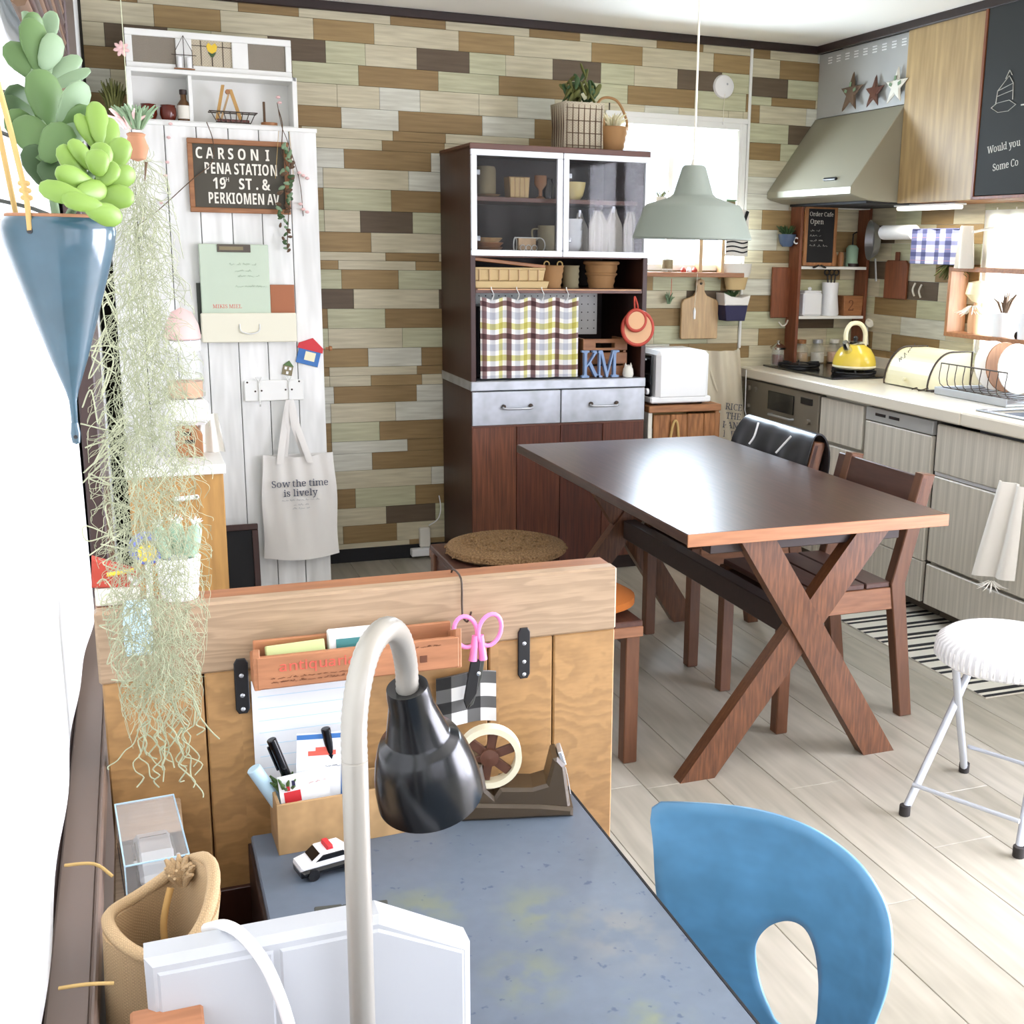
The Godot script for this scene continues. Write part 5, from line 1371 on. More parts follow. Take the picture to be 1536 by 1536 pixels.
	P(oc, "cushion", lathe([[0, 0], [0.1, 0], [0.14, 0.02], [0.14, 0.04], [0.1, 0.062], [0, 0.068]], 30), "orange_cloth")
	# striped mat
	var mt := T("kitchen_mat", "black and cream striped kitchen mat in front of the counter", "mat", Vector3(-0.45, 0, 1.85))
	P(mt, "base", bx(0.42, 0.006, 1.0, 0.001), "offwhite", Vector3(0, 0.003, 0))
	for i in 9:
		P(mt, "stripe", bx(0.42, 0.0015, 0.022, 0.0), "black_matt", Vector3(0, 0.0064, -0.47 + i * 0.115))
		P(mt, "stripe", bx(0.42, 0.0015, 0.016, 0.0), "black_matt", Vector3(0, 0.0064, -0.43 + i * 0.115))
	# white folding stool
	var s := T("folding_stool", "round stool with pleated white cover and grey tube legs at right", "stool", Vector3(-1.18, 0, 3.0))
	P(s, "seat_cover", lathe([[0, 0.412], [0.15, 0.412], [0.172, 0.424], [0.176, 0.445], [0.17, 0.47], [0.15, 0.485], [0.08, 0.49], [0, 0.491]], 60), "stool_cover")
	var pl := sto()
	for i in 70:
		var a := TAU * i / 70.0
		tubes(pl, [Vector3(cos(a) * 0.15, 0.414, sin(a) * 0.15), Vector3(cos(a) * 0.174, 0.43, sin(a) * 0.174), Vector3(cos(a) * 0.174, 0.462, sin(a) * 0.174)], [0.003, 0.0035, 0.001], 5)
	stuff(P(s, "pleats", pl.commit(), "white"))
	var feet := [Vector3(-0.225, 0.0, -0.062), Vector3(0.092, 0.0, -0.222), Vector3(-0.092, 0.0, 0.214), Vector3(0.225, 0.0, 0.058)]
	var tops := [Vector3(0.02, 0.415, -0.12), Vector3(-0.13, 0.415, -0.03), Vector3(0.12, 0.415, 0.03), Vector3(-0.02, 0.415, 0.12)]
	for i in 4:
		var f: Vector3 = feet[i]
		var l := P(s, "leg", tube(smooth([f + Vector3(0, 0.012, 0), f.lerp(tops[i], 0.55), tops[i].lerp(f, 0.1) , tops[i]], 5), 0.0105, 10), "stool_leg")
		P(l, "rubber_foot", cyl(0.0145, 0.028, 12), "rubber", f)
	for q in [[0, 2], [1, 3]]:
		P(s, "crossbar", tube([feet[q[0]] * 0.93 + Vector3(0, 0.085, 0), feet[q[1]] * 0.93 + Vector3(0, 0.085, 0)], 0.006, 8), "stool_leg")
	# blue shell chair at the desk
	var ch := T("shell_chair", "blue plastic shell chair with oval hole in its back at the desk", "chair", Vector3(-2.748, 0, 4.307))
	var outl := [[-63, 0.56], [-65.8, 0.61], [-66.7, 0.65], [-67.2, 0.69], [-68.0, 0.722], [-67.7, 0.738], [-66.7, 0.745], [-65.1, 0.747], [-57.6, 0.749], [-48.2, 0.752], [-40.6, 0.752], [-32.8, 0.748], [-26.0, 0.739], [-20.3, 0.726], [-15.7, 0.707], [-12.7, 0.686], [-11.1, 0.658], [-10.7, 0.623], [-11.3, 0.587], [-12.8, 0.551], [-14.5, 0.52], [-18, 0.48], [-22, 0.445], [-30, 0.425], [-40, 0.42], [-50, 0.425], [-56, 0.46], [-60, 0.51]]
	var hol := [[-43.3, 0.554], [-42.6, 0.579], [-39.9, 0.602], [-35.7, 0.616], [-32.0, 0.613], [-29.5, 0.591], [-28.2, 0.558], [-27.8, 0.527], [-28.1, 0.488], [-31, 0.468], [-36.9, 0.465], [-39.4, 0.483], [-41.7, 0.512]]
	P(ch, "shell", shell_mesh(outl, hol, Vector2(-35.5, 0.545), 0.33, 0.011), "chair_blue")
	P(ch, "seat", lathe([[0, -0.012], [0.16, -0.012], [0.2, 0.0], [0.215, 0.03], [0.205, 0.03], [0.16, 0.004], [0, 0.0]], 36, 1.0, 0.92), "chair_blue", Vector3(0.06, 0.41, -0.05))
	P(ch, "gas_column", cyl(0.024, 0.33, 16), "silver", Vector3(0.05, 0.07, -0.05))
	for i in 5: P(ch, "foot_arm", leg_box(Vector3(0.05, 0.07, -0.05), Vector3(0.05 + cos(i * TAU / 5) * 0.26, 0.045, -0.05 + sin(i * TAU / 5) * 0.26), 0.035, 0.035), "silver")
	for i in 5: P(ch, "castor", lathe([[0, -0.012], [0.022, -0.012], [0.024, 0], [0.022, 0.012], [0, 0.012]], 14), "black", Vector3(0.05 + cos(i * TAU / 5) * 0.26, 0.024, -0.05 + sin(i * TAU / 5) * 0.26), Vector3(90, 0, 0))

# ring between a hole and an outline, both [angle, height], bent round a vertical cylinder
func shell_mesh(outl: Array, hol: Array, c: Vector2, rad: float, t: float) -> ArrayMesh:
	var n := 120
	var k := 10
	var rims := []
	for lst in [hol, outl]:
		# densify the closed curve
		var p := []
		for q in lst: p.append(Vector3(q[0] * 0.006, q[1], 0))
		p = smooth(p, 8, true)
		var ring_ := []
		var cc := Vector2(c.x * 0.006, c.y)
		for i in n:
			var a := TAU * i / n
			var dir := Vector2(cos(a), sin(a))
			var best := 0.0
			for j in p.size():
				var a0 := Vector2(p[j].x, p[j].y) - cc
				var q1: Vector3 = p[(j + 1) % p.size()]
				var a1 := Vector2(q1.x, q1.y) - cc
				var e := a1 - a0
				var den := dir.cross(e)
				if absf(den) < 1e-9: continue
				var s := a0.cross(e) / den
				var u := a0.cross(dir) / den
				if s > 0 and u >= -0.001 and u <= 1.001: best = maxf(best, s)
			ring_.append(cc + dir * best)
		rims.append(ring_)
	var f := func(q: Vector2, r: float) -> Vector3:
		var a := deg_to_rad(q.x / 0.006)
		return Vector3(cos(a) * r, q.y, sin(a) * r)
	var st := sto()
	var nrm := func(q: Vector2) -> Vector3:
		var a := deg_to_rad(q.x / 0.006)
		return Vector3(cos(a), 0, sin(a))
	# across the band, then over both rounded rims
	var prof := []
	for j in k + 1: prof.append([float(j) / k, -1.0])
	for j in range(k, -1, -1): prof.append([float(j) / k, 1.0])
	for i in n:
		var i2 := (i + 1) % n
		for j in prof.size():
			var j2 := (j + 1) % prof.size()
			var pts := []
			var nn := []
			for q in [[i, j], [i2, j], [i2, j2], [i, j2]]:
				var pr: Array = prof[q[1]]
				var h: Vector2 = rims[0][q[0]]
				var o: Vector2 = rims[1][q[0]]
				var w: float = pr[0]
				var edge := minf(w, 1.0 - w)
				var uv := h.lerp(o, w)
				var thick := t * 0.5 * (0.55 if edge < 0.001 else 1.0)
				pts.append(f.call(uv, rad + pr[1] * thick))
				var out2 := (o - h).normalized()
				var n3: Vector3 = nrm.call(uv) * pr[1]
				if edge < 0.001:
					var sgn := 1.0 if w > 0.5 else -1.0
					var a := deg_to_rad(uv.x / 0.006)
					n3 = (n3 + (Vector3(-sin(a), 0, cos(a)) * out2.x + Vector3(0, out2.y, 0)) * sgn * 0.9).normalized()
				nn.append(n3)
			tri(st, pts[0], pts[1], pts[2], nn[0], nn[1], nn[2])
			tri(st, pts[0], pts[2], pts[3], nn[0], nn[2], nn[3])
	return st.commit()

func tall_cabinet() -> void:
	var c := T("tall_cabinet", "tall white plank fronted cabinet standing against the wall at left", "cabinet", Vector3(-2.858, 0, 0.15))
	W(c, "body", bx(0.784, 1.85, 0.27, 0.002), "gap", Vector3(-2.858, 0.927, 0.147))
	W(c, "top_board", bx(0.79, 0.016, 0.3, 0.002), "white_paint", Vector3(-2.858, 1.860, 0.151))
	var e := [-3.25, -3.15, -3.034, -2.919, -2.802, -2.688, -2.573, -2.466]
	for i in 7: W(c, "front_plank", bx(e[i + 1] - e[i] - 0.003, 1.85, 0.018, 0.002), "door_white", Vector3((e[i] + e[i + 1]) / 2, 0.927, 0.291))
	W(c, "latch_knob", lathe([[0, 0], [0.006, 0], [0.006, 0.012], [0.011, 0.016], [0.009, 0.026], [0, 0.028]], 12), "oak", Vector3(-2.456, 1.0, 0.285), Vector3(0, 0, -90))
	# shelf box and glazed frame on top
	var b := T("display_box", "open white display box on top of the tall cabinet", "shelf", Vector3(-2.844, 1.8685, 0.2))
	P(b, "side", bx(0.018, 0.186, 0.15, 0.002), "white_paint", Vector3(-0.302, 0.093, 0))
	P(b, "side", bx(0.018, 0.19, 0.15, 0.002), "white_paint", Vector3(0.304, 0.095, 0))
	P(b, "top", bx(0.624, 0.016, 0.15, 0.002), "white_paint", Vector3(0, 0.182, 0))
	P(b, "back", bx(0.6, 0.18, 0.008, 0.0), "white_paint", Vector3(0, 0.09, -0.07))
	P(b, "base", bx(0.6, 0.006, 0.14, 0.0), "white_paint", Vector3(0, 0.003, 0))
	P(b, "divider", bx(0.014, 0.17, 0.13, 0.001), "white_paint", Vector3(-0.085, 0.09, -0.01))
	var f := T("glazed_frame", "white window frame with three small patterned glass panes on the display box", "window frame", Vector3(-2.848, 2.0595, 0.235))
	P(f, "frame", boxes([[0, 0.0105, 0, 0.607, 0.021, 0.022], [0, 0.128, 0, 0.607, 0.024, 0.022], [-0.291, 0.0685, 0, 0.025, 0.0945, 0.022], [0.2925, 0.0685, 0, 0.022, 0.0945, 0.022], [-0.096, 0.0685, 0, 0.058, 0.0945, 0.022], [0.11, 0.0685, 0, 0.06, 0.0945, 0.022]], 0.002), "white_paint")
	P(f, "pebbled_pane", bx(0.158, 0.1, 0.005, 0.0), "pebble_glass", Vector3(-0.202, 0.069, 0))
	P(f, "pebbled_pane", bx(0.144, 0.1, 0.005, 0.0), "pebble_glass", Vector3(0.211, 0.069, 0))
	var sp := P(f, "stained_pane", bx(0.152, 0.1, 0.004, 0.0), "wicker_white", Vector3(0.007, 0.069, 0))
	P(sp, "leading", boxes([[0, 0.026, 0.003, 0.15, 0.0025, 0.002], [-0.04, 0, 0.003, 0.0025, 0.09, 0.002], [0.04, 0, 0.003, 0.0025, 0.09, 0.002], [0, -0.02, 0.003, 0.004, 0.05, 0.002]], 0.0), "wire")
	P(sp, "flower_motif", prism([[-0.02, 0.028], [-0.012, 0.04], [0, 0.03], [0.012, 0.04], [0.02, 0.028], [0.016, 0.01], [0, 0.0], [-0.016, 0.01]], 0.003, 0.0005), "yellow", Vector3(0, 0, 0.003))
	P(sp, "leaf_motif", prism([[-0.016, 0.006], [0, 0.0], [0.016, 0.006], [0.004, -0.012], [-0.004, -0.012]], 0.003, 0.0005), "leaf_dark", Vector3(0, 0, 0.0045))
	var wl := T("wire_lantern", "little black wire lantern holder before the glazed frame", "lantern", Vector3(-2.945, 2.0595, 0.257))
	P(wl, "wires", joinm([[tube([v(-0.03, 0.01, 0), v(-0.03, 0.07, 0), v(0, 0.125, 0), v(0.03, 0.07, 0), v(0.03, 0.01, 0)], 0.0015, 5), v(0, 0, 0)], [tube([v(-0.045, 0.055, 0), v(0.045, 0.055, 0)], 0.0015, 5), v(0, 0, 0)], [tube([v(0, 0.01, 0), v(0, 0.125, 0)], 0.0015, 5), v(0, 0, 0)]]), "wire")
	P(wl, "tray", bx(0.075, 0.004, 0.012, 0.001), "oak_h", Vector3(0, 0.005, 0))
	for i in 2: P(wl, "cup", cyl(0.009, 0.04, 12), "white", Vector3(-0.016 + i * 0.034, 0.008, 0))
	for i in 2: O("brown_jar", ["left brown glazed jar in the white display box", "right brown glazed jar beside the medicine bottle"][i], "jar", lathe([[0, 0], [0.024, 0], [0.031, 0.02], [0.03, 0.045], [0.026, 0.052], [0.028, 0.056], [0, 0.06]], 20), "brown_jar", Vector3(-3.083 + i * 0.07, 1.875, 0.235), Vector3.ZERO, "brown jars")
	var mb := T("medicine_bottle", "amber bottle with white label in the display box", "bottle", Vector3(-2.955, 1.875, 0.235))
	P(mb, "glass", lathe([[0, 0], [0.024, 0], [0.025, 0.06], [0.011, 0.08], [0.011, 0.098], [0, 0.098]], 18), "amber")
	P(mb, "label", lathe([[0.0252, 0.008], [0.0256, 0.009], [0.0256, 0.056], [0.0252, 0.057]], 18), "offwhite")
	P(mb, "stopper", cyl(0.014, 0.018, 14), "walnut_dark", Vector3(0, 0.098, 0))
	var wb := T("wire_basket", "shallow dark wire basket with wooden tongs in the display box", "basket", Vector3(-2.775, 1.875, 0.235))
	var ws := [[tube([v(-0.09, 0.042, -0.03), v(0.09, 0.042, -0.03), v(0.09, 0.042, 0.03), v(-0.09, 0.042, 0.03)], 0.0025, 5, true), Vector3.ZERO], [tube([v(-0.065, 0.003, -0.02), v(0.065, 0.003, -0.02), v(0.065, 0.003, 0.02), v(-0.065, 0.003, 0.02)], 0.0025, 5, true), Vector3.ZERO]]
	for i in 8: ws.append([tube([v(-0.085 + i * 0.024, 0.042, 0.03), v(-0.062 + i * 0.018, 0.003, 0.02)], 0.0018, 5), Vector3.ZERO])
	P(wb, "wires", joinm(ws), "wire")
	P(wb, "bars", bx(0.12, 0.012, 0.03, 0.002), "brown_jar", Vector3(0, 0.01, 0))
	var tg := T("wooden_tongs", "pair of pale wooden clothes tongs standing in the wire basket", "tongs", Vector3(-2.785, 1.888, 0.235))
	P(tg, "arm", leg_box(Vector3(-0.05, 0, 0), Vector3(-0.022, 0.13, 0), 0.012, 0.01), "jute")
	P(tg, "arm", leg_box(Vector3(0.04, 0, 0), Vector3(0.005, 0.115, 0), 0.013, 0.01), "jute")
	P(tg, "arm", leg_box(Vector3(-0.035, 0, 0.006), Vector3(0.0, 0.105, 0.006), 0.008, 0.008), "birch")
	P(tg, "pin", cyl(0.009, 0.02, 12), "oak", Vector3(-0.006, 0.105, -0.006), Vector3(90, 0, 0))
	var ms := T("memo_stand", "dark upright stick on a round wooden foot in the display box", "stand", Vector3(-2.648, 1.875, 0.235))
	P(ms, "foot", cyl(0.032, 0.012, 18), "oak", Vector3(0.01, 0, 0))
	P(ms, "stick", bx(0.009, 0.08, 0.009, 0.001), "twig", Vector3(-0.008, 0.05, 0))
	O("paper_flower", "pale pink star shaped flower at the left end of the glazed frame", "flower", joinm(petals(0.03, 7)), "flower", Vector3(-3.165, 2.12, 0.26))
	var mi := T("mimosa_bunch", "dark olive mimosa bunch left of the display box", "dried flowers", Vector3(-3.205, 1.8685, 0.2))
	P(mi, "sprigs", tuft(70, 0.04, 0.15, 9, 0.004), "leaf_olive")
	P(mi, "holder", cyl(0.026, 0.03, 14), "twig")
	# letter board
	var lb := T("letter_board", "brown framed letter board with white letters on the tall cabinet", "letter board", Vector3(-2.767, 1.672, 0.302), 0)
	P(lb, "frame", boxes([[0, 0.128, 0.009, 0.378, 0.019, 0.018], [0, -0.128, 0.009, 0.378, 0.019, 0.018], [-0.1795, 0, 0.009, 0.019, 0.2365, 0.018], [0.1795, 0, 0.009, 0.019, 0.2365, 0.018]], 0.002), "oak_h")
	P(lb, "felt", bx(0.345, 0.24, 0.008, 0.0), "letter_felt", Vector3(0, 0, 0.005))
	for i in 4:
		var tx: String = ["C A R S O N  I", "PENA STATION", "19    ST . &", "PERKIOMEN AV"][i]
		P(lb, "letters", text(tx, 0.044, "Droid Sans Bold", 0.003), "letter", Vector3([-0.022, 0.006, 0.006, 0.012][i], 0.084 - i * 0.0555, 0.0105)).scale = Vector3([0.74, 0.64, 0.76, 0.6][i], 0.95, 1)
	P(lb, "letters", text("TH", 0.015, "Droid Sans", 0.003), "letter", Vector3(-0.052, -0.012, 0.0105))
	# garland and twigs
	var ga := T("leaf_garland", "grey green eucalyptus garland hanging over the letter board's right side", "garland", Vector3(-2.60, 1.87, 0.335))
	P(ga, "stem", tube(smooth([v(-0.01, 0.06, -0.02), v(0.0, 0.0, 0.0), v(-0.005, -0.1, 0), v(0.02, -0.2, 0.004), v(0.01, -0.33, 0), v(0.0, -0.46, -0.005)], 6), 0.002, 5), "twig")
	rng.seed = 31
	for i in 46:
		var t := i / 45.0
		var a := rng.randf() * TAU
		var big := 1.0 if t < 0.68 else 0.7
		P(ga, "leaf", leafmesh, ["leaf_dark", "leaf_grey", "twig"][rng.randi() % 3], Vector3(0.012 * sin(t * 7.0) + cos(a) * 0.02 * big, -0.075 - t * 0.40, 0.006 + absf(sin(a)) * 0.008), Vector3(rng.randf_range(-30, 30), rng.randf_range(-40, 40), rng.randf() * 360)).scale = Vector3(0.03 * big, 0.016 * big, 0.012)
	for s in [-1, 1]: P(ga, "string", tube([v(0.005 + s * 0.02, -0.02, 0), v(0.0 + s * 0.035, -0.2, 0.002)], 0.001, 4), "rope")
	var tb := T("blossom_twig", "thin bare twig with tiny pink blossoms across the cabinet front", "branch", Vector3(-3.15, 1.6, 0.31))
	P(tb, "twig", tube(smooth([v(0.0, -0.12, 0), v(0.08, -0.06, 0.01), v(0.2, 0.05, 0.01), v(0.28, 0.12, 0.01), v(0.29, 0.2, 0.01), v(0.27, 0.27, 0.01)], 5), [], 5) if false else tube(smooth([v(0.0, -0.12, 0), v(0.08, -0.06, 0.01), v(0.2, 0.05, 0.01), v(0.28, 0.12, 0.01), v(0.29, 0.2, 0.01), v(0.27, 0.27, 0.01)], 5), 0.0018, 5), "twig")
	for q in [[0.02, -0.1], [0.05, -0.09], [0.09, -0.04], [0.11, 0.06], [0.12, 0.11], [0.13, 0.2], [0.14, 0.25]]: P(tb, "blossom", lathe([[0, 0], [0.008, 0.004], [0.006, 0.01], [0, 0.012]], 8), "flower", Vector3(q[0], q[1], 0.01))
	var t2 := T("flower_twig", "twig with pinkish blossoms right of the letter board", "branch", Vector3(-2.56, 1.87, 0.31))
	P(t2, "twig", tube(smooth([v(-0.05, 0.09, -0.03), v(-0.04, 0.0, 0), v(-0.02, -0.06, 0.01), v(0.02, -0.2, 0.0), v(0.03, -0.34, 0.0)], 5), 0.0015, 5), "twig")
	for q in [[-0.05, 0.1], [-0.045, 0.08], [0.02, -0.18], [0.035, -0.19], [0.05, -0.2], [0.03, -0.32], [0.045, -0.33], [0.02, -0.30]]: P(t2, "blossom", lathe([[0, 0], [0.009, 0.004], [0.007, 0.01], [0, 0.013]], 8), "flower", Vector3(q[0], q[1], 0.008))
	# letter pocket with papers
	var lp := T("letter_pocket", "cream wooden letter pocket with a curved wire handle on the cabinet", "letter holder", Vector3(-2.76, 1.035, 0.3))
	P(lp, "front", bx(0.364, 0.115, 0.01, 0.003), "pocket_cream", Vector3(0, 0.0575, 0.05))
	P(lp, "base", bx(0.364, 0.01, 0.04, 0.002), "pocket_cream", Vector3(0, 0.006, 0.025))
	for s in [-1, 1]: P(lp, "side", bx(0.01, 0.11, 0.04, 0.002), "pocket_cream", Vector3(s * 0.177, 0.056, 0.025))
	P(lp, "handle", tube(smooth([v(-0.038, 0.072, 0.056), v(-0.034, 0.045, 0.064), v(0, 0.034, 0.066), v(0.034, 0.045, 0.064), v(0.038, 0.072, 0.056)], 5), 0.0028, 6), "wire_white")
	var gb := T("green_booklet", "worn pale green metal box lid in the letter pocket", "tin", Vector3(-2.805, 1.06, 0.325))
	P(gb, "body", bx(0.262, 0.355, 0.026, 0.003), "pale_green", Vector3(0, 0.178, 0))
	P(gb, "label_holder", bx(0.125, 0.03, 0.006, 0.001), "tape_body", Vector3(0.0, 0.34, 0.015))
	P(gb, "label", bx(0.09, 0.014, 0.002, 0.0), "wicker_grey", Vector3(-0.01, 0.34, 0.0185))
	for i in 4: P(gb, "lettering", scrawl([0.1, 0.06, 0.08, 0.11][i], 0.01, 50 + i), "leaf_grey", Vector3([-0.02, 0.0, 0.01, 0.0][i], [0.275, 0.25, 0.23, 0.19][i], 0.0135))
	P(gb, "red_lettering", text("MIKIS MIEL", 0.014, "Droid Serif"), "ink_red", Vector3(-0.035, 0.115, 0.0132))
	O("brown_card", "rust brown card beside the pale green tin in the pocket", "card", prism([[-0.047, 0.0], [0.047, 0.0], [0.047, 0.19], [-0.047, 0.19]], 0.006, 0.001), "rust", Vector3(-2.625, 1.07, 0.32))
	O("grey_strip", "dark strip of card standing left behind the pale green tin", "card", bx(0.03, 0.2, 0.004, 0.0), "chalk_grey", Vector3(-2.936, 1.165, 0.308))
	var hm := T("house_magnet", "red and blue toy house magnet near the cabinet's right edge", "magnet", Vector3(-2.525, 0.985, 0.304), 0)
	hm.rotation_degrees = Vector3(0, 0, -15)
	P(hm, "wall", prism([[-0.045, -0.05], [0.045, -0.05], [0.045, 0.012], [-0.045, 0.012]], 0.008, 0.001), "blue")
	P(hm, "roof", prism([[-0.052, 0.01], [0.052, 0.01], [0.05, 0.03], [0.0, 0.062], [-0.05, 0.03]], 0.01, 0.001), "red", Vector3(0, 0, 0.001))
	P(hm, "window", bx(0.042, 0.036, 0.002, 0.0), "cream", Vector3(0.005, -0.014, 0.005))
	var h2 := T("house_magnet", "tiny green roofed house magnet left of the red one", "magnet", Vector3(-2.613, 0.925, 0.304), 0)
	h2.rotation_degrees = Vector3(0, 0, -12)
	P(h2, "wall", prism([[-0.02, -0.03], [0.02, -0.03], [0.02, 0.01], [-0.02, 0.01]], 0.006, 0.001), "wicker_grey")
	P(h2, "roof", prism([[-0.022, 0.008], [0.022, 0.008], [0.0, 0.03]], 0.008, 0.001), "leaf")
	for q in [[-0.009, -0.002], [0.009, -0.002], [0, -0.02]]: P(h2, "window", bx(0.009, 0.011, 0.002, 0.0), "white", Vector3(q[0], q[1], 0.004))
	var hr := T("hook_rack", "white wooden rack with two wire hooks on the cabinet front", "hook rack", Vector3(-2.672, 0.835, 0.301))
	P(hr, "board", bx(0.235, 0.085, 0.012, 0.003), "white_paint", Vector3(0, 0, 0.006))
	for i in 2: P(hr, "hook", joinm([[tube(smooth([v(-0.012, 0.055, 0.014), v(0, 0.03, 0.014), v(0, -0.03, 0.016), v(0, -0.06, 0.03), v(0, -0.05, 0.045)], 4), 0.003, 6), Vector3.ZERO], [tube(smooth([v(0.012, 0.055, 0.014), v(0, 0.03, 0.016), v(0, 0.0, 0.016)], 4), 0.003, 6), Vector3.ZERO]]), "wire_white", Vector3(-0.06 + i * 0.118, 0, 0))
	for q in [[-0.105, 0.05], [0.1, 0.05], [-0.075, -0.002], [-0.05, 0.0], [0.045, 0.002], [0.07, 0.002]]: P(hr, "screw", lathe([[0, 0.002], [0.003, 0.0015], [0.004, 0]], 8), "wire", Vector3(q[0], q[1] if absf(q[1]) < 0.04 else 0.035, 0.0125), Vector3(90, 0, 0))
	var to := T("tote_bag", "cream canvas tote bag with blue lettering hanging from the rack", "bag", Vector3(-2.592, 0.14, 0.33))
	P(to, "body", sheet(func(a, b): return Vector3((a - 0.5) * (0.31 - 0.02 * b) + 0.008 * sin(b * 8.0) * (0.5 - a), 0.435 * b - 0.012 * sin(a * PI), 0.018 + 0.03 * sin(a * PI) * (1.0 - 0.5 * b) + 0.006 * sin(a * 26.0 + b * 3.0) * b), 44, 24, 0.004), "canvas")
	P(to, "back", sheet(func(a, b): return Vector3((a - 0.5) * 0.29, 0.43 * b, -0.008), 4, 4, 0.003), "canvas")
	for i in 2:
		var hp := smooth([v(-0.078 + i * 0.02, 0.40, 0.044 - i * 0.034), v(-0.05 + i * 0.01, 0.55, 0.02), v(-0.03, 0.648, 0.022), v(-0.02, 0.648, 0.024), v(0.0 - i * 0.01, 0.55, 0.026), v(0.045 - i * 0.012, 0.40, 0.044 - i * 0.034)], 6)
		P(to, "handle", sheet(func(a, b):
			var k: float = a * (hp.size() - 1.001)
			return hp[int(k)].lerp(hp[int(k) + 1], k - int(k)) + Vector3((b - 0.5) * 0.026, 0, 0.003 * sin(b * PI)), 30, 2, 0.003), "canvas")
	var pr := [["Sow the time", 0.03, 0.315], ["is lively", 0.03, 0.275]]
	for q in pr: P(to, "lettering", text(q[0], q[1] * 0.9, "Droid Serif", 0.002), "ink", Vector3(0.0, q[2], 0.047))
	for i in 3: P(to, "small_print", scrawl([0.15, 0.06, 0.07][i], 0.008, 61 + i, 0.0012), "ink", Vector3([-0.075, -0.03, -0.035][i], [0.243, 0.223, 0.208][i], 0.0495))
	# tray leaning on the floor
	var tr := T("slate_tray", "dark framed slate board leaning on the cabinet near the floor", "board", Vector3(-2.88, 0.0, 0.42))
	tr.rotation_degrees.x = -6
	P(tr, "frame", boxes([[0, 0.29, 0, 0.22, 0.024, 0.02], [0, 0.012, 0, 0.22, 0.024, 0.02], [-0.098, 0.151, 0, 0.024, 0.253, 0.02], [0.098, 0.151, 0, 0.024, 0.253, 0.02]], 0.002), "walnut_side")
	P(tr, "slate", bx(0.18, 0.26, 0.008, 0.0), "black_matt", Vector3(0, 0.15, 0))
	# low yellow wood cabinet with white top
	var yc := T("low_cabinet", "honey coloured wooden cabinet with white top in front of the tall cabinet", "cabinet", Vector3(-3.1, 0, 1.33))
	P(yc, "body", bx(0.276, 0.725, 0.33, 0.003), "orange_wood", Vector3(0, 0.3645, 0))
	P(yc, "top", bx(0.29, 0.03, 0.36, 0.003), "white_paint", Vector3(0.0, 0.7425, 0.01))
	P(yc, "handle", bx(0.075, 0.014, 0.014, 0.004), "white", Vector3(0.025, 0.655, 0.174), Vector3(0, 0, 4))
	P(yc, "handle_screw", lathe([[0, 0.002], [0.004, 0.001], [0.004, 0]], 8), "wire", Vector3(0.055, 0.658, 0.1815), Vector3(90, 0, 0))
	var bh := T("bread_box", "small brown wooden house box on the low cabinet", "box", Vector3(-3.05, 0.758, 1.33))
	P(bh, "body", prism([[-0.04, 0], [0.04, 0], [0.04, 0.07], [0.02, 0.1], [-0.04, 0.1]], 0.08, 0.003), "oak")
	P(bh, "slots", boxes([[-0.01, 0.075, 0.041, 0.03, 0.012, 0.002], [0.0, 0.05, 0.041, 0.03, 0.012, 0.002]], 0.0), "walnut_dark")
	var ca := T("square_jar", "tall glass jar with pink lid stacked on a white tin", "jar", Vector3(-3.05, 0.939, 1.31))
	P(ca, "glass", lathe([[0, 0], [0.055, 0], [0.06, 0.01], [0.06, 0.12], [0.05, 0.15], [0.05, 0.185], [0, 0.185]], 22), "jar_glass")
	P(ca, "contents", cyl(0.052, 0.05, 18), "pad", Vector3(0, 0.004, 0))
	P(ca, "white_band", lathe([[0.0506, 0.15], [0.053, 0.152], [0.053, 0.182], [0.0506, 0.184]], 22), "white")
	P(ca, "lid", lathe([[0.053, 0.186], [0.056, 0.19], [0.05, 0.23], [0.03, 0.27], [0, 0.285]], 22), "pinklid")
	var tn := T("white_tin", "white rounded tin between the glass jar and the brown house box", "tin", Vector3(-3.05, 0.8585, 1.32))
	P(tn, "body", bx(0.13, 0.08, 0.12, 0.016), "white", Vector3(0, 0.04, 0))
	O("white_bag", "white translucent bag standing beside the brown house box", "bag", sheet(func(a, b): return Vector3((a - 0.5) * 0.09 * (1 - 0.4 * b), 0.125 * b, 0.01 * sin(a * 13.0)), 14, 8, 0.004), "lace", Vector3(-2.985, 0.758, 1.29))

var leafmesh: ArrayMesh

func petals(r: float, n: int) -> Array:
	var l := []
	for i in n:
		l.append([lathe([[0, 0], [0.008, 0.008], [0.006, r * 0.8], [0, r]], 8, 1.0, 0.4), Vector3.ZERO, Vector3(0, 0, 360.0 * i / n)])
	return l

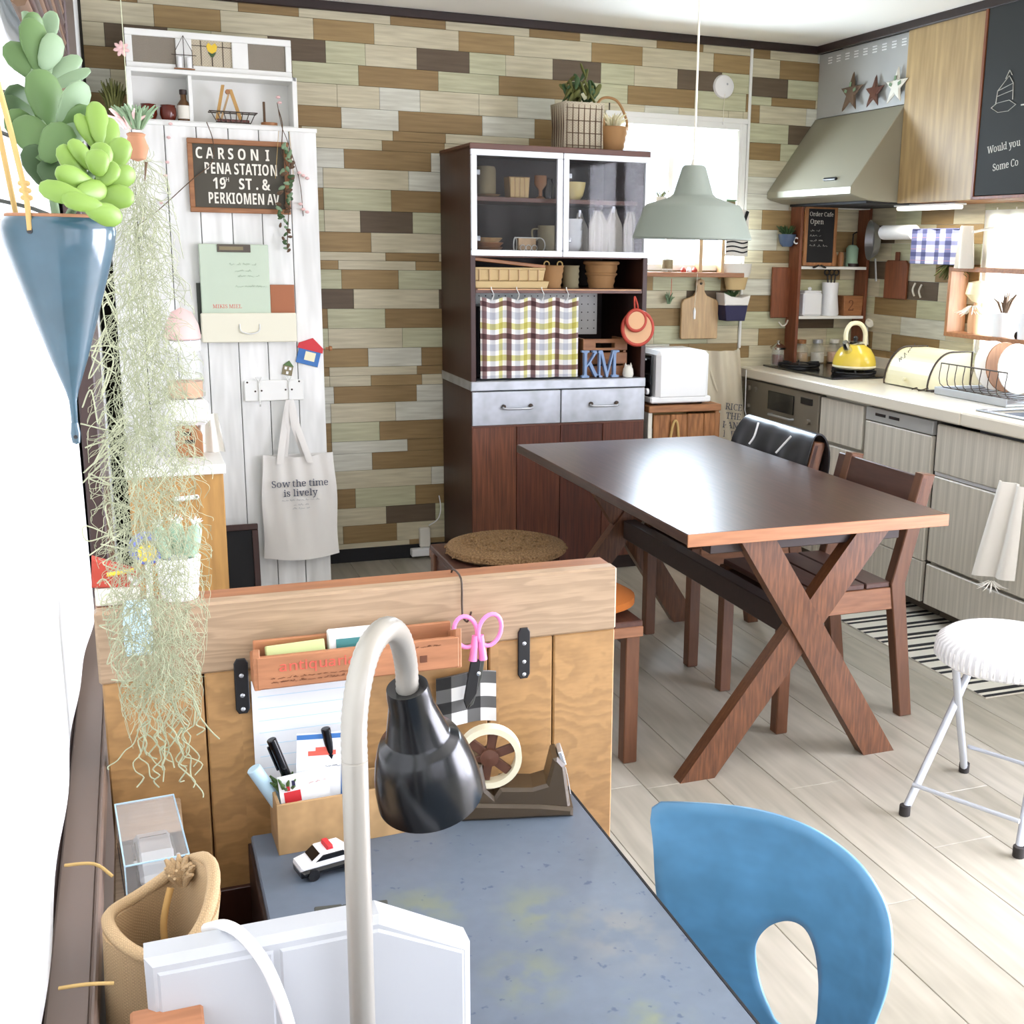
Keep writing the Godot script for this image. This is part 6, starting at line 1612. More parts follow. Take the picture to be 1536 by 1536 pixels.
func desk_corner() -> void:
	# desk
	var d := T("study_desk", "grey topped study desk with paint stains under the left window", "desk", Vector3(-2.885, 0, 4.43))
	P(d, "desktop", bx(0.422, 0.02, 1.2, 0.002), "desk_grey", Vector3(-0.002, 0.69, 0.0))
	P(d, "edge_band", bx(0.003, 0.02, 1.2, 0.0), "black_matt", Vector3(0.21, 0.6895, 0.0))
	for q in [[-0.18, -0.55], [0.18, -0.55], [-0.18, 0.55], [0.18, 0.55]]: P(d, "leg", bx(0.04, 0.68, 0.04, 0.003), "oak", Vector3(q[0], 0.34, q[1]))
	P(d, "under_board", boxes([[0.18, 0.64, 0, 0.02, 0.07, 1.06], [0, 0.64, -0.55, 0.32, 0.07, 0.02]], 0.001), "oak_h")
	# pine screen behind the desk
	var s := T("pine_screen", "pine board screen with black metal plates standing behind the desk", "screen", Vector3(-2.925, 0, 3.79))
	P(s, "top_rail", bx(0.662, 0.09, 0.024, 0.003), "pine_h", Vector3(-0.003, 0.958, 0.008))
	P(s, "cap", bx(0.66, 0.012, 0.05, 0.002), "pine_top", Vector3(-0.003, 0.996, -0.016))
	var e := [-3.257, -3.142, -3.02, -2.9, -2.781, -2.689, -2.597]
	for i in 6: P(s, "pine_board", bx(e[i + 1] - e[i] - 0.002, 0.913, 0.018, 0.002), "pine_v", Vector3((e[i] + e[i + 1]) / 2 + 2.925, 0.4565, 0.009))
	P(s, "back_panel", bx(0.64, 0.98, 0.014, 0.0), "pine_top", Vector3(0, 0.492, -0.012))
	for q in [[-3.098, 0.893], [-2.732, 0.894]]:
		var pl := P(s, "metal_plate", prism([[-0.0085, -0.03], [-0.005, -0.036], [0.005, -0.036], [0.0085, -0.03], [0.0085, 0.03], [0.005, 0.036], [-0.005, 0.036], [-0.0085, 0.03]], 0.003, 0.001), "black", Vector3(q[0] + 2.925, q[1], 0.0215))
		P(pl, "screw", joinm([[lathe([[0, 0.0015], [0.0022, 0.001], [0.003, 0]], 8), v(0, 0.014, 0.0014), v(90, 0, 0)], [lathe([[0, 0.0015], [0.0022, 0.001], [0.003, 0]], 8), v(0, -0.012, 0.0014), v(90, 0, 0)], [lathe([[0, 0.0015], [0.0022, 0.001], [0.003, 0]], 8), v(0, -0.03, 0.0014), v(90, 0, 0)]]), "silver")
	# box hung on the screen
	var b := T("antique_box", "narrow wooden box with red lettering fixed to the pine screen", "box", Vector3(-2.96, 0.905, 3.8105))
	P(b, "front", bx(0.247, 0.04, 0.008, 0.001), "box_wood", Vector3(0.0, 0.021, 0.052))
	P(b, "back", bx(0.247, 0.048, 0.006, 0.001), "box_wood", Vector3(0.0, 0.025, 0.013))
	P(b, "base", bx(0.247, 0.006, 0.05, 0.001), "box_wood", Vector3(0.0, 0.003, 0.03))
	for k in [-1, 1]: P(b, "end_panel", prism([[0, 0], [0.045, 0], [0.045, 0.035], [0, 0.052]], 0.008, 0.001), "box_wood", Vector3(k * 0.1235, 0.0, 0.055), Vector3(0, 90, 0))
	P(b, "red_lettering", text("antiquaria", 0.0115, "Droid Sans"), "ink_red", Vector3(-0.052, 0.027, 0.0564)).scale = Vector3(1.25, 1, 1)
	for i in 2: P(b, "small_lettering", scrawl(0.12, 0.003, 71 + i, 0.0005), "ink_brown", Vector3(-0.108, 0.0125 - i * 0.005, 0.0566))
	P(b, "small_lettering", scrawl(0.05, 0.003, 75, 0.0005), "ink_brown", Vector3(0.05, 0.032, 0.0566))
	P(b, "stamp_mark", boxes([[0.062, 0.017, 0.0563, 0.009, 0.009, 0.0006], [0.078, 0.017, 0.0563, 0.009, 0.009, 0.0006]], 0.0), "ink_brown")
	O("sticky_notes", "pale green pad of sticky notes in the wooden box", "notepad", bx(0.07, 0.034, 0.018, 0.001), "sticky_green", Vector3(-3.035, 0.935, 3.842), Vector3(-20, 0, 2))
	var cb := T("card_box", "white card box with teal print in the wooden box", "box", Vector3(-2.955, 0.915, 3.835))
	P(cb, "body", bx(0.08, 0.045, 0.022, 0.002), "white", Vector3(0, 0.023, 0))
	P(cb, "print", bx(0.055, 0.016, 0.001, 0.0), "teal", Vector3(-0.004, 0.03, 0.0114))
	# sheet of paper
	var pp := T("calendar_sheet", "white printed sheet pinned below the wooden box on the pine", "paper", Vector3(-3.02, 0.76, 3.811))
	P(pp, "sheet", bx(0.134, 0.135, 0.0012, 0.0), "paper", Vector3(0, 0.07, 0))
	var ln := []
	for i in 7: ln.append([0, 0.02 + i * 0.016, 0.0008, 0.12, 0.0006, 0.0004])
	P(pp, "printed_lines", boxes(ln, 0.0), "lightblue")
	# scissors on a hook
	var hk := T("scissor_hook", "thin dark wire hook over the top of the pine screen", "hook", Vector3(-2.819, 1.003, 3.80))
	P(hk, "wire", tube(smooth([v(0, -0.02, -0.034), v(0, 0.004, -0.032), v(0, 0.004, 0.014), v(0, -0.03, 0.018), v(0, -0.045, 0.022), v(0.004, -0.05, 0.03), v(0.008, -0.036, 0.034)], 4), 0.0014, 6), "wire")
	var sc := T("scissors", "pink handled scissors hanging from the hook with black sheathed blades", "scissors", Vector3(-2.803, 0.835, 3.836))
	for k in [-1, 1]:
		P(sc, "handle", ring(0.016, 0.003, 22, 8, 0.95, 1.35), "pink", Vector3(k * 0.016, 0.106, 0.001 * k), Vector3(0, 0, -k * 14))
		P(sc, "shank", tube(smooth([v(k * 0.004, 0.1, 0), v(k * 0.005, 0.085, 0), v(k * 0.007, 0.066, 0)], 3), [0.004, 0.004, 0.0045, 0.005, 0.005, 0.0055, 0.006], 8), "pink")
	P(sc, "blade", prism([[-0.010, 0.066], [0.004, 0.066], [-0.002, 0.02], [-0.016, 0.0], [-0.02, 0.012]], 0.004, 0.001), "black")
	P(sc, "blade", prism([[-0.004, 0.066], [0.01, 0.066], [0.006, 0.04], [-0.006, 0.004], [-0.012, 0.0]], 0.003, 0.001), "chalk_grey", Vector3(0, 0, -0.003))
	P(sc, "rivet", lathe([[0, 0.002], [0.003, 0.0015], [0.0035, 0]], 10), "chrome", Vector3(0.0, 0.048, 0.002), Vector3(90, 0, 0))
	O("check_pouch", "small black and white checked cloth pouch behind the scissors", "pouch", sheet(func(a, b): return Vector3((a - 0.5) * 0.082, -0.07 * b + 0.004 * sin(a * 3.0), 0.004 + 0.003 * sin(a * 6.0)), 16, 10, 0.004), "plaid", Vector3(-2.815, 0.876, 3.818))
	# cardboard box with cards and pens
	var bo := T("cardboard_box", "brown cardboard box at the far end of the desk", "box", Vector3(-2.972, 0.7, 3.858), 2)
	for q in [[0, 0.033, 0.03, 0.2, 0.066, 0.004], [0, 0.033, -0.03, 0.2, 0.066, 0.004]]: P(bo, "panel", bx(q[3], q[4], q[5], 0.0005), "card", Vector3(q[0], q[1], q[2]))
	for k in [-1, 1]: P(bo, "end_panel", bx(0.004, 0.068, 0.06, 0.0005), "cardb", Vector3(k * 0.098, 0.034, 0))
	P(bo, "base", bx(0.196, 0.003, 0.06, 0.0), "cardb", Vector3(0, 0.0016, 0))
	var c1 := T("toy_card", "tall white card with an orange racing car in the cardboard box", "card", Vector3(-3.012, 0.72, 3.866))
	c1.rotation_degrees = Vector3(-8, 0, -4)
	P(c1, "card", bx(0.07, 0.115, 0.002, 0.0), "paper", Vector3(0, 0.058, 0))
	P(c1, "picture", boxes([[-0.004, 0.09, 0.0013, 0.034, 0.006, 0.0004], [-0.004, 0.095, 0.0013, 0.016, 0.005, 0.0004]], 0.0), "ink_red")
	P(c1, "blue_band", boxes([[0.0, 0.111, 0.0013, 0.07, 0.006, 0.0004], [0.027, 0.05, 0.0013, 0.014, 0.06, 0.0004]], 0.0), "blue")
	P(c1, "print_lines", scrawl(0.02, 0.003, 81, 0.0005), "ink", Vector3(0.0, 0.072, 0.0015))
	var c2 := T("toy_card", "short white card with a red engine in front of the taller card", "card", Vector3(-3.03, 0.72, 3.876))
	c2.rotation_degrees = Vector3(-8, 0, 5)
	P(c2, "card", bx(0.06, 0.075, 0.002, 0.0), "paper", Vector3(0, 0.036, 0))
	P(c2, "picture", boxes([[-0.015, 0.046, 0.0013, 0.02, 0.014, 0.0004], [-0.019, 0.058, 0.0013, 0.004, 0.008, 0.0004]], 0.0), "red")
	P(c2, "picture_base", boxes([[-0.014, 0.033, 0.0013, 0.026, 0.008, 0.0004], [-0.012, 0.062, 0.0013, 0.004, 0.008, 0.0004]], 0.0), "navy")
	P(c2, "print_lines", scrawl(0.02, 0.003, 82, 0.0005), "ink_red", Vector3(0.006, 0.058, 0.0015))
	var pl2 := [["black pen standing left in the cardboard box", -3.028, 18, "black_gloss"], ["black pen mostly behind the gooseneck pole", -2.985, 8, "black_gloss"]]
	for q in pl2: O("pen", q[0], "pen", joinm([[cyl(0.0055, 0.135, 12, 0.001, 0.006), v(0, 0, 0)], [bx(0.003, 0.035, 0.003, 0.001), v(-0.007, 0.11, 0)]]), q[3], Vector3(q[1], 0.706, 3.85), Vector3(0, 0, q[2]), "pens in the cardboard box")
	O("pale_tube", "pale blue plastic tube leaning out of the cardboard box", "tube", cyl(0.009, 0.09, 12), "lightblue", Vector3(-3.05, 0.72, 3.85), Vector3(0, 0, 28))
	O("green_yarn", "tangle of green plastic in the left corner of the cardboard box", "craft", tuft(26, 0.018, 0.03, 12, 0.0025), "leaf", Vector3(-3.055, 0.76, 3.855))
	# toy police car
	var tc := T("toy_car", "white and black toy police car on the grey desk", "toy car", Vector3(-3.02, 0.7, 3.945), 12)
	P(tc, "lower_body", prism([[-0.037, 0.005], [0.037, 0.005], [0.038, 0.014], [-0.038, 0.014]], 0.034, 0.003), "black_gloss")
	P(tc, "body", prism([[-0.038, 0.013], [0.038, 0.013], [0.037, 0.02], [0.026, 0.022], [0.016, 0.031], [-0.012, 0.031], [-0.024, 0.022], [-0.037, 0.019]], 0.032, 0.003), "white_gloss")
	P(tc, "windows", prism([[-0.02, 0.022], [0.022, 0.022], [0.014, 0.029], [-0.011, 0.029]], 0.0325, 0.0005), "black_gloss")
	P(tc, "windscreen", bx(0.012, 0.0006, 0.024, 0.0), "black_gloss", Vector3(-0.0185, 0.0268, 0), Vector3(0, 0, 37))
	P(tc, "light_bar", prism([[-0.004, 0.031], [0.004, 0.031], [0.003, 0.036], [-0.003, 0.036]], 0.022, 0.001), "red")
	for q in [[-0.023, 1], [-0.023, -1], [0.023, 1], [0.023, -1]]: P(tc, "wheel", lathe([[0, -0.003], [0.007, -0.003], [0.007, 0.003], [0, 0.003]], 14), "black", Vector3(q[0], 0.007, q[1] * 0.0155), Vector3(90, 0, 0))
	# tape dispenser
	var td := T("tape_dispenser", "brown tape dispenser with a roll of clear tape on the desk", "tape dispenser", Vector3(-2.772, 0.7, 3.872), -14)
	P(td, "body", prism([[-0.078, 0.0], [0.078, 0.0], [0.08, 0.012], [0.072, 0.07], [0.062, 0.082], [0.056, 0.08], [0.048, 0.045], [0.03, 0.04], [-0.012, 0.042], [-0.02, 0.03], [-0.03, 0.04], [-0.036, 0.075], [-0.062, 0.082], [-0.078, 0.06], [-0.08, 0.02]], 0.05, 0.004), "tape_body")
	P(td, "base", prism([[-0.08, 0.0], [0.083, 0.0], [0.083, 0.012], [0.04, 0.018], [-0.08, 0.026]], 0.06, 0.004), "tape_body")
	P(td, "cutter", bx(0.006, 0.02, 0.03, 0.001), "silver", Vector3(0.069, 0.076, 0), Vector3(0, 0, 18))
	P(td, "label", bx(0.001, 0.028, 0.024, 0.0), "white", Vector3(0.0785, 0.04, 0.004), Vector3(0, 0, 10))
	var rl := P(td, "tape_roll", lathe([[0.034, -0.009], [0.042, -0.009], [0.042, 0.009], [0.034, 0.009], [0.034, -0.009]], 40), "tape", Vector3(-0.026, 0.083, 0.012), Vector3(90, 0, 0))
	P(rl, "core", lathe([[0.0, -0.007], [0.012, -0.008], [0.012, 0.008], [0.0, 0.01]], 18), "tape_core")
	P(rl, "spokes", joinm([[bx(0.066, 0.006, 0.012, 0.001), v(0, 0, 0), v(0, 20, 0)], [bx(0.066, 0.006, 0.012, 0.001), v(0, 0, 0), v(0, 80, 0)], [bx(0.066, 0.006, 0.012, 0.001), v(0, 0, 0), v(0, 140, 0)]]), "tape_core")
	O("marker_cap", "short dark marker lying on the desk beside the lamp pole", "marker", joinm([[cyl(0.006, 0.03, 14), v(0, 0, 0), v(0, 0, -90)], [cyl(0.0052, 0.05, 14), v(0.03, 0, 0), v(0, 0, -90)]]), "chalk_grey", Vector3(-3.05, 0.7065, 4.045), Vector3(0, -8, 0))
	# gooseneck lamp
	var gl := T("gooseneck_lamp", "desk lamp with silver gooseneck pole and black metal shade", "desk lamp", Vector3(-3.0585, 0.7, 4.4))
	P(gl, "pole", cyl(0.0102, 0.325, 20), "lamp_metal", Vector3(0, 0.02, 0))
	P(gl, "base", lathe([[0, 0], [0.031, 0], [0.033, 0.006], [0.028, 0.016], [0.014, 0.022], [0, 0.022]], 30), "lamp_metal")
	var nk := smooth([v(0, 0.345, 0), v(0.0008, 0.375, -0.001), v(0.006, 0.405, -0.005), v(0.0175, 0.427, -0.02), v(0.0365, 0.43, -0.05), v(0.055, 0.408, -0.09), v(0.066, 0.374, -0.118), v(0.069, 0.345, -0.128)], 10)
	var rr := []
	for i in nk.size(): rr.append(0.0098 if i % 2 == 0 else 0.0103)
	P(gl, "gooseneck", tube(nk, rr, 16), "lamp_metal")
	var sh := P(gl, "lamp_shade", lathe([[0.0, 0.004], [0.012, 0.005], [0.0185, 0.007], [0.0195, 0.0], [0.02, -0.012], [0.0235, -0.026], [0.0285, -0.046], [0.030, -0.050], [0.036, -0.054], [0.0385, -0.059], [0.0435, -0.074], [0.047, -0.09], [0.049, -0.105], [0.0495, -0.122], [0.0475, -0.122], [0.046, -0.1], [0.036, -0.06], [0.0, -0.02]], 48), "lamp_black", Vector3(0.070, 0.342, -0.1285))
	sh.rotation_degrees = Vector3(14, 0, 12)
	# white box in front, cable
	var wb := T("white_case", "white boxy case with chamfered corner at the near end of the desk", "case", Vector3(-3.087, 0.7, 4.345))
	P(wb, "shell", prism([[-0.13, 0.0], [0.13, 0.0], [0.13, 0.14], [0.052, 0.183], [-0.132, 0.183]], 0.034, 0.006), "case_white", Vector3.ZERO)
	P(wb, "front_panel", prism([[-0.123, 0.005], [-0.035, 0.005], [-0.035, 0.172], [-0.123, 0.172]], 0.004, 0.002), "case_white", Vector3(0, 0, 0.017))
	P(wb, "front_panel", prism([[-0.03, 0.005], [0.123, 0.005], [0.123, 0.136], [0.05, 0.173], [-0.03, 0.172]], 0.004, 0.002), "case_white", Vector3(0, 0, 0.017))
	O("white_cable", "thick white cable looping over the white case", "cable", tube(smooth([v(-3.17, 0.865, 4.30), v(-3.155, 0.888, 4.34), v(-3.14, 0.887, 4.37), v(-3.125, 0.86, 4.385), v(-3.112, 0.80, 4.39), v(-3.108, 0.71, 4.40)], 6), 0.0048, 10), "white")
	# shelf at the wall with the boxed toy car
	var ws := T("wall_shelf", "narrow pine shelf unit between desk and left window wall", "shelf", Vector3(-3.215, 0, 4.05))
	P(ws, "top_board", bx(0.075, 0.016, 0.5, 0.002), "pine_h", Vector3(0.0, 0.747, -0.0))
	P(ws, "side_board", bx(0.012, 0.74, 0.48, 0.001), "oak", Vector3(-0.03, 0.37, 0.0))
	P(ws, "foot_board", bx(0.06, 0.74, 0.014, 0.001), "oak", Vector3(0, 0.37, 0.22))
	var dc := T("drawer_tray", "dark open compartment tray sunk beside the desk", "tray", Vector3(-3.135, 0.0, 4.05))
	P(dc, "base", bx(0.078, 0.01, 0.44, 0.0), "walnut_dark", Vector3(0, 0.56, 0))
	for i in 4: P(dc, "divider", bx(0.076, 0.07, 0.008, 0.001), "walnut_side", Vector3(0, 0.6, -0.216 + i * 0.1))
	P(dc, "side", bx(0.006, 0.14, 0.44, 0.001), "walnut_dark", Vector3(0.036, 0.62, 0))
	P(dc, "body", bx(0.078, 0.55, 0.44, 0.001), "walnut_dark", Vector3(0, 0.276, 0))
	O("blue_tin", "round blue tin lid in the dark compartment tray", "tin", lathe([[0, -0.006], [0.022, -0.006], [0.024, 0], [0.022, 0.006], [0, 0.006]], 24), "blue_tin", Vector3(-3.15, 0.60, 3.90), Vector3(60, 0, -20))
	var cs := T("display_case", "clear acrylic case with a silver model car on the pine shelf", "display case", Vector3(-3.212, 0.7555, 3.99), 4)
	P(cs, "base", bx(0.064, 0.008, 0.15, 0.001), "black", Vector3(0, 0.004, 0))
	P(cs, "cover", joinm([[bx(0.0015, 0.046, 0.146, 0.0), v(-0.031, 0.031, 0)], [bx(0.0015, 0.046, 0.146, 0.0), v(0.031, 0.031, 0)], [bx(0.062, 0.046, 0.0015, 0.0), v(0, 0.031, 0.0735)], [bx(0.062, 0.046, 0.0015, 0.0), v(0, 0.031, -0.0735)], [bx(0.063, 0.0015, 0.148, 0.0), v(0, 0.0545, 0)]]), "acrylic")
	P(cs, "edges", boxes([[-0.031, 0.031, 0.0735, 0.0015, 0.046, 0.0015], [0.031, 0.031, 0.0735, 0.0015, 0.046, 0.0015], [0, 0.0545, 0.0735, 0.063, 0.0015, 0.0015], [-0.031, 0.0545, 0, 0.0015, 0.0015, 0.147], [0.031, 0.0545, 0, 0.0015, 0.0015, 0.147], [0, 0.0545, -0.0735, 0.063, 0.0015, 0.0015]], 0.0), "lightblue")
	var mc := T("model_car", "silver model car inside the clear display case", "toy car", Vector3(-3.209, 0.7636, 3.992), 94)
	P(mc, "body", prism([[-0.05, 0.006], [0.05, 0.006], [0.052, 0.014], [0.048, 0.019], [0.028, 0.021], [0.016, 0.030], [-0.018, 0.030], [-0.03, 0.021], [-0.048, 0.019], [-0.052, 0.013]], 0.038, 0.004), "silver")
	P(mc, "windows", prism([[0.024, 0.0215], [0.014, 0.0285], [-0.016, 0.0285], [-0.026, 0.0215]], 0.0386, 0.0005), "chalk_grey")
	for k in [1, -1]: P(mc, "windscreen", bx(0.0125, 0.0006, 0.028, 0.0), "chalk_grey", Vector3(0.0222 * k, 0.026, 0), Vector3(0, 0, -38 * k))
	P(mc, "grille", boxes([[-0.0515, 0.013, 0, 0.001, 0.004, 0.02], [-0.0495, 0.008, 0, 0.004, 0.003, 0.012]], 0.0), "white")
	for q in [[-0.03, 1], [-0.03, -1], [0.03, 1], [0.03, -1]]: P(mc, "wheel", lathe([[0, -0.003], [0.008, -0.003], [0.008, 0.003], [0, 0.003]], 14), "black", Vector3(q[0], 0.008, q[1] * 0.0185), Vector3(90, 0, 0))
	for k in [1, -1]: P(mc, "mirror", bx(0.004, 0.004, 0.004, 0.001), "silver", Vector3(-0.022, 0.022, k * 0.0215))
	# burlap sack
	var bs := T("burlap_sack", "open burlap sack tied at one corner by the left window", "sack", Vector3(-3.214, 0.7555, 4.235))
	P(bs, "sack", sheet(func(a, b): return Vector3(cos(a * TAU) * (0.042 + 0.006 * sin(a * 19.0)) * (0.9 + 0.15 * b) + 0.01 * b, 0.098 * b + b * 0.012 * cos(a * TAU * 2.0 + 0.6) + b * 0.014 * cos(a * TAU), sin(a * TAU) * (0.062 + 0.006 * sin(a * 17.0)) * (0.9 + 0.12 * b)), 60, 14, 0.004), "burlap")
	P(bs, "folded_hem", tube(hem(), 0.0058, 8, true), "burlap")
	P(bs, "gathered_tuft", tuft(40, 0.014, 0.022, 7, 0.0035), "burlap", Vector3(0.028, 0.1, -0.035))
	P(bs, "tie", tube(smooth([v(0.018, 0.1, -0.03), v(0.01, 0.07, -0.02), v(0.012, 0.03, -0.01)], 5), 0.0035, 6), "jute")
	P(bs, "straw", tube(smooth([v(-0.03, 0.11, -0.05), v(-0.045, 0.12, -0.06), v(-0.07, 0.118, -0.07)], 5), 0.0016, 5), "rope")
	P(bs, "straw", tube(smooth([v(-0.03, 0.085, 0.08), v(-0.05, 0.092, 0.085), v(-0.07, 0.09, 0.08)], 5), 0.0016, 5), "rope")
	P(bs, "content", lathe([[0, 0], [0.034, 0], [0.034, 0.03], [0, 0.032]], 18, 1.0, 1.5), "walnut_dark")
	var wx := T("wooden_caddy", "brown wooden block in front of the burlap sack", "box", Vector3(-3.205, 0.7, 4.38))
	P(wx, "body", bx(0.05, 0.13, 0.05, 0.003), "oak", Vector3(0, 0.065, 0))
	P(wx, "lid", bx(0.054, 0.008, 0.054, 0.002), "box_wood", Vector3(0, 0.134, 0))
	# things on and at the pine screen
	var ct := T("cactus_pot", "ribbed white cup with pale furry cacti on the pine screen", "pot", Vector3(-3.162, 1.0025, 3.775))
	P(ct, "cup", lathe(ribs(), 28), "white")
	for q in [[-0.012, 0.0, 12.0], [0.013, 0.004, -14.0], [0.002, -0.01, 2.0]]:
		P(ct, "cactus", lathe([[0, 0], [0.008, 0.004], [0.0095, 0.02], [0.008, 0.038], [0, 0.046]], 14), "cactus", Vector3(q[0], 0.05, q[1]), Vector3(0, 0, q[2]))
		P(ct, "spines", tuft(20, 0.008, 0.012, int(q[2]) + 40, 0.0008), "white", Vector3(q[0] - q[2] * 0.0006, 0.09, q[1]))
	var rt := T("red_toy", "red wooden toy wedge with yellow stick at the window end of the screen", "toy", Vector3(-3.232, 1.0025, 3.775))
	P(rt, "wedge", prism([[-0.028, 0.0], [0.026, 0.0], [0.026, 0.018], [-0.028, 0.036]], 0.02, 0.002), "red_rim", Vector3(0.0, 0.022, 0), Vector3(0, 0, -4))
	P(rt, "base", bx(0.05, 0.022, 0.02, 0.002), "offwhite", Vector3(0, 0.011, 0))
	P(rt, "stick", tube([v(-0.01, 0.04, 0.013), v(0.02, 0.043, 0.013)], 0.0028, 7), "yellow")
	P(rt, "fringe", tuft(24, 0.01, 0.016, 14, 0.001), "white", Vector3(0.02, 0.024, 0.01))
	var bt := T("blue_toy", "round blue toy with yellow centre beside the cactus cup", "toy", Vector3(-3.196, 1.0025, 3.776))
	P(bt, "ring", ring(0.015, 0.006, 22, 8), "periwinkle", Vector3(0, 0.066, 0))
	P(bt, "button", lathe([[0, -0.004], [0.011, -0.004], [0.011, 0.005], [0, 0.005]], 16), "yellow", Vector3(0, 0.062, 0.004), Vector3(90, 0, 0))
	P(bt, "stem", bx(0.008, 0.05, 0.008, 0.001), "white", Vector3(0, 0.025, 0))
	O("felt_tag", "pale blue felt tag hung on the left end of the pine screen", "tag", prism([[-0.014, -0.034], [0.013, -0.034], [0.016, -0.02], [0.015, 0.024], [0.013, 0.034], [-0.012, 0.034], [-0.016, 0.02], [-0.016, -0.02]], 0.008, 0.003), "lightblue", Vector3(-3.212, 0.984, 3.822))

func hem() -> Array:
	var p := []
	for i in 40:
		var a := TAU * i / 40.0
		p.append(Vector3(cos(a) * 0.0445 + 0.01, 0.1 + 0.012 * cos(a * 2.0 + 0.6) + 0.014 * cos(a), sin(a) * 0.0645))
	return p

func ribs() -> Array:
	var p := [[0, 0], [0.02, 0]]
	for i in 9: p.append([0.021 + 0.0006 * i + (0.0012 if i % 2 == 0 else 0.0), 0.004 + i * 0.006])
	p.append([0.0225, 0.053]); p.append([0.02, 0.05]); p.append([0, 0.048])
	return p

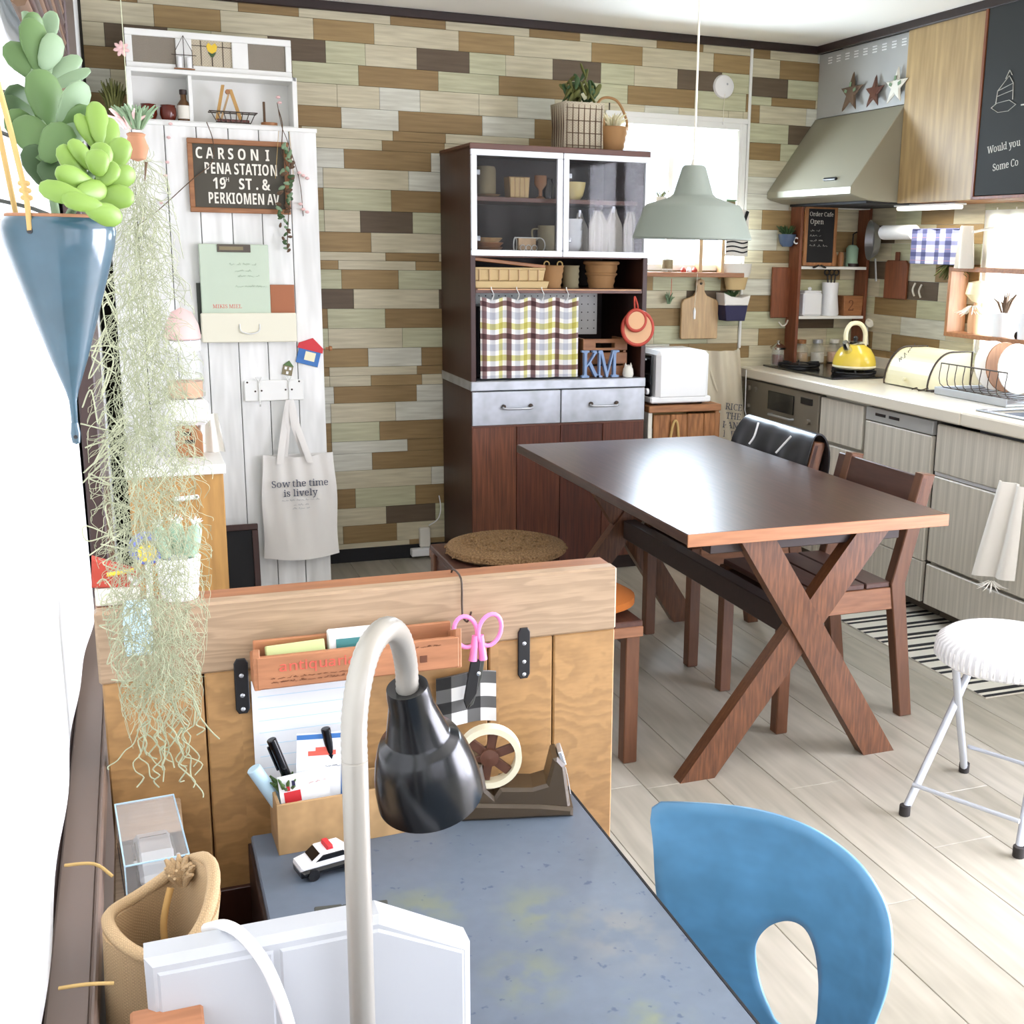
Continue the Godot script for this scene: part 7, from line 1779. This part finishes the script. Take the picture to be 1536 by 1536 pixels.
func hanging_plants() -> void:
	# blue ceramic cone
	var cp := T("hanging_planter", "blue glazed cone planter hanging close at the left window", "planter", Vector3(-3.2275, 1.333, 4.55))
	P(cp, "cone", lathe([[0, -0.004], [0.0016, -0.002], [0.002, 0.012], [0.0035, 0.018], [0.009, 0.034], [0.016, 0.057], [0.0225, 0.079], [0.0268, 0.094], [0.0278, 0.1015], [0.027, 0.106], [0.0248, 0.1085], [0.023, 0.106], [0.023, 0.09], [0.0, 0.03]], 48), "glaze")
	P(cp, "rim", lathe(circ(0.0242, 0.0012, 0.1085), 48), "terra")
	P(cp, "soil", lathe([[0, 0.101], [0.0232, 0.1], [0.0232, 0.098], [0, 0.098]], 24), "twig")
	P(cp, "tip", lathe([[0, -0.012], [0.002, -0.011], [0.0026, -0.006], [0.0018, 0.0], [0, 0.001]], 14), "glaze")
	P(cp, "tip_hole", lathe([[0, -0.0004], [0.0011, -0.0004], [0.0011, 0.0004], [0, 0.0004]], 10), "black", Vector3(0, -0.0075, 0.0024), Vector3(90, 0, 0))
	P(cp, "string", tube([v(-0.012, 0.101, 0.0248), v(-0.0125, 0.117, 0.0215), v(-0.0175, 0.15, 0.016), v(-0.024, 0.185, 0.008), v(-0.034, 0.26, -0.006), v(-0.036, 1.06, -0.01)], 0.0014, 7), "rope")
	P(cp, "string", tube([v(-0.02, 0.104, -0.013), v(-0.028, 0.18, -0.01), v(-0.034, 0.26, -0.006)], 0.0014, 7), "rope")
	P(cp, "knot", joinm([[lathe(circ(0.0016, 0.0014, 0), 10), v(-0.0125, 0.117, 0.02)], [lathe(circ(0.0016, 0.0014, 0), 10), v(-0.013, 0.1205, 0.0195)], [lathe(circ(0.0016, 0.0014, 0), 10), v(-0.0133, 0.124, 0.019)]]), "rope")
	P(cp, "string_hole", lathe([[0, 0], [0.0016, 0], [0.0016, 0.0008], [0, 0.0008]], 10), "black", Vector3(-0.012, 0.101, 0.0245), Vector3(90, -26, 0))
	# succulent leaves, base and tip rounded
	var L := [
		[-3.2330, 1.5300, 4.500, 0.0326, 0.0174, 100, "leaf"], [-3.2400, 1.5230, 4.500, 0.0253, 0.0152, 130, "leaf"], [-3.2270, 1.5290, 4.500, 0.0218, 0.0145, 60, "leaf_grey"],
		[-3.2350, 1.5380, 4.490, 0.0256, 0.0132, 95, "leaf"], [-3.2330, 1.5180, 4.480, 0.0299, 0.0149, 100, "leaf"], [-3.2280, 1.5430, 4.480, 0.0223, 0.0097, 70, "leaf_grey"],
		[-3.2420, 1.5000, 4.500, 0.0291, 0.0182, 150, "leaf_dark"], [-3.2300, 1.5020, 4.520, 0.0320, 0.0213, 95, "leaf"], [-3.2210, 1.5230, 4.490, 0.0259, 0.0096, 35, "leaf_grey"],
		[-3.2170, 1.4990, 4.530, 0.0283, 0.0184, 70, "leaf_grey"], [-3.2200, 1.5150, 4.500, 0.0293, 0.0073, 30, "leaf_grey"], [-3.2360, 1.4810, 4.530, 0.0281, 0.0193, 120, "leaf"],
		[-3.2440, 1.4970, 4.510, 0.0215, 0.0161, 170, "leaf_dark"], [-3.2260, 1.4790, 4.540, 0.0244, 0.0174, 60, "leaf"], [-3.2350, 1.4670, 4.530, 0.0248, 0.0159, 110, "leaf_dark"],
		[-3.2210, 1.4830, 4.530, 0.0248, 0.0160, 60, "leaf_grey"], [-3.2410, 1.4860, 4.520, 0.0249, 0.0178, 140, "leaf"], [-3.2050, 1.4900, 4.540, 0.0246, 0.0120, 85, "leaf_lime"],
		[-3.2100, 1.4850, 4.540, 0.0211, 0.0105, 110, "leaf_lime"], [-3.2000, 1.4840, 4.540, 0.0212, 0.0113, 75, "leaf_lime"], [-3.2130, 1.4720, 4.560, 0.0188, 0.0116, 120, "leaf_lime"],
		[-3.2040, 1.4710, 4.570, 0.0149, 0.0115, 90, "leaf_lime"], [-3.1970, 1.4730, 4.550, 0.0210, 0.0126, 60, "leaf_lime"], [-3.1960, 1.4620, 4.560, 0.0174, 0.0125, 20, "leaf_lime"],
		[-3.2020, 1.4630, 4.570, 0.0150, 0.0116, 60, "leaf_lime"], [-3.2180, 1.4680, 4.560, 0.0205, 0.0137, 120, "leaf_lime"], [-3.2160, 1.4590, 4.580, 0.0233, 0.0120, 160, "leaf_lime"],
		[-3.2100, 1.4540, 4.580, 0.0201, 0.0114, 10, "leaf_lime"], [-3.2000, 1.4520, 4.570, 0.0205, 0.0130, 0, "leaf_lime"], [-3.2220, 1.4520, 4.590, 0.0229, 0.0111, 165, "leaf_lime"],
		[-3.2140, 1.4480, 4.590, 0.0198, 0.0099, 170, "leaf_lime"], [-3.2050, 1.4430, 4.585, 0.0201, 0.0120, -15, "leaf_lime"], [-3.2060, 1.4680, 4.575, 0.0135, 0.0121, 90, "leaf_lime"],
		[-3.2270, 1.4620, 4.540, 0.0211, 0.0140, 130, "leaf_dark"], [-3.2170, 1.4920, 4.530, 0.0213, 0.0128, 40, "leaf"]
	]
	var n := T("succulent", "green and lime fleshy succulent growing from the blue cone planter", "plant", Vector3(-3.2275, 1.44, 4.55))
	rng.seed = 8
	for q in L:
		W(n, "leaf", leafmesh, q[6], Vector3(q[0], q[1], q[2]), Vector3(rng.randf_range(-25, 25), 22 + rng.randf_range(-25, 25), q[5])).scale = Vector3(q[3], q[4], q[4] * (0.34 if q[6] != "leaf_lime" else 0.6))
	W(n, "stem", tube(smooth([v(-3.228, 1.438, 4.55), v(-3.232, 1.48, 4.53), v(-3.236, 1.52, 4.50), v(-3.238, 1.55, 4.49)], 5), 0.0022, 7), "leaf_grey", Vector3.ZERO)
	W(n, "stem", tube(smooth([v(-3.224, 1.438, 4.555), v(-3.214, 1.455, 4.56), v(-3.206, 1.47, 4.55)], 5), 0.0022, 7), "leaf_grey", Vector3.ZERO)
	# iron bracket and vines
	var ib := T("iron_bracket", "curved black iron hook bracket at the top left corner", "bracket", Vector3(-3.26, 1.56, 4.52))
	P(ib, "hook", tube(smooth([v(-0.03, -0.02, 0), v(-0.012, -0.014, 0), v(0.006, 0.0, 0), v(0.012, 0.02, 0), v(0.01, 0.05, 0)], 5), 0.0032, 8), "black")
	var tv := T("bare_vines", "thin grey brown vines crossing behind the succulent", "branch", Vector3(-3.25, 1.45, 4.4))
	for q in [[v(-0.03, 0.07, 0), v(0.0, 0.065, 0), v(0.03, 0.045, 0.02)], [v(-0.03, 0.05, 0.01), v(0.01, 0.035, 0), v(0.035, 0.03, 0.0)], [v(-0.03, 0.005, 0), v(0.01, -0.005, 0.01), v(0.04, -0.03, 0.03)], [v(-0.03, -0.005, 0), v(0.005, -0.02, 0), v(0.03, -0.035, 0.02)]]: P(tv, "vine", tube(smooth(q, 5), 0.0014, 6), "chalk_grey")
	var rb := T("reed_blind", "dark brown reed blind drawn up at the left window", "blind", Vector3(-3.27, 1.63, 3.55))
	for i in 30: P(rb, "reed", cyl(0.0075, 0.92, 7, 0.0), ["twig", "walnut_side", "frame_brown"][i % 3], Vector3(0, 0.008 + i * 0.0155, -0.46), Vector3(90, 0, 0))
	# Spanish moss
	var sm := T("spanish_moss", "long pale grey green strand of air moss hanging at left", "plant", Vector3(-3.183, 1.50, 4.2))
	rng.seed = 123
	var st := sto()
	for i in 2400:
		var t0 := pow(rng.randf(), 0.8) * 0.46
		var wd := 0.008 + 0.03 * sin(clampf(t0 / 0.5, 0, 1) * PI * 0.8)
		var ang := rng.randf() * TAU
		var rad := sqrt(rng.randf()) * wd
		var p := Vector3(cos(ang) * rad - 0.022 * t0, -t0, sin(ang) * rad)
		var pts := [p]
		var dir := Vector3(rng.randf_range(-1, 1), rng.randf_range(-1.6, -0.1), rng.randf_range(-1, 1)).normalized()
		var seg := rng.randi_range(5, 10)
		for j in seg:
			dir = (dir + Vector3(rng.randf_range(-1, 1), rng.randf_range(-0.95, 0.55), rng.randf_range(-1, 1)) * 0.75).normalized()
			p += dir * rng.randf_range(0.003, 0.0075)
			var lim := 0.012 + 0.036 * sin(clampf((-p.y + 0.03) / 0.6, 0, 1) * PI)
			p.x = clampf(p.x, -lim - 0.022 * t0, lim - 0.022 * t0)
			if p.y < -0.55: break
			pts.append(p)
		if pts.size() > 2: tubes(st, smooth(pts, 2), 0.00027, 3)
	for i in 26:
		var p2 := Vector3(rng.randf_range(-0.03, 0.018), -0.44 - rng.randf() * 0.06, rng.randf_range(-0.015, 0.015))
		var pts2 := [p2]
		for j in 7:
			p2 += Vector3(rng.randf_range(-0.008, 0.008), -rng.randf_range(0.002, 0.013), rng.randf_range(-0.006, 0.006))
			pts2.append(p2)
		tubes(st, smooth(pts2, 3), 0.0007, 4)
	stuff(P(sm, "strands", st.commit(), "moss"))
	P(sm, "string", tube([v(-0.004, 0.0, 0), v(-0.004, 0.9, 0)], 0.0003, 5), "moss")
	var ap := T("air_plant_holder", "small brown hanging holder with a pinkish grey rosette", "plant", Vector3(-3.183, 1.488, 4.25))
	P(ap, "holder", lathe([[0, 0], [0.006, 0.002], [0.0085, 0.01], [0.006, 0.018], [0.007, 0.02], [0.005, 0.021], [0, 0.02]], 18), "terra")
	P(ap, "rosette", tuft(40, 0.014, 0.018, 22, 0.0012), "leaf_grey", Vector3(0.001, 0.024, 0))
	P(ap, "pink_leaves", tuft(18, 0.013, 0.014, 23, 0.0012), "flower", Vector3(-0.004, 0.024, 0))
	P(ap, "thorn", tube([v(0.006, 0.0, 0), v(0.004, -0.014, 0)], [0.0012, 0.0003], 5), "twig")
	var wv := T("white_vine", "curly white wire vine trailing beside the moss", "vine", Vector3(-3.225, 1.30, 3.9))
	rng.seed = 55
	for i in 16:
		var y := 0.08 - i * 0.03
		var pts3 := []
		for j in 6: pts3.append(Vector3(rng.randf_range(-0.03, 0.025), y + rng.randf_range(-0.035, 0.03), rng.randf_range(-0.02, 0.02)))
		P(wv, "tendril", tube(smooth(pts3, 7), 0.0008, 5), "moss")
	P(wv, "string", tube([v(0.028, 0.1, 0), v(0.03, -0.42, 0)], 0.0005, 5), "moss")
